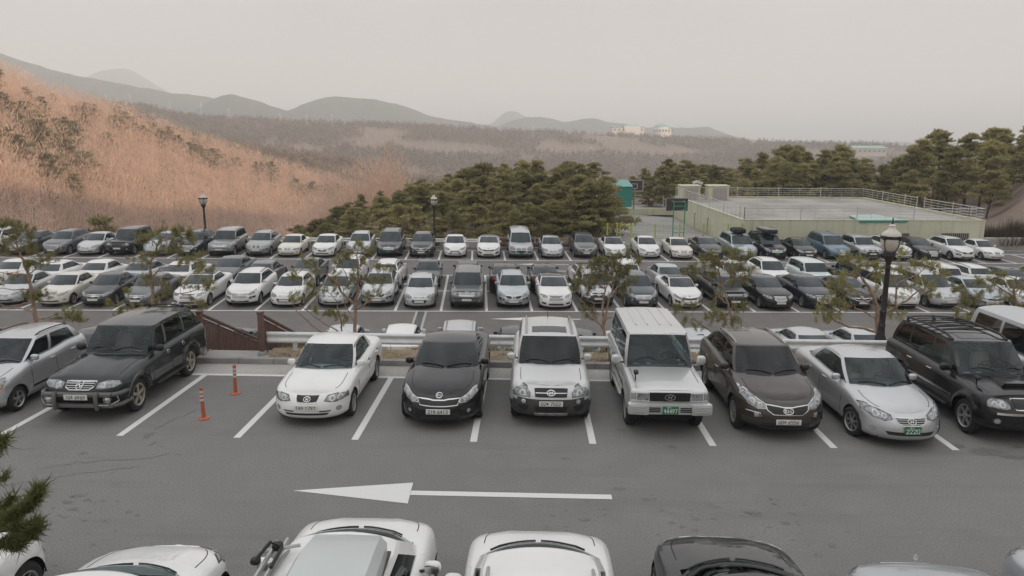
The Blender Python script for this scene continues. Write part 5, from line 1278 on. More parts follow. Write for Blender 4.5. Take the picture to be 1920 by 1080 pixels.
    def plate(s,z,text=None,green=False,x=0,rear=False):
        md='R' if rear else 'F'; w,h=(.335,.17) if green else (.52,.115)
        p=max((s.hit(md,x+dx,z+dz) for dx in (-w/2,0,w/2) for dz in (-h/2,h/2)),key=lambda q:q.y if rear else -q.y)
        sg=1 if rear else -1; y=p.y+sg*.014
        mb=MB(); mb.box((x,y,z),(w,.014,h),0,bev=.006 if s.hi else 0)
        if not s.hi and not rear:
            pass
        o=mb.build('number_plate',M['plate_g' if green else 'plate_w'],s.root,weld=False)
        if text and s.hi:
            b=MB(); tf=lambda a,c:(a,y-.010,c)
            if green:
                lettering(b,text[0],x-.075,z+.042,.036,.034,.046,.007,tf)
                t=text[1]; n=len(t); sp=.29/max(n,4); lettering(b,t,x-sp*n/2+.008,z-.062,sp*.72,.088,sp,.014,tf)
            else:
                t=text; n=sum(.55 if c==' ' else 1 for c in t); sp=.44/n; lettering(b,t,x-.44/2+.004,z-.036,sp*.7,.072,sp,.0105,tf)
            b.build('lettering',M['ink_w' if green else 'ink'],o,weld=False,smooth=False)
    def fogs(s,x,z,r,m='lamp_bulb',bezel=None):
        for sg in (1,-1):
            b=MB(); 
            if bezel: s.patch(b,'F',[(sg*x+r*1.5*math.cos(t*PI/5),z+r*1.35*math.sin(t*PI/5)) for t in range(10)],.004,1,rings=(1,1,.6))
            s.patch(b,'F',[(sg*x+r*math.cos(t*PI/5),z+r*math.sin(t*PI/5)) for t in range(10)],.010,0,rings=(1,1,.6))
            b.build('fog_lamp',[M[m],M['trim']],s.root,weld=False)
    def intake(s,polys,bars=(),m='mesh'):
        for i,pl in enumerate(polys):
            b=MB(); s.patch(b,'F',pl,.009)
            for z,x0,x1 in (bars if i==0 else ()): s.stroke(b,'F',[(x0,z),(x1,z)],.012,.014,1)
            b.build('air_intake',[M[m],M['clad']],s.root,weld=False)
    def tails(s,poly):
        for sg in (1,-1):
            b=MB(); s.patch(b,'R',[(p[0]*sg,p[1]) for p in (poly if sg<0 else poly[::-1])],.008); b.build('tail_light',M['red'],s.root,weld=False)
    def mirrors(s,q,z,out=.16,m=None,size=(.10,.055,.075),up=0):
        W=s.P['W']/2; y=q-s.P['L']/2
        for sg in (1,-1):
            b=MB(); xw=abs(s.hit('S+',y,z-.03).x)
            b.ell((sg*(xw+out),y,z+.02+up),size,0,e=.75,seg=14 if s.hi else 8,rings=8 if s.hi else 5)
            b.tube([(sg*(xw-.02),y+.02,z-.03),(sg*(xw+out*.6),y+.01,z-.01)],.02,1,6)
            if s.hi:
                b.ell((sg*(xw+out),y+size[1]*.72,z+.02+up),(size[0]*.86,size[1]*.35,size[2]*.8),2,e=.75)
            o=b.build('wing_mirror',[M[m] if m else s.paint,M['trim'],M['chrome']],s.root,weld=False)
            if not m: s.paints.append(o)
    def handles(s,qs,z,m=None):
        for (dk,q) in qs:
            for sg in (1,-1):
                y=q-s.P['L']/2; p=s.hit('S+' if sg>0 else 'S-',y,z); b=MB()
                b.tube([(p.x+sg*.0,y-.09,z),(p.x+sg*.028,y-.07,z+.005),(p.x+sg*.03,y+.06,z+.008),(p.x,y+.08,z+.006)],.014,0,6)
                o=b.build('door_handle',[M[m] if m else s.paint],s.doors.get((dk,sg),s.root),weld=False)
                if not m: s.paints.append(o)
    def seams(s):
        P=s.P; L=P['L']; b=MB(); z0=P['gc']+.12
        for d0,d1 in P['doors']:
            for q in (d0,d1):
                zt=s.toph(q)[1]; s.stroke(b,'S',[(q-L/2,max(z0+.05,P['wr']+.09+P.get('arch',.055)+P['wr'] if min(abs(q-P['fo']),abs(q-P['fo']-P['wb']))<P['wr'] else 0)),(q-L/2,zt-.02)],.012,.0025,0,mirror=True)
        H0,H1=P.get('hood',(.02,P['gh']['ws0']+.03))
        path=[]
        for q in np.linspace(H0+.42,H1-.04,9):
            path.append((s.toph(q)[0]*.86,q-L/2))
        s.stroke(b,'T',path,.012,.0025,0,mirror=True)
        b.build('panel_gaps',M['gap'],s.root,weld=False)
    def wipers(s):
        g=s.P['gh']; L=s.P['L']
        for x0,x1 in ((-.55,-.02),(.05,.60)):
            pts=[]; b=MB()
            for k in range(6):
                f=k/5; x=x0+(x1-x0)*f; pts.append(s.hit('T',x,g['ws0']+g['wbow']*(x/.7)**2+.06+.05*math.sin(PI*f)-L/2,.015))
            b.tube(pts,.012,0,5); b.build('wiper',M['trim'],s.root,weld=False)
    def interior(s,seatmat='seat',hang=False,papers=True):
        P=s.P; g=P['gh']; L=P['L']; sd=g['side']; W=P['W']
        zb=s.toph(g['ws0']+.3)[1]; H=float(smoothf(g['rz'])(g['ws1']+.4))
        qs=g['ws1']+.35
        for sg in (1,-1):
            b=MB(); b.ell((sg*.36,qs+.28-L/2,zb-.10),(.23,.10,.36),0,e=.6,R=Matrix.Rotation(-.25,3,'X')); b.ell((sg*.36,qs+.0-L/2,zb-.42),(.24,.27,.10),0,e=.6)
            b.ell((sg*.36,qs+.36-L/2,min(zb+.34,H-.2)),(.12,.05,.10),0,e=.7)
            b.build('seat',M[seatmat],s.root,weld=False)
        b=MB(); b.ell((0,qs+1.15-L/2,zb-.12),(W/2-.28,.10,.32),0,e=.5,R=Matrix.Rotation(-.25,3,'X')); b.ell((0,qs+.88-L/2,zb-.42),(W/2-.28,.27,.1),0,e=.5)
        b.build('rear_seat',M[seatmat],s.root,weld=False)
        b=MB(); q0=g['ws0']+.2; b.ell((0,q0+.35-L/2,zb-.13),(W/2-.16,.40,.13),0,e=.55,seg=16); b.build('dashboard',M['dash'],s.root,weld=False)
        b=MB(); c=Vector((.36,q0+.80-L/2,zb-.02)); Rm=Matrix.Rotation(-1.05,3,'X')
        b.tube([c+Rm@Vector((.18*math.cos(t*PI/10),.18*math.sin(t*PI/10),0)) for t in range(21)],.016,0,6,cap=False)
        for t in (-.2,PI+.2,-PI/2): b.tube([c,c+Rm@Vector((.18*math.cos(t),.18*math.sin(t),0))],.015,0,5)
        b.build('steering_wheel',M['dash'],s.root,weld=False)
        b=MB(); b.ell((0,qs+.2-L/2,P['gc']+.12),(W/2-.15,1.2,.05),0,e=.4); b.build('cabin_floor',M['dash'],s.root,weld=False)
        b=MB(); q=g['ws1']+.02; b.ell((0,q-.0-L/2,H-.14),(.12,.02,.035),0,e=.6); b.build('rear_view_mirror',M['dash'],s.root,weld=False)
        if papers:
            b=MB()
            for x,y,w,h in ((-.5,.12,.14,.05),(-.2,.16,.10,.06),(.55,.12,.13,.05)):
                p=s.hit('T',x,g['ws0']+g['wbow']*(x/.7)**2+.02-L/2); b.box((x,q0+y-L/2,zb+.012),(w,h,.012),0)
            b.build('dashboard_paper',M['paper'],s.root,weld=False)
    def rails(s,q0,q1,x,m='alloy',h=.05,r=.018):
        L=s.P['L']
        for sg in (1,-1):
            b=MB(); pts=[]
            for k in range(9):
                q=q0+(q1-q0)*k/8; p=s.hit('T',sg*x,q-L/2); e=h*min(1,min(k,8-k)*1.0+.05); pts.append((p.x,p.y,p.z+e))
            b.tube(pts,r,0,6); b.build('roof_rail',M[m],s.root,weld=False)
    def sunroof(s,q0,q1,x):
        b=MB(); L=s.P['L']; s.patch(b,'T',[(-x,q0-L/2),(x,q0-L/2),(x,q1-L/2),(-x,q1-L/2)],.006); b.build('sunroof',M['dark_glass'],s.root,weld=False)
    def antenna(s,q,x=0,h=.3):
        p=s.hit('T',x,q-s.P['L']/2); b=MB(); b.tube([p,p+Vector((0,.05,h))],[.008,.004],0,5); b.build('antenna',M['trim'],s.root,weld=False)
    def place(s,name): s.root.name=name; return s
SIDE=[(0,.10),(.1,.035),(.25,.010),(.5,0),(.60,.012),(.72,.006),(.85,.022),(.94,.055),(1,.115)]
FRONT=[(0,.10),(.12,.02),(.3,0),(.5,.015),(.7,.055),(.86,.12),(.95,.19),(1,.28)]
REAR=[(0,.09),(.15,.01),(.4,0),(.6,.03),(.8,.06),(.93,.10),(1,.16)]
def base(**k):
    d=dict(side=SIDE,front=FRONT,rear=REAR); d.update(k); return d
def sedan_params(L,W,H,wb,fo,wr,zn,zc,zb,zt,ws0,ws1,rt,rb,**k):
    g=dict(ws0=ws0,wbow=.24,ws1=ws1,tbow=.12,rt=rt,rtbow=.10,rb=rb,rbow=.24,gw1=W/2-.27,gw1r=W/2-.30,
      rz=[(ws1-.1,H-.055),(ws1,H-.035),((ws1+rt)/2,H),(rt,H-.045),(rt+.1,H-.06)],kx=.045,
      side=[(ws0+.36,ws1+.20,'ga'),(fo+wb*.62,(ws1+rt)/2+.0,'p'),(fo+wb*.62+.09,(ws1+rt)/2+.07,'gb'),(rb-.62,rt-.12,'b'),(rb-.40,rt-.10,'b')],barrel=.03,wbarrel=.035)
    g.update(k.pop('gh',{}))
    d=base(L=L,W=W,H=H,wb=wb,fo=fo,wr=wr,gc=.20,gh=g,doors=[(fo+.52,fo+wb*.62+.04),(fo+wb*.62+.04,fo+wb+.12)],
      sh=[(0,zn),(.25,zn+.05),(.8,zn+.62*(zc-zn)),(ws0+.25,zc),(2.4,zb),(L-1.1,zt),(L-.3,zt+.01),(L,zt-.03)],
      crown=[(0,0),(.25,.03),(1.0,.075),(ws0+.3,.085),(ws0+1,.05),(L-1,.05),(L-.3,.045),(L,.01)])
    d.update(k); return d
def wagon_params(L,W,H,wb,fo,wr,zn,zc,zb,zt,ws0,ws1,rt,rb,**k):
    g=dict(ws0=ws0,wbow=.20,ws1=ws1,tbow=.10,rt=rt,rtbow=.06,rb=rb,rbow=.07,gw1=W/2-.22,gw1r=W/2-.25,ins=.03,
      rz=[(ws1-.1,H-.06),(ws1,H-.04),((ws1+rt)/2,H),(rt,H-.05),(rt+.1,H-.06)],kx=.04,
      side=[(ws0+.34,ws1+.18,'ga'),(fo+wb*.60,fo+wb*.60+.05,'p'),(fo+wb*.60+.09,fo+wb*.60+.13,'gb'),(fo+wb-.02,fo+wb-.02,'p'),(fo+wb+.05,fo+wb+.03,'gc'),(rb-.25,rt-.22,'b'),(rb-.10,rt-.08,'b')],barrel=.03,wbarrel=.03,rv=(.06,.87))
    g.update(k.pop('gh',{}))
    d=base(L=L,W=W,H=H,wb=wb,fo=fo,wr=wr,gc=.26,gh=g,doors=[(fo+.52,fo+wb*.60+.04),(fo+wb*.60+.04,fo+wb+.08)],nr=4.5,ar=.35,
      rear=[(0,.07),(.15,.0),(.35,0),(.42,.05),(.7,.06),(1,.08)],
      sh=[(0,zn),(.25,zn+.05),(.8,zn+.62*(zc-zn)),(ws0+.25,zc),(2.2,zb),(L-.8,zt),(L,zt)],
      crown=[(0,0),(.25,.03),(.9,.075),(ws0+.3,.08),(ws0+1,.05),(L-.5,.04),(L,.01)])
    d.update(k); return d

def finish(c,hi,interior=True,seat='seat',papers=True):
    if hi:
        c.seams(); c.wipers()
        if interior: c.interior(seat,papers=papers)
    return c

def old_sedan(paint,hi,text=None,**k):
    P=sedan_params(4.5,1.72,1.425,2.61,.88,.305,.70,.90,.93,.97,1.22,2.02,3.15,3.85,wheel='seven',nf=2.5,af=.85,**k)
    c=Car(P,paint,hi,'glass_clear')
    c.headlights([(.37,.595),(.43,.685),(.62,.715),(.80,.705),(.815,.61),(.60,.565)],[(.53,.64,.06),(.68,.645,.055)],rim='clad')
    if hi: c.grille([(-.25,.69),(.25,.69),(.215,.575),(.12,.56),(-.12,.56),(-.215,.575)],chrome='chrome',cw=.022,vbars=[(-.09,.57,.68),(.0,.57,.68),(.09,.57,.68)])
    else: c.grille([(-.25,.69),(.25,.69),(.2,.57),(-.2,.57)],chrome='chrome',cw=.03)
    c.emblem(.625,'H',.05,off=.024)
    c.plate(.47,text,k.get('green',False)); c.intake([[(-.52,.40),(-.28,.40),(-.28,.375),(-.50,.375)],[(.28,.40),(.52,.40),(.50,.375),(.28,.375)],[(-.48,.35),(.48,.35),(.44,.305),(-.44,.305)]],bars=[(.33,-.45,.45)] if hi else ())
    c.fogs(.66,.42,.055); c.tails([(.42,.72),(.78,.74),(.80,.86),(.42,.86)])
    c.mirrors(1.72,.97,.12)
    if hi:
        c.handles([(0,2.42),(1,3.38)],.80)
        b=MB()
        for sg in (1,-1):
            pts=[]
            for q in np.linspace(2.02,3.4,9):
                p=c.hit('T',sg*.60,q-2.25); pts.append((p.x,p.y,p.z+.002))
            b.tube(pts,.011,0,5)
        b.build('roof_gutter',M['trim'],c.root,weld=False)
        b=MB()   # blue door edge pads
        for q in (2.55,3.5): p=c.hit('S+',q-2.25,.83); b.box((p.x+.008,p.y,p.z),(.02,.05,.07),0)
        b.build('door_edge_pad',M['sticker_blue'],c.root,weld=False)
        c.sides('side_moulding','white_trim',[(1.4-2.25,.56),(3.2-2.25,.58)],.045,.012)
        b=MB(); b.tube([(0,-.2,1.30),(0.01,-.2,1.20)],.006,0,5); b.ell((.01,-.2,1.16),(.025,.015,.04),0,seg=8,rings=6); b.build('hanging_charm',M['red_charm'],c.root,weld=False)
    return finish(c,hi)

def sport_sedan(paint,hi,text=None,roof=False,**k):
    P=sedan_params(4.845,1.83,1.455,2.795,.96,.335,.74,.98,1.0,1.05,1.28,2.22,3.35,4.28,wheel='ten',nf=2.3,af=1.0,black_roof=roof,ridge=.012,
       gh=dict(wbow=.34,gw1r=.60),**k)
    c=Car(P,paint,hi,'glass_dark')
    c.headlights([(.44,.62),(.46,.69),(.60,.75),(.72,.83),(.79,.85),(.82,.76),(.71,.67),(.58,.615)],[(.58,.685,.045),(.70,.755,.045)],rim='chrome' if hi else None)
    pl=[(-.46,.70),(-.2,.685),(-.12,.67),(.12,.67),(.2,.685),(.46,.70),(.40,.575),(.15,.56),(-.15,.56),(-.40,.575)]
    c.grille(pl,chrome='chrome',cw=.026,hexm=True)
    c.emblem(.745,'KIA',.048,off=.012); c.plate(.46,text)
    c.intake([[(-.36,.36),(.36,.36),(.40,.27),(-.40,.27)],[(.50,.50),(.78,.56),(.74,.40),(.52,.36)],[(-.50,.50),(-.52,.36),(-.74,.40),(-.78,.56)]],bars=[(.315,-.36,.36)])
    c.fogs(.64,.43,.05); c.tails([(.40,.80),(.78,.82),(.84,.94),(.42,.93)])
    c.mirrors(1.86,1.03,.13)
    if hi: c.handles([(0,2.62),(1,3.62)],.86)
    return finish(c,hi,papers=False)

def compact_suv(paint,hi,text=None,**k):   # silver crossover with grey bumper cladding
    P=wagon_params(4.325,1.80,1.70,2.63,.86,.345,.90,1.07,1.10,1.15,1.10,1.82,3.75,4.18,wheel='six',nf=2.7,af=.62,clad=.40,cladf=.66,cladmat='clad',flare=.02,ridge=.02,wheelin=.0,**k)
    c=Car(P,paint,hi,'glass_dark')
    c.headlights([(.46,.70),(.46,.78),(.53,.90),(.60,.94),(.76,.86),(.83,.76),(.82,.69),(.64,.70)],[(.62,.77,.07)],rim='trim')
    c.grille([(-.36,.86),(.36,.86),(.34,.71),(-.34,.71)],bars=[(.785,-.34,.34)],chrome='trim',cw=.02,bw=.022)
    c.emblem(.785,'H',.062,off=.028)
    c.plate(.575,text); c.intake([[(-.36,.52),(.36,.52),(.33,.40),(-.33,.40)],[(.48,.52),(.72,.54),(.68,.42),(.54,.40)],[(-.48,.52),(-.54,.40),(-.68,.42),(-.72,.54)]])
    b=MB(); c.patch(b,'F',[(-.37,.36),(.37,.36),(.35,.28),(-.35,.28)],.018,0,rings=(1,1,.8)); 
    for x in (-.2,0,.2): c.patch(b,'F',[(x-.06,.36),(x+.06,.36),(x+.045,.31),(x-.045,.31)],.03,0,rings=(1,1,.7))
    b.build('skid_plate',M['alloy'],c.root,weld=False)
    c.fogs(.60,.60,.05,bezel=True); c.tails([(.62,.85),(.80,.85),(.80,1.12),(.66,1.12)])
    c.mirrors(1.62,1.15,.15,size=(.11,.06,.09)); c.rails(1.95,3.75,.56,h=.07,r=.022)
    if hi:
        c.sunroof(2.02,2.52,.42); c.handles([(0,2.28),(1,3.2)],.93); c.antenna(3.5,0,.28)
        c.sides('side_cladding','clad',[(-.75,.55),(.85,.57)],.12,.018)
    return finish(c,hi)

def boxy_suv(paint,hi,text=None,**k):
    P=wagon_params(4.60,1.70,1.90,2.72,.80,.37,1.04,1.10,1.13,1.16,1.30,1.72,4.40,4.52,wheel='six',nf=5.5,af=.20,nr=6,ar=.22,flare=.035,arch=.07,
       front=[(0,.08),(.2,.03),(.5,.03),(.55,.0),(.9,.0),(.97,.015),(1,.04)],side=[(0,.09),(.12,.03),(.3,.01),(.5,0),(.7,.005),(.9,.02),(1,.05)],
       sh=[(0,1.03),(.2,1.05),(1.3,1.12),(2.2,1.14),(4.6,1.16)],crown=[(0,.0),(.12,.03),(1.3,.05),(2,.03),(4.6,.02)],
       gh=dict(gw1=.69,gw1r=.68,barrel=.02,wbarrel=.015,wbow=.08,tbow=.05,kx=.03,rz=[(1.6,1.84),(1.75,1.865),(2.2,1.90),(4.2,1.90),(4.5,1.87)],ins=.02,
         side=[(1.48,1.86,'ga'),(2.40,2.44,'p'),(2.50,2.54,'gb'),(3.30,3.30,'p'),(3.40,3.40,'gc'),(4.28,4.22,'b'),(4.42,4.33,'b')]),**k)
    P['gc']=.42; P['zb']=[(0,.50),(.3,.46),(.8,.42),(4.6,.45)]
    c=Car(P,paint,hi,'glass_clear')
    c.headlights([(.44,.82),(.44,.98),(.70,.985),(.70,.82)],[(.56,.90,.06)],rim='galv' if hi else None)
    for sg in (1,-1):
        b=MB(); c.patch(b,'F',[(sg*x,z) for x,z in ([(.715,.83),(.715,.98),(.81,.975),(.81,.83)][::sg])],.008); b.build('side_lamp',M['lamp_bulb'],c.root,weld=False)
    c.grille([(-.43,.985),(.43,.985),(.42,.82),(-.42,.82)],bars=[(.85,-.40,.40),(.885,-.40,.40),(.935,-.40,.40),(.96,-.40,.40)],chrome='trim',cw=.03,barmat='trim',bw=.012)
    c.emblem(.90,'H',.075,off=.03)
    y0=-2.3
    b=MB(); b.box((0,y0-.03,.66),(.95,.16,.24),0,bev=.04)
    for sg in (1,-1):
        b.box((sg*.66,y0-.02,.655),(.46,.22,.25),0,bev=.06,rz=sg*.10)
        for z in (.62,.67,.72): b.box((sg*.70,y0-.135,z),(.30,.02,.015),0,rz=sg*.10)
    b.build('bumper',c.paint,c.root,weld=False); 
    for sg in (1,-1):
        b=MB()
        for z in (.615,.655,.695): b.box((sg*.36,y0-.112,z),(.30,.02,.022),0)
        b.build('air_intake',M['mesh'],c.root,weld=False)
    w=.335; mb=MB(); mb.box((.0,y0-.125,.65),(.335,.016,.17),0,bev=.006); o=mb.build('number_plate',M['plate_g'],c.root,weld=False)
    if hi and text:
        b=MB(); tf=lambda a,d:(a,y0-.136,d); lettering(b,text[0],-.075,.695,.036,.034,.046,.007,tf); t=text[1]; sp=.29/max(len(t),4); lettering(b,t,-sp*len(t)/2+.008,.59,sp*.72,.088,sp,.013,tf)
        b.build('lettering',M['ink_w'],o,weld=False,smooth=False)
    b=MB(); b.box((0,y0+.25,.44),(1.1,.3,.14),0,bev=.03); b.box((0,y0+.12,.50),(.8,.1,.06),0); b.build('front_axle_guard',M['under'],c.root,weld=False)
    c.mirrors(1.52,1.22,.20,size=(.115,.06,.115),up=.03); c.tails([(.70,.80),(.82,.80),(.82,1.15),(.70,1.15)])
    b=MB()
    for x in (-.42,-.15,.15,.42):
        pts=[]
        for q in np.linspace(2.35,4.2,8): p=c.hit('T',x,q-2.3); pts.append((p.x,p.y,p.z+.004))
        b.tube(pts,.022,0,5)
    o=b.build('roof_ribs',c.paint,c.root,weld=False); c.paints.append(o)
    for sg in (1,-1):
        b=MB(); b.box((sg*.80,.02,.45),(.16,1.75,.05),0,bev=.02); b.tube([(sg*.87,-.86,.44),(sg*.87,.88,.44)],.03,0,6); b.build('side_step',M['alloy'],c.root,weld=False)
    if hi:
        b=MB(); p=c.hit('T',-.66,-1.75); b.tube([p,p+Vector((-.01,-.01,.14)),p+Vector((-.01,-.05,.20))],.016,0,6); b.ell(p+Vector((-.01,-.10,.21)),(.055,.085,.05),0,e=.7); b.build('fender_mirror',M['trim'],c.root,weld=False)
        c.handles([(0,2.28),(1,3.2)],1.0)
        c.sides('side_moulding','clad',[(-1.45,.80),(1.9,.80)],.05,.010)
    return finish(c,hi,seat='seat')

def crossover(paint,hi,text=None,face='tiger',roof=False,clad=.13,short=False,**k):
    P=wagon_params(4.44,1.855,1.635,2.64,.90,.36,.84,1.06,1.10,1.17,1.14,1.98,3.72,4.26,wheel='ten' if hi else 'five',nf=2.35,af=.85,clad=clad,cladmat='clad_dark',flare=.018,ridge=.014,black_roof=roof,
       gh=dict(gw1=.64,gw1r=.58,wbow=.30,rtbow=.12,rbow=.14),**k)
    if short:
        P['gh'].update(ws0=.92,ws1=1.72,wbow=.34); P['sh']=[(0,.93),(.25,.99),(.7,1.09),(1.2,1.14),(2.2,1.15),(3.6,1.18),(4.44,1.18)]
    c=Car(P,paint,hi,'glass_dark')
    if face in('tiger','hexa','bars'):
        c.headlights([(.44,.70),(.44,.78),(.58,.86),(.74,.96),(.84,.98),(.87,.88),(.76,.76),(.60,.69)],[(.55,.765,.045),(.68,.82,.05)],rim='chrome' if hi else None)
    elif face=='kidney': c.headlights([(.36,.74),(.36,.84),(.78,.92),(.84,.82),(.66,.74)])
    if face=='tiger':
        pl=[(-.44,.78),(-.18,.755),(-.1,.74),(.1,.74),(.18,.755),(.44,.78),(.42,.68),(.30,.60),(-.30,.60),(-.42,.68)]
        c.grille(pl,chrome='chrome',cw=.026,hexm=True); c.emblem(.675,'KIA',.07,off=.02)
    elif face=='bars':
        c.grille([(-.46,.80),(.46,.80),(.36,.58),(-.36,.58)],bars=[(.76,-.44,.44),(.70,-.40,.40),(.64,-.37,.37)],chrome='chrome',cw=.03,bw=.028); c.emblem(.72,'H',.06,off=.03)
    elif face=='hexa':
        c.grille([(-.40,.80),(.40,.80),(.46,.70),(.36,.56),(-.36,.56),(-.46,.70)],bars=[(.74,-.40,.40),(.68,-.42,.42),(.62,-.38,.38)],chrome='chrome',cw=.03,bw=.02)
    elif face=='kidney':
        for sg in (1,-1): c.grille([(sg*x,z) for x,z in ([(.03,.74),(.04,.86),(.24,.86),(.28,.76),(.22,.70),(.06,.70)][::sg])],chrome='chrome',cw=.02)
        c.emblem(.93,'round',.04,off=.012)
    c.plate(.46 if face!='kidney' else .56,text)
    c.intake([[(-.5,.42),(.5,.42),(.46,.34),(-.46,.34)]],bars=[(.38,-.46,.46)])
    for sg in (1,-1):
        pl=[(.50,.50),(.50,.60),(.60,.64),(.80,.66),(.78,.54),(.62,.49)]; b=MB()
        c.patch(b,'F',[(sg*x,z) for x,z in pl[::sg]],.006,0); b.build('fog_recess',M['mesh'],c.root,weld=False)
    for sg in ((1,-1) if hi else ()):
        b=MB(); c.stroke(b,'F',[(sg*x,z) for x,z in ((.80,.61),(.56,.61),(.52,.55),(.66,.51))],.020,.016,0); b.build('fog_trim',M['chrome'],c.root,weld=False)
    c.fogs(.62,.565,.05)
    b=MB(); c.stroke(b,'F',[(-.6,.30),(.6,.30)],.04,.016,0); b.build('skid_plate',M['chrome' if not hi else 'clad'],c.root,weld=False)
    c.tails([(.42,.92),(.80,.93),(.82,1.08),(.62,1.06),(.42,1.0)])
    c.mirrors(1.74,1.13,.14,size=(.11,.06,.08)); c.rails(2.15,3.75,.57,m='alloy' if hi else 'clad',h=.035,r=.018)
    if hi: c.handles([(0,2.42),(1,3.3)],.95,'chrome'); c.antenna(3.75,0,.22)
    return finish(c,hi)

def round_sedan(paint,hi,text=None,green=True,face='bars',roof=False,bow=False,**k):
    P=sedan_params(4.505,1.775,1.48,2.65,.88,.315,.72,.95,.98,1.03,1.12,1.98,3.10,3.95,wheel='ten' if not hi else 'seven',nf=2.3,af=.95,black_roof=roof,ridge=.010,
       gh=dict(wbow=.30,gw1r=.58),**k)
    c=Car(P,paint,hi,'glass_clear')
    c.headlights([(.36,.64),(.37,.70),(.55,.77),(.74,.83),(.82,.82),(.82,.72),(.68,.635),(.50,.60)],[(.50,.685,.045),(.63,.715,.058)],rim='clad' if hi else None)
    if face=='bars':
        c.grille([(-.31,.665),(.31,.665),(.27,.575),(.18,.535),(-.18,.535),(-.27,.575)],bars=[(.635,-.29,.29),(.60,-.27,.27),(.565,-.22,.22)],chrome='chrome',cw=.022,bw=.012); c.emblem(.605,'H',.058,off=.03)
    elif face=='slim':
        c.grille([(-.30,.70),(.30,.70),(.24,.645),(-.24,.645)],chrome='chrome',cw=.02); c.emblem(.67,'H',.045,off=.024)
    elif face=='bowtie':
        c.grille([(-.36,.70),(.36,.70),(.34,.65),(-.34,.65)],chrome='chrome',cw=.018); c.grille([(-.34,.62),(.34,.62),(.27,.50),(-.27,.50)],chrome='chrome',cw=.018); c.emblem(.635,'bowtie',.06,off=.02)
    elif face=='hexa':
        c.grille([(-.30,.60),(.30,.60),(.38,.50),(.26,.36),(-.26,.36),(-.38,.50)],bars=[(.55,-.3,.3),(.50,-.36,.36),(.44,-.3,.3)],chrome='chrome',cw=.02)
    elif face=='tiger':
        c.grille([(-.38,.70),(-.1,.68),(.1,.68),(.38,.70),(.32,.61),(-.32,.61)],chrome='chrome',cw=.02)
    c.plate(.455,text,green) if face!='hexa' else c.plate(.43,None,False)
    c.intake([[(-.50,.40),(.50,.40),(.44,.33),(-.44,.33)]],bars=[(.365,-.46,.46)] if hi else ())
    c.fogs(.68,.42,.05); c.tails([(.40,.84),(.70,.84),(.80,.92),(.76,.99),(.44,.95)])
    c.mirrors(1.76,1.02,.13)
    if hi: c.handles([(0,2.36),(1,3.2)],.86)
    return finish(c,hi,seat='seat_light')

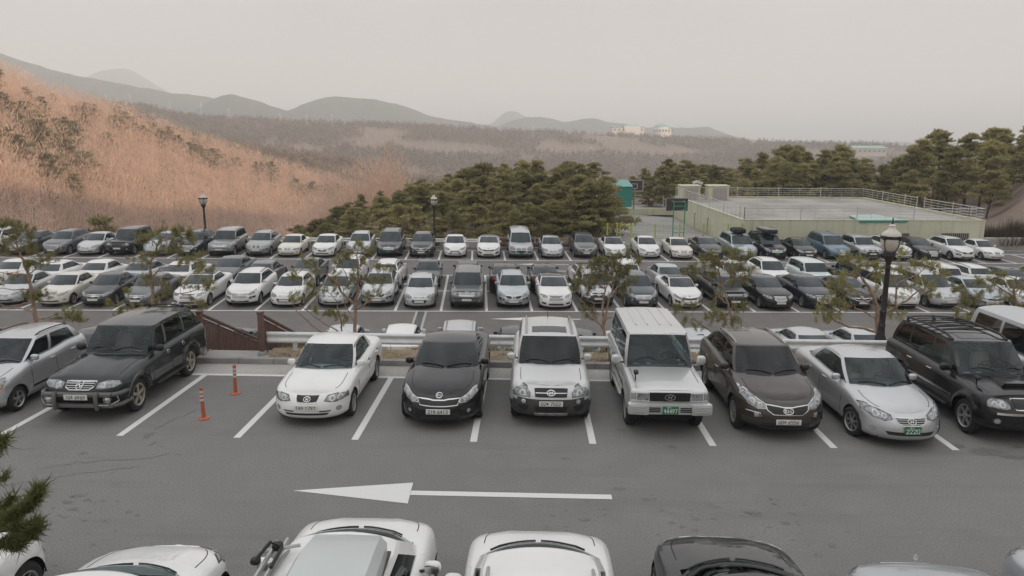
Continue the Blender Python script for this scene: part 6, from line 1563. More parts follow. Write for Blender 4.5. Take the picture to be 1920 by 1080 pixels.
def long_suv(paint,hi,text=None,green=True,face='mesh',rack=True,steps=True,**k):
    P=wagon_params(4.72,1.87,1.82,2.75,.84,.38,.96,1.10,1.13,1.17,1.30,1.92,4.30,4.62,wheel='six',nf=3.0,af=.55,nr=4.5,ar=.3,flare=.045,arch=.06,clad=.16,cladmat='trim',
       gh=dict(gw1=.72,gw1r=.70),**k)
    P['gc']=.34
    c=Car(P,paint,hi,'glass_clear')
    if face=='mesh':
        c.headlights([(.44,.80),(.44,.90),(.55,.96),(.76,.98),(.84,.92),(.84,.82),(.60,.78)],[(.58,.87,.06),(.72,.88,.055)],rim='trim' if hi else None)
        c.grille([(-.36,.97),(.36,.97),(.33,.79),(-.33,.79)],chrome='chrome',cw=.03,hexm=True); c.emblem(.88,'H',.07,off=.025)
    elif face=='wide':
        c.headlights([(.52,.80),(.52,.97),(.80,.99),(.83,.84),(.74,.79)],[(.66,.88,.06)])
        c.grille([(-.45,.95),(.45,.95),(.43,.80),(-.43,.80)],bars=[(.91,-.42,.42),(.87,-.42,.42),(.83,-.42,.42)],chrome='chrome',cw=.03,bw=.02); c.emblem(.98,'KIA',.05)
    elif face=='slots':
        c.headlights([(.52,.82),(.50,.96),(.78,.97),(.82,.84),(.72,.81)])
        c.grille([(-.46,.95),(.46,.95),(.46,.82),(-.46,.82)],vbars=[(-.42+.14*i,.82,.95) for i in range(7)],chrome='trim',cw=.015,bw=.06)
    c.plate(.60,text,green)
    c.intake([[(-.62,.50),(.62,.50),(.58,.40),(-.58,.40)]],bars=[(.45,-.55,.55)])
    b=MB(); c.stroke(b,'F',[(-.70,.70),(.70,.70)],.045,.03,0); b.build('bumper_trim',M['chrome' if face=='mesh' else 'trim'],c.root,weld=False)
    c.fogs(.68,.54,.055,bezel=True); c.tails([(.70,.80),(.86,.80),(.86,1.12),(.72,1.12)])
    c.mirrors(1.72,1.20,.16,size=(.11,.065,.09))
    if rack:
        c.rails(2.1,4.35,.62,m='trim',h=.07,r=.028)
        b=MB()
        for q in np.linspace(2.75,4.25,6):
            pts=[]
            for x in np.linspace(-.6,.6,7): p=c.hit('T',x,q-2.36); pts.append((x,q-2.36,p.z+.055))
            b.tube(pts,.018,0,5)
        b.build('roof_rack',M['trim'],c.root,weld=False)
    else: c.rails(2.1,4.3,.64,m='alloy',h=.04,r=.02)
    if steps:
        for sg in (1,-1):
            b=MB(); b.box((sg*.88,.05,.40),(.18,1.7,.06),0,bev=.025); b.build('side_step',M['clad'],c.root,weld=False)
    if hi:
        b=MB(); p=c.hit('T',0,-1.45)
        b.grid([[(-.30,-1.70,p.z-.02),(-.26,-1.70,p.z+.055),(.26,-1.70,p.z+.055),(.30,-1.70,p.z-.02)],[(-.33,-1.25,p.z),(-.29,-1.25,p.z+.075),(.29,-1.25,p.z+.075),(.33,-1.25,p.z)],[(-.30,-1.08,p.z+.01),(-.26,-1.08,p.z+.03),(.26,-1.08,p.z+.03),(.30,-1.08,p.z+.01)]])
        o=b.build('bonnet_scoop',c.paint,c.root); b=MB(); b.box((0,-1.698,p.z+.018),(.48,.012,.05)); b.build('scoop_opening',M['mesh'],o,weld=False)
        b=MB(); p=c.hit('T',-.70,-1.45); b.tube([p,p+Vector((-.02,-.02,.12))],.015,0,6); b.ell(p+Vector((-.02,-.05,.16)),(.06,.075,.045),0,e=.7); b.build('fender_mirror',M['trim'],c.root,weld=False)
        c.handles([(0,2.4),(1,3.3)],1.0,'chrome'); c.sunroof(2.1,2.6,.42)
        b=MB(); p=c.hit('T',0,1.7); b.face([p+Vector((-.01,-.1,0)),p+Vector((-.01,.08,0)),p+Vector((0,.08,.12))]); b.face([p+Vector((.01,-.1,0)),p+Vector((.01,.08,0)),p+Vector((0,.08,.12))]); b.face([p+Vector((-.01,.08,0)),p+Vector((.01,.08,0)),p+Vector((0,.08,.12))]); b.build('antenna',M['trim'],c.root,weld=False)
        c.sides('side_moulding','chrome',[(-1.0,.66),(.95,.68)],.05,.014)
    return finish(c,hi,seat='seat_light')

def wedge_suv(paint,hi,text=None,**k):
    P=wagon_params(4.64,1.864,1.76,2.63,.80,.385,.86,1.10,1.14,1.17,1.42,1.98,4.12,4.55,wheel='five',rimmat='alloy_gold',nf=2.9,af=.50,nr=4,ar=.32,flare=.05,arch=.065,ridge=.02,
       clad=.10,cladmat='clad_light',gh=dict(gw1=.70,gw1r=.66,wbow=.16,rz=[(1.9,1.70),(2.05,1.725),(2.9,1.76),(4.1,1.73),(4.3,1.70)]),
       front=[(0,.10),(.15,.02),(.35,0),(.6,.015),(.8,.05),(.93,.11),(1,.2)],**k)
    P['gc']=.36
    c=Car(P,paint,hi,'glass_clear')
    c.headlights([(.37,.76),(.38,.85),(.56,.89),(.80,.885),(.85,.83),(.72,.77),(.50,.74)],[(.50,.815,.05)],rim=None)
    c.grille([(-.33,.88),(.33,.88),(.30,.78),(.22,.735),(-.22,.735),(-.30,.78)],bars=[(.845,-.3,.3),(.81,-.29,.29),(.775,-.27,.27)],chrome='chrome',cw=.028,bw=.014); c.emblem(.81,'round',.07,off=.03)
    y=c.hit('F',0,.6).y
    b=MB(); b.box((0,y-.02,.645),(1.5,.16,.09),0,bev=.035)
    for sg in (1,-1): b.tube([(sg*.74,y-.02,.645),(sg*.86,y+.12,.645),(sg*.93,y+.45,.65)],[.05,.05,.04],0,8)
    b.box((0,y-.01,.40),(1.56,.16,.09),0,bev=.035)
    for sg in (1,-1): b.tube([(sg*.76,y-.02,.40),(sg*.88,y+.14,.40),(sg*.93,y+.45,.42)],[.05,.05,.04],0,8)
    b.build('bumper',M['clad_light'],c.root,weld=False)
    b=MB()
    for sg in (1,-1):
        b.tube([(sg*.46,y-.12,.34),(sg*.46,y-.15,.42),(sg*.46,y-.15,.64),(sg*.46,y-.09,.72)],.045,0,8)
        b.tube([(sg*.50,y-.13,.44),(sg*.72,y-.06,.42),(sg*.86,y+.06,.50),(sg*.84,y+.03,.62)],.018,1,6)
    b.build('bull_bar',[M['clad_light'],M['alloy_gold']],c.root,weld=False)
    b=MB(); c.patch(b,'F',[(-.7,.60),(.7,.60),(.68,.46),(-.68,.46)],.004); b.build('air_intake',M['mesh'],c.root,weld=False)
    for sg in (1,-1):
        b=MB(); b.lathe([(.075,.06),(.085,-.02),(.07,-.035),(.001,-.05)],0,14,'Y',(sg*.64,y-.03,.53)); b.build('fog_lamp',M['lamp_bulb'],c.root,weld=False)
    mb=MB(); mb.box((0,y-.115,.61),(.52,.014,.12),0,bev=.006); o=mb.build('number_plate',M['plate_w'],c.root,weld=False)
    if hi and text:
        b=MB(); tf=lambda a,d:(a,y-.125,d); n=sum(.55 if q==' ' else 1 for q in text); sp=.44/n; lettering(b,text,-.216,.574,sp*.7,.072,sp,.0105,tf); b.build('lettering',M['ink'],o,weld=False,smooth=False)
    c.tails([(.70,.80),(.86,.80),(.84,1.08),(.72,1.08)]); c.mirrors(1.80,1.20,.17,m='trim',size=(.11,.07,.085))
    for sg in (1,-1):
        b=MB(); b.box((sg*.90,.03,.40),(.20,1.62,.045),0,bev=.02); b.build('side_step',M['clad_dark'],c.root,weld=False)
    if hi:
        b=MB(); L2=2.32
        for z0,z1,q0,q1 in ((.52,.70,1.50,2.42),(.54,.72,2.46,3.02)):
            c.stroke(b,'S',[(q0-L2,(z0+z1)/2),(q1-L2,(z0+z1)/2)],z1-z0,.014,0,mirror=True)
            for k in range(5): c.stroke(b,'S',[(q0-L2,z0+.025+k*.033),(q1-L2,z0+.025+k*.033)],.012,.022,0,mirror=True)
        c.stroke(b,'S',[(1.30-L2,.66),(1.48-L2,.62)],.14,.014,0,mirror=True)
        b.build('side_cladding',M['clad_light'],c.root,weld=False)
        for ax in (.80,3.43): c.sides('wheel_arch_trim','clad_light',[(ax-L2+.475*math.cos(t*PI/14),.385+.475*math.sin(t*PI/14)) for t in range(-1,16)],.065,.022)
        b=MB()
        for q in (2.26,3.06):
            p=c.hit('S+',q-L2,1.0); b.tube([(p.x+.012,p.y+.06*math.cos(t*PI/6),p.z+.042*math.sin(t*PI/6)) for t in range(13)],.009,0,5)
        b.build('door_handle',M['chrome'],c.root,weld=False)
        b=MB(); pts=[]
        for x in np.linspace(-.60,.60,9): p=c.hit('T',x,4.13-L2); pts.append((x,4.2-L2-.05*abs(x),p.z+.045))
        b.tube(pts,.02,0,6); b.box((-.45,4.17-L2,1.745),(.03,.08,.05)); b.box((.45,4.17-L2,1.745),(.03,.08,.05)); b.build('rear_spoiler',M['trim'],c.root,weld=False)
        b=MB()
        for x,yy,w,h in ((.50,.02,.16,.05),(.58,-.03,.05,.05)): p=c.hit('T',x,-.86); b.box((x,-.66+yy,1.17),(w,h,.02),0)
        b.build('dashboard_paper',M['paper'],c.root,weld=False)
    return finish(c,hi,papers=False)

def city_hatch(paint,hi,text=None,**k):
    P=wagon_params(3.62,1.60,1.52,2.35,.66,.285,.78,1.00,1.04,1.10,.86,1.62,3.15,3.50,wheel='five',rimmat='alloy',nf=2.5,af=.60,nr=3.2,ar=.32,flare=.012,
      gh=dict(gw1=.58,gw1r=.54,wbow=.22,side=[(1.10,1.78,'ga'),(2.02,2.16,'b'),(2.12,2.26,'gb'),(2.86,2.80,'p'),(2.90,2.84,'gc'),(3.10,2.95,'b'),(3.36,3.06,'b')]),**k)
    P['gc']=.20
    c=Car(P,paint,hi,'glass_clear')
    c.headlights([(.36,.64),(.37,.76),(.52,.85),(.68,.86),(.74,.78),(.70,.66),(.52,.62)],[(.52,.74,.06)],amber=[(.55,.655),(.70,.675),(.70,.63),(.56,.62)])
    c.grille([(-.26,.74),(.26,.74),(.2,.66),(-.2,.66)],chrome='chrome',cw=.02); c.plate(.44,text); c.intake([[(-.45,.36),(.45,.36),(.4,.28),(-.4,.28)]])
    c.fogs(.56,.40,.05); c.tails([(.56,.80),(.72,.80),(.70,1.05),(.58,1.05)]); c.mirrors(1.35,1.05,.12)
    c.rails(1.85,3.1,.50,m='alloy_dark',h=.03,r=.016)
    if hi:
        c.handles([(0,1.98),(1,2.78)],.90); c.sides('side_moulding','trim',[(-.62,.42),(.85,.44)],.05,.010)
        b=MB(); p=c.hit('S+',-.92,.74); b.ell(p,(.012,.03,.018),0,seg=8,rings=5); b.build('indicator',M['amber'],c.root,weld=False)
    return finish(c,hi)

def high_van(paint,hi,text=None,green=True,**k):
    P=wagon_params(5.05,1.90,1.97,3.10,.92,.34,.98,1.14,1.17,1.19,.80,1.60,4.75,4.98,wheel='six',nf=2.8,af=.62,nr=6,ar=.22,clad=.28,cladmat='clad',
      gh=dict(gw1=.72,gw1r=.70,wbow=.22,tbow=.14,barrel=.03,rz=[(1.5,1.86),(1.8,1.90),(2.6,1.97),(4.6,1.97),(5,1.93)],kx=.07,
        side=[(1.08,1.78,'ga'),(2.10,2.20,'p'),(2.22,2.30,'gb'),(3.42,3.42,'b'),(3.52,3.52,'gc'),(4.62,4.52,'b'),(4.86,4.66,'b')]),**k)
    c=Car(P,paint,hi,'glass_clear')
    c.headlights([(.44,.72),(.44,.86),(.62,.98),(.78,1.02),(.86,.92),(.80,.74),(.62,.70)],[(.58,.82,.06)],amber=[(.62,.93),(.76,.99),(.83,.94),(.66,.88)])
    c.grille([(-.36,.86),(.36,.86),(.33,.72),(-.33,.72)],bars=[(.82,-.34,.34),(.76,-.33,.33)],chrome='chrome',cw=.02); c.emblem(.79,'H',.05)
    c.grille([(-.34,.66),(.34,.66),(.30,.54),(-.30,.54)],barmat='clad'); c.intake([[(.46,.60),(.78,.62),(.76,.52),(.48,.50)],[(-.46,.60),(-.48,.50),(-.76,.52),(-.78,.62)]])
    c.plate(.46,text,green); c.tails([(.76,.8),(.9,.8),(.9,1.15),(.78,1.15)]); c.mirrors(1.38,1.22,.18,m='trim',size=(.10,.06,.11))
    return finish(c,hi)

def minivan(paint,hi,text=None,load=None,green=False,face='bars',**k):
    P=wagon_params(5.0,1.96,1.76,3.0,.98,.345,.84,1.04,1.08,1.12,1.12,2.02,4.55,4.90,wheel='seven',nf=2.4,af=.95,nr=4.5,ar=.34,
      gh=dict(gw1=.72,gw1r=.68,wbow=.28),**k)
    c=Car(P,paint,hi,'glass')
    c.headlights([(.50,.68),(.50,.80),(.66,.90),(.84,.92),(.90,.80),(.78,.70),(.62,.66)],amber=[(.82,.86),(.90,.86),(.90,.76),(.84,.76)] if face=='bars' else None)
    c.grille([(-.42,.76),(.42,.76),(.38,.62),(-.38,.62)],bars=[(.725,-.4,.4),(.69,-.4,.4),(.655,-.38,.38)],chrome='chrome',cw=.028,bw=.016); c.emblem(.80,'KIA',.05)
    c.plate(.50,text,green); c.intake([[(-.55,.40),(.55,.40),(.5,.31),(-.5,.31)]]); c.fogs(.72,.44,.055)
    c.tails([(.74,.8),(.92,.8),(.9,1.08),(.78,1.08)]); c.mirrors(1.82,1.10,.15); c.rails(2.3,4.5,.62,m='alloy' if face=='bars' else 'trim',h=.05,r=.022)
    return c
def luxury_sedan(paint,hi,text=None,face='chrome',roof=False,**k):
    P=sedan_params(5.1,1.90,1.49,3.04,.92,.35,.78,1.0,1.03,1.07,1.42,2.36,3.65,4.50,wheel='ten',nf=2.5,af=.90,black_roof=roof,gh=dict(wbow=.28,gw1r=.62,side=[(1.80,2.58,'ga'),(2.78,3.02,'p'),(2.87,3.09,'gb'),(3.86,3.55,'b'),(4.10,3.56,'b')]),**k)
    c=Car(P,paint,hi,'glass')
    c.headlights([(.46,.68),(.46,.78),(.66,.84),(.84,.88),(.88,.80),(.72,.70)])
    if face=='chrome': c.grille([(-.34,.78),(.34,.78),(.34,.66),(.24,.58),(-.24,.58),(-.34,.66)],bars=[(.74,-.32,.32),(.70,-.33,.33),(.66,-.32,.32),(.62,-.28,.28)],chrome='chrome',cw=.03,bw=.02)
    else: c.grille([(-.42,.80),(.42,.80),(.38,.56),(-.38,.56)],bars=[(.74,-.4,.4),(.68,-.4,.4),(.62,-.4,.4)],chrome='chrome',cw=.03,bw=.022)
    c.plate(.48,text); c.intake([[(-.42,.40),(.42,.40),(.4,.31),(-.4,.31)],[(.54,.44),(.80,.46),(.76,.36),(.56,.34)],[(-.54,.44),(-.56,.34),(-.76,.36),(-.80,.46)]])
    c.tails([(.40,.84),(.80,.84),(.86,.96),(.42,.98)]); c.mirrors(1.96,1.05,.13)
    b=MB()
    pts=[]
    return c
def hatchback(paint,hi,text=None,**k):
    P=wagon_params(4.25,1.775,1.48,2.65,.86,.315,.76,.98,1.02,1.08,1.06,1.90,3.45,4.02,wheel='ten',nf=2.35,af=.85,nr=3,ar=.4,gh=dict(gw1=.61,gw1r=.55,wbow=.28),**k)
    P['gc']=.2
    c=Car(P,paint,hi,'glass')
    c.headlights([(.40,.63),(.41,.72),(.58,.80),(.76,.84),(.82,.76),(.72,.64),(.56,.60)])
    c.grille([(-.30,.70),(.30,.70),(.26,.655),(-.26,.655)],chrome='chrome',cw=.02); c.emblem(.68,'H',.05,off=.02)
    c.intake([[(-.42,.54),(.42,.54),(.32,.36),(-.32,.36)]]); c.plate(.46,text); c.fogs(.64,.42,.05)
    c.tails([(.52,.80),(.76,.82),(.80,1.02),(.60,.98)]); c.mirrors(1.66,1.04,.13); return c
def box_car(paint,hi,text=None,**k):
    P=wagon_params(4.0,1.78,1.66,2.55,.78,.32,.90,1.06,1.09,1.11,.92,1.46,3.72,3.92,wheel='five',nf=3.2,af=.5,nr=5,ar=.25,gh=dict(gw1=.70,gw1r=.68,wbow=.14,barrel=.02),**k)
    c=Car(P,paint,hi,'glass_dark')
    c.headlights([(.46,.74),(.46,.86),(.62,.94),(.80,.94),(.82,.78),(.66,.72)]); c.grille([(-.42,.84),(.42,.84),(.40,.79),(-.40,.79)],chrome='chrome',cw=.02)
    c.intake([[(-.5,.56),(.5,.56),(.44,.40),(-.44,.40)]]); c.plate(.48,text); c.fogs(.66,.46,.05); c.tails([(.66,.86),(.8,.86),(.8,1.2),(.68,1.2)]); c.mirrors(1.38,1.13,.15,size=(.10,.06,.09),m='trim'); return c
# ---------------------------------------------------------------- parked cars
PROTOS={}
def kids(o): return KMAP.get(o.name,())
KMAP={}
def remember(root):
    for c in [root]+list(root.children_recursive): KMAP[c.name]=list(c.children)
def clone(o,paint,parent=None):
    c=o.copy(); COL.objects.link(c)
    if parent: c.parent=parent
    for s in c.material_slots:
        if s.material and s.material.name.startswith('paint_'): s.link='OBJECT'; s.material=M[paint]
    for k in kids(o): clone(k,paint,c)
    return c
jr=random.Random(17)
def park(F,x,yn,away,root,L,turn=0.):
    yc=yn-L/2 if away else yn+L/2
    root.matrix_world=F@Matrix.Translation((x,yc,0.006))@Matrix.Rotation((PI if away else 0)+turn,4,'Z')
def hero(F,x,yn,fn,paint,text,name,label,cat,group,away=False,turn=0.,**k):
    c=fn(paint,True,text,**k) if text is not None or fn not in () else fn(paint,True,**k)
    park(F,x,yn,away,c.root,c.P['L'],turn); c.root.name=name; tag(c.root,label,cat,group); return c
GN='cars in the nearest row facing the viewer'
hero(NEAR,-11.35,.72,city_hatch,'silver',None,'parked_hatchback','small silver hatchback with roof rails at the left edge of the nearest row','hatchback',GN)
hero(NEAR,-8.75,.72,wedge_suv,'teal_black','76조 6969','parked_suv','dark green-black SUV with bull bar and round fog lamps beside the brown railings','SUV',GN)
hero(NEAR,-3.68,.56,old_sedan,'white','14수 1797','parked_sedan','white sedan with small chrome-edged grille beside the empty bay with orange posts','sedan',GN)
hero(NEAR,-.80,.50,sport_sedan,'black','21보 6413','parked_sedan','glossy black sedan between white sedan and silver SUV in the nearest row','sedan',GN)
hero(NEAR,1.64,.78,compact_suv,'warm_silver','02부 7522','parked_suv','silver SUV with dark grey lower bumper, sunroof and roof rails','SUV',GN)
hero(NEAR,4.14,.42,boxy_suv,'cool_silver',('경기','나4497'),'parked_suv','tall boxy silver SUV with ribbed roof and green number plate','SUV',GN)
hero(NEAR,6.60,.22,crossover,'brown','68나 6556','parked_suv','metallic brown crossover with wide black mesh grille','SUV',GN)
hero(NEAR,8.96,-.12,round_sedan,'silver',('우기','2220'),'parked_sedan','silver rounded sedan with green plate between brown crossover and black SUV','sedan',GN,turn=.02,steer=.22)
hero(NEAR,11.62,.18,long_suv,'black',('경기','4733'),'parked_suv','long black SUV with roof rack bars and bonnet scoop','SUV',GN)
hero(NEAR,14.0,.55,high_van,'sky_silver',None,'parked_van','silver van cut off by the right edge behind the black roof-rack SUV','van',GN,green=False)
GB='cars parked with their backs to the viewer along the bottom edge'
hero(NEAR,-6.30,-5.05,crossover,'white',None,'parked_suv','white SUV front corner under the pine branch at the bottom left','SUV',GB,away=True)
hero(NEAR,-3.62,-5.20,round_sedan,'pearl',None,'parked_sedan','white sedan bonnet second from left along the bottom edge','sedan',GB,away=True,green=False,turn=.03)
bx=hero(NEAR,-1.02,-4.76,crossover,'pearl',None,'parked_suv','white SUV carrying a pale roof box and a bike rack','SUV',GB,away=True,short=True)
hero(NEAR,1.26,-5.02,crossover,'white',None,'parked_suv','white SUV with dark wiper well at the bottom centre','SUV',GB,away=True,turn=-.01,short=True)
hero(NEAR,3.66,-4.72,sport_sedan,'charcoal',None,'parked_sedan','black sedan bonnet at the bottom edge, only dark one there','sedan',GB,away=True,turn=-.03)
lx=luxury_sedan('sky_silver',True); park(NEAR,6.05,-5.36,True,lx.root,5.1,-.02); lx.root.name='parked_sedan'; lx.wipers(); tag(lx.root,'pale blue-grey sedan bonnet with a small upright ornament at the bottom right','sedan',GB)
p=lx.hit('T',0,-2.55+.42); b=MB(); b.tube([p,p+Vector((0,0,.06))],.006,0,5); b.tube([p+Vector((.032*math.cos(t*PI/8),0,.092+.032*math.sin(t*PI/8))) for t in range(17)],.005,0,5); 
for a in (PI/2,PI/2+2.094,PI/2-2.094): b.tube([p+Vector((0,0,.092)),p+Vector((.03*math.cos(a),0,.092+.03*math.sin(a)))],.004,0,4)
b.build('bonnet_ornament',M['chrome'],lx.root,weld=False)
c=minivan('sky_silver',True,face='plain'); park(NEAR,8.36,-4.95,True,c.root,5.0); c.root.name='parked_van'; tag(c.root,'pale silver car corner cut off at the bottom right edge','car',GB)
# roof box and bicycle carrier on the white SUV
M['box_white']=mat('roof_box_plastic',(.50,.53,.52),.4,coat=.2,noise=[(1.2,(.46,.49,.48),.4,.7)])
rb=empty('roof_box'); rb.matrix_world=NEAR@Matrix.Translation((-.86,-8.1,1.60))
b=MB(); rows=[]
for y,w,z0,h in ((-.95,.40,.02,.22),(-.92,.43,.0,.30),(-.2,.45,0,.36),(.6,.45,0,.36),(1.0,.43,.0,.30),(1.12,.36,.02,.2)):
    rows.append([(-w,y,z0),(-w,y,z0+h*.72),(-w*.84,y,z0+h),(0,y,z0+h*1.03),(w*.84,y,z0+h),(w,y,z0+h*.72),(w,y,z0)])
b.grid(rows); b.face(rows[0]); b.face(rows[-1][::-1]); b.build('lid',M['box_white'],rb,ang=30)
b=MB(); b.box((0,.08,.06),(.915,2.0,.02)); b.build('lid_seam',M['clad'],rb,weld=False,smooth=False)
b=MB(); b.box((0,.5,-.04),(1.3,.06,.04)); b.box((0,-.5,-.04),(1.3,.06,.04)); b.build('mounting_bars',M['trim'],rb,weld=False,smooth=False)
tag(rb,'long pale grey roof box on the white SUV at the bottom edge','roof box')
bc=empty('bicycle_carrier'); bc.matrix_world=NEAR@Matrix.Translation((-1.72,-7.45,1.66))
b=MB(); b.tube([(0,-.9,0),(0,.55,.02)],.03,0,6); b.tube([(.1,-.9,0),(.1,.62,.02)],.025,0,6); b.tube([(-.12,.35,.02),(.28,.5,.02)],.02,0,6); b.build('wheel_tray',M['alloy'],bc,weld=False)
b=MB(); b.ell((.05,.42,.05),(.06,.06,.05),0,e=.7); b.ell((-.10,.15,.03),(.055,.05,.04),0,e=.7); b.tube([(-.1,.1,.05),(.0,.35,.14),(.14,.30,.10),(.12,.0,.05)],.022,0,6); b.build('clamp',M['trim'],bc,weld=False)
tag(bc,'silver and black bicycle carrier on the roof left of the roof box','bike rack')

def lite(key,fn,**k):
    if key not in PROTOS:
        c=fn('white',False,**k); c.root.location=(0,-900,0); remember(c.root); PROTOS[key]=[c,True]
    return PROTOS[key]
TYPES={'sd':(round_sedan,dict(green=False)),'sdg':(round_sedan,dict(green=False,face='slim')),'sdb':(round_sedan,dict(green=False,face='bowtie')),'sdh':(round_sedan,dict(face='hexa')),'sdr':(round_sedan,dict(green=False,roof=True,face='slim')),
 'ss':(sport_sedan,{}),'ssr':(sport_sedan,dict(roof=True)),'lx':(luxury_sedan,{}),'lxb':(luxury_sedan,dict(face='bars')),'lxr':(luxury_sedan,dict(face='bars',roof=True)),'os':(old_sedan,{}),
 'cx':(crossover,{}),'cxb':(crossover,dict(face='bars')),'cxh':(crossover,dict(face='hexa')),'cxk':(crossover,dict(face='kidney')),'cs':(compact_suv,{}),'csg':(compact_suv,{}),
 'bs':(long_suv,dict(face='wide',rack=False,green=False)),'jp':(long_suv,dict(face='slots',rack=False,green=False,steps=False)),'hb':(hatchback,{}),'mv':(minivan,{}),'mvg':(minivan,dict(face='plain',green=True)),'hv':(high_van,{}),'bx':(box_car,{})}
NM={'sd':'sedan','ss':'sedan','lx':'sedan','os':'sedan','cx':'SUV','cs':'SUV','bs':'SUV','jp':'SUV','hb':'hatchback','mv':'minivan','hv':'van','bx':'box car'}
def car(F,t,paint,x,yn,away,label,group,turn=None):
    fn,k=TYPES[t]; pr=lite(t,fn,**k); c=pr[0]
    if pr[1]:
        root=c.root; pr[1]=False; pr.append(root)
        for o in [root]+list(root.children_recursive):
            for s in o.material_slots:
                if s.material and s.material.name.startswith('paint_'): s.link='OBJECT'; s.material=M[paint]
    else: root=clone(pr[2],paint)
    cat=NM[t[:2]]; root.name={'sedan':'parked_sedan','SUV':'parked_suv','hatchback':'parked_hatchback','minivan':'parked_minivan','van':'parked_van','box car':'parked_box_car'}[cat]
    if pr[2] is root: KMAP[root.name]=list(root.children)
    park(F,x,yn,away,root,c.P['L'],jr.uniform(-.022,.022) if turn is None else turn); tag(root,label,cat,group); return root
# front row of the lower lot
G2a='cars in the front row of the lower lot'
ROW2A=[('sd','silver',-26.1,.5,'silver sedan at the left edge behind the leaning young pine'),
('sd','ivory',-23.6,.3,'ivory-white sedan left of two dark grey sedans in the lower lot'),
('sdb','charcoal',-21.3,.3,'dark grey sedan with split grille, left of two alike beside the ivory-white sedan'),
('sdb','grey',-18.9,.1,'dark grey sedan with split grille behind the slim straight pine, right of two alike'),
('lxr','white',-16.1,.1,'white sedan with dark glass roof and wide barred grille'),
('cxb','white',-13.5,.4,'white SUV with three-bar grille above the brown stair railings'),
('hb','white',-11.05,.3,'white hatchback right of the white SUV with three-bar grille'),
('sdg','silver',-8.55,.3,'silver sedan behind the forked pine, between white hatchback and silver SUV'),
('cx','silver',-6.1,.5,'silver SUV partly hidden by the right side of the forked pine'),
('hb','silver',-3.66,.1,'silver hatchback with its nose at the drain grate'),
('bs','grey',-1.12,0.,'dark grey large SUV with broad chrome grille in the middle of the lower lot'),
('cx','sky_silver',1.46,.2,'silver SUV with black mesh grille between dark grey SUV and white sedan'),
('lxr','white',3.8,0.,'white sedan with slanted chrome grille left of the bushy pine'),
('csg','silver',6.25,.5,'older silver SUV with grey bumper behind the bushy young pine'),
('cxb','slate',8.75,.2,'dark slate crossover right of the bushy young pine'),
('ssr','white',11.4,.2,'white sedan with black roof and black mesh grille'),
('bx','black',13.95,.3,'tall black car behind the trunk of the flat-topped pine'),
('lx','black',16.5,0.,'black sedan with oval chrome grille beside the flat-topped pine'),
('lxb','navy',18.95,.2,'dark navy sedan right of the black sedan with oval grille'),
('ss','black',21.4,.2,'low black coupe-like sedan behind the left boughs of the broad pine'),
('mv','white',24.05,.3,'white minivan just right of the large lamp post'),
('mv','silver',26.5,.4,'silver minivan beside the white one, right of the large lamp post'),
('ss','ice_blue',29.1,.3,'pale blue-white sedan behind the pine at the right edge'),
('sd','white',31.6,.4,'white sedan mostly hidden by the pine at the right edge')]
ly=.12
for t,pc,x,y,lab in ROW2A: car(LOW,t,pc,x+jr.uniform(-.08,.08),y+ly,False,lab,G2a)
# rear row of the same block
G2b='cars in the second row of the lower lot'
ROW2B=[('sd','white',-28.9,9.4,1,'white sedan seen from behind at the far left edge of the second row'),
('lx','white',-26.2,9.4,1,'white sedan seen from behind, left of the two with red tail lights'),
('sd','pearl',-23.7,9.3,1,'pearl sedan with red tail lights behind the dark grey sedans'),
('sdr','ice_blue',-21.2,9.4,1,'pale blue sedan with a full-width red tail light'),
('lx','white',-18.7,9.4,1,'white sedan with red tail light behind the slim straight pine'),
('lx','slate',-16.3,5.3,0,'dark teal-grey sedan facing the viewer behind the white three-bar SUV'),
('sd','grey',-13.7,9.3,1,'dark grey sedan with red and white tail light behind the white hatchback'),
('ss','slate',-11.3,5.3,0,'dark grey sedan facing the viewer behind the left boughs of the forked pine'),
('cxh','white',-8.7,5.2,0,'white SUV facing the viewer behind the top of the forked pine'),
('cx','white',-6.2,9.2,1,'white SUV with roof rails seen from behind, right of the forked pine'),
('os','slate',-3.7,5.3,0,'dark green-grey sedan directly behind the silver hatchback'),
('sd','charcoal',-1.2,9.4,1,'dark sedan hidden behind the large dark grey SUV'),
('lx','black',1.2,9.2,1,'black sedan from behind, left of two with red tail lights'),
('lx','black',3.75,9.2,1,'black sedan from behind, right of two with red tail lights'),
('ssr','pearl',6.3,9.3,1,'white sedan with black glass roof seen from behind'),
('cs','white',8.75,9.3,1,'white SUV from behind, half hidden by the bushy pine'),
('sd','sky_silver',11.4,9.2,1,'silver-white sedan from behind with large red tail light by the dark crossover'),
('lx','black',13.8,9.2,1,'black sedan from behind with a wide red tail light bar'),
('sd','white',16.2,5.4,0,'white sedan facing the viewer above the flat-topped pine'),
('cxh','white',18.7,5.3,0,'white SUV with sunroof facing the viewer behind the black oval-grille sedan'),
('bx','mint',21.3,5.2,0,'pale mint box-shaped car facing the viewer'),
('jp','black',23.8,9.2,1,'black SUV from behind left of the large lamp post'),
('sd','white',26.2,9.2,1,'white sedan from behind the top of the broad pine'),
('mv','white',28.8,9.2,1,'large white van-like car from behind, right of the lamp post'),
('cx','white',31.4,9.2,1,'white SUV with big red tail light near the right edge'),
('lx','slate',33.8,9.2,1,'dark grey sedan from behind at the right edge of the second row'),
('sd','silver',36.3,9.2,1,'silver sedan cut by the right edge of the second row')]
for t,pc,x,y,a,lab in ROW2B: car(LOW,t,pc,x+jr.uniform(-.12,.12),y+jr.uniform(-.15,.1),bool(a),lab,G2b)
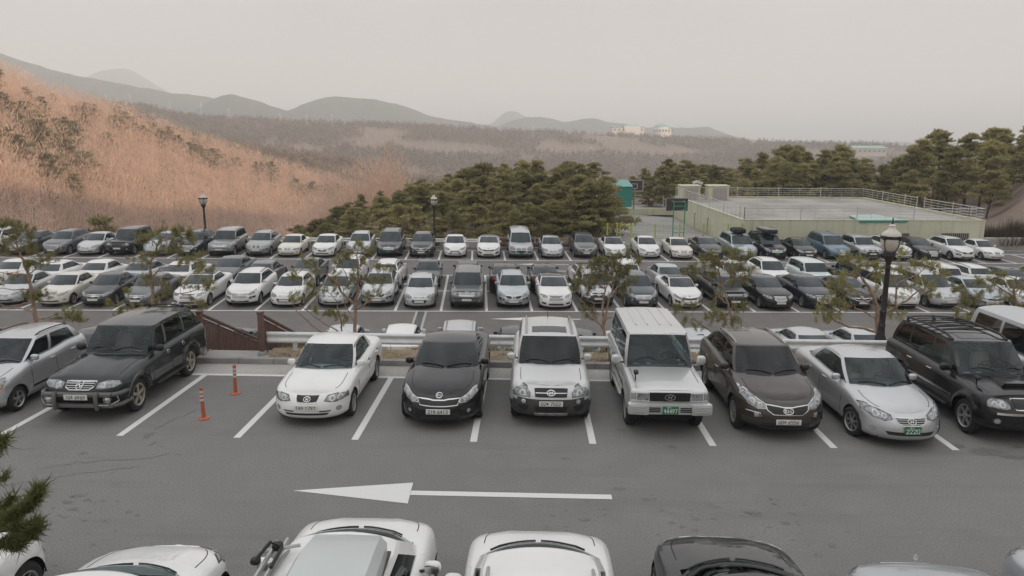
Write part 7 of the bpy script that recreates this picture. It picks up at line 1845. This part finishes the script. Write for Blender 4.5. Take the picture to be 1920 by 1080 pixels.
# far row
G3r='cars in the far row of the lower lot'
ROW3=[('cs','white',-37.3,'white SUV at the left edge of the far row'),
('lx','charcoal',-34.7,'dark sedan left of the grey SUV in the far row'),
('cxh','grey',-32.0,'dark grey SUV with hexagonal barred grille at the left of the far row'),
('sd','silver',-29.6,'silver sedan between grey SUV and black slotted-grille SUV in the far row'),
('jp','black',-27.2,'black SUV with pale slotted grille in the far row'),
('lx','ice_blue',-24.7,'pale blue sedan behind the crown of the slim straight pine'),
('cxh','navy',-22.2,'dark navy SUV in the far row left of the dark silver SUV'),
('bs','dark_silver',-19.7,'dark silver large SUV below the left far lamp post'),
('cxk','dark_silver',-17.2,'dark grey coupe-roofed SUV with twin oval grille'),
('os','ivory',-14.7,'ivory sedan with sunroof at the left end of the far guard rail'),
('sdb','white',-12.2,'white sedan with dark windscreen and split grille before the far guard rail'),
('cxh','silver',-9.7,'silver SUV in the far row above the forked pine'),
('mvg','charcoal',-7.2,'black people carrier with green plate before the far guard rail'),
('cx','charcoal',-4.69,'dark SUV below the far lamp post by the pine grove'),
('sdh','white',-2.2,'white sedan with large hexagonal grille'),
('ssr','white',.3,'white sedan with black roof and low wide intake in the far row'),
('hv','sky_silver',2.8,'tall silver van with amber corner lamps and green plate'),
('sd','silver',5.3,'silver sedan right of the tall silver van'),
('cx','grey',7.8,'grey SUV with black grille before the court stairs'),
('sdr','white',10.3,'white sedan with black roof before the lime green gate'),
('sdh','white',12.8,'white sedan with smiling black intake before the ball court'),
('os','ivory',15.3,'cream-white older sedan before the ball court'),
('ss','charcoal',17.8,'dark brown-black sedan left of the silver minivan with roof bag'),
('mv','ice_blue',20.35,'pale blue-silver minivan carrying a black roof bag'),
('mvg','black',22.8,'black minivan carrying a dark roof box'),
('sdg','black',25.3,'black sedan between black minivan and blue minivan'),
('mv','blue',27.8,'blue minivan before the pale green building'),
('cs','silver',30.3,'silver SUV right of the blue minivan'),
('cxh','pearl',32.8,'pearl SUV with hexagonal grille behind the big lantern'),
('lx','black',35.3,'black sedan with chrome grille at the right of the far row'),
('cx','white',37.8,'white SUV with black glass roof near the right end of the far row'),
('os','white',40.4,'white sedan at the right end of the far row')]
far={}
for t,pc,x,lab in ROW3: far[lab]=car(LOW,t,pc,x+jr.uniform(-.12,.12),16.0+jr.uniform(-.25,.2),False,lab,G3r)
# cars below the guard rail, backs to the viewer
G15='cars parked below the bank with their backs to the viewer'
ROW15=[('lx','slate',-21.2,'dark grey car roof below the bank at the left edge'),
('ss','charcoal',-16.4,'dark car roof seen past the dark green SUV'),
('lx','charcoal',-11.2,'dark silver car glimpsed through the brown railings'),
('sd','silver',-6.2,'pale silver roof at the foot of the forked pine'),
('hb','pearl',-3.75,'white car roof with black mirrors just over the guard rail'),
('cs','silver',-1.25,'silver roof with rails over the guard rail by the black sedan'),
('sd','charcoal',1.15,'dark roof low behind the guard rail left of the silver sunroof SUV'),
('lx','slate',3.7,'dark grey roof behind the silver sunroof SUV'),
('os','white',6.2,'white car corner beside the tall boxy SUV'),
('lx','sky_silver',8.9,'pale silver roof right of the tall boxy SUV'),
('ss','silver',13.9,'silver coupe-like car over the guard rail left of the large lamp post'),
('sd','silver',16.3,'silver car at the foot of the broad pine by the lamp post')]
for t,pc,x,lab in ROW15: car(LOW,t,pc,x,-6.0+jr.uniform(-.2,.2),True,lab,G15)
# loads on roofs
M['bag']=mat('black_roof_bag',(.012,.012,.013),.8)
w=far['pale blue-silver minivan carrying a black roof bag'].matrix_world
r=empty('roof_bag'); r.matrix_world=w@Matrix.Translation((0,.2,1.83)); b=MB(); b.ell((0,0,.16),(.55,.75,.22),0,e=.6,seg=16,rings=10); b.build('bag',M['bag'],r,weld=False)
b=MB(); b.tube([(-.57,-.3,.0),(-.5,-.35,.3),(.5,-.35,.3),(.57,-.3,0)],.02,0,5); b.build('strap',M['teal'],r,weld=False); tag(r,'lumpy black luggage bag on the pale blue-silver minivan','roof bag')
w=far['black minivan carrying a dark roof box'].matrix_world
r=empty('roof_box'); r.matrix_world=w@Matrix.Translation((0,.1,1.86)); b=MB(); b.ell((0,0,.19),(.62,1.1,.2),0,e=.45,seg=20,rings=10); b.build('lid',M['paint_charcoal'] if 'paint_charcoal' in M else M['charcoal'],r,weld=False)
b=MB(); b.box((0,-.6,-.04),(1.4,.07,.05)); b.box((0,.6,-.04),(1.4,.07,.05)); b.build('mounting_bars',M['trim'],r,weld=False,smooth=False); tag(r,'glossy black roof box on the black minivan in the far row','roof box')
# ---------------------------------------------------------------- valley haze
hz=bpy.data.materials.new('haze'); hz.use_nodes=True; nt=hz.node_tree; nt.nodes.clear()
_o=nt.nodes.new('ShaderNodeOutputMaterial'); _v=nt.nodes.new('ShaderNodeVolumePrincipled'); _v.inputs['Color'].default_value=(.84,.89,.945,1); _v.inputs['Density'].default_value=.00046; _v.inputs['Anisotropy'].default_value=0
nt.links.new(_v.outputs[0],_o.inputs['Volume'])
b=MB(); b.box((0,6500,150),(30000,17000,530)); o=b.build('haze',hz,weld=False,smooth=False); tag(o,kind='stuff')
bpy.context.view_layer.update()
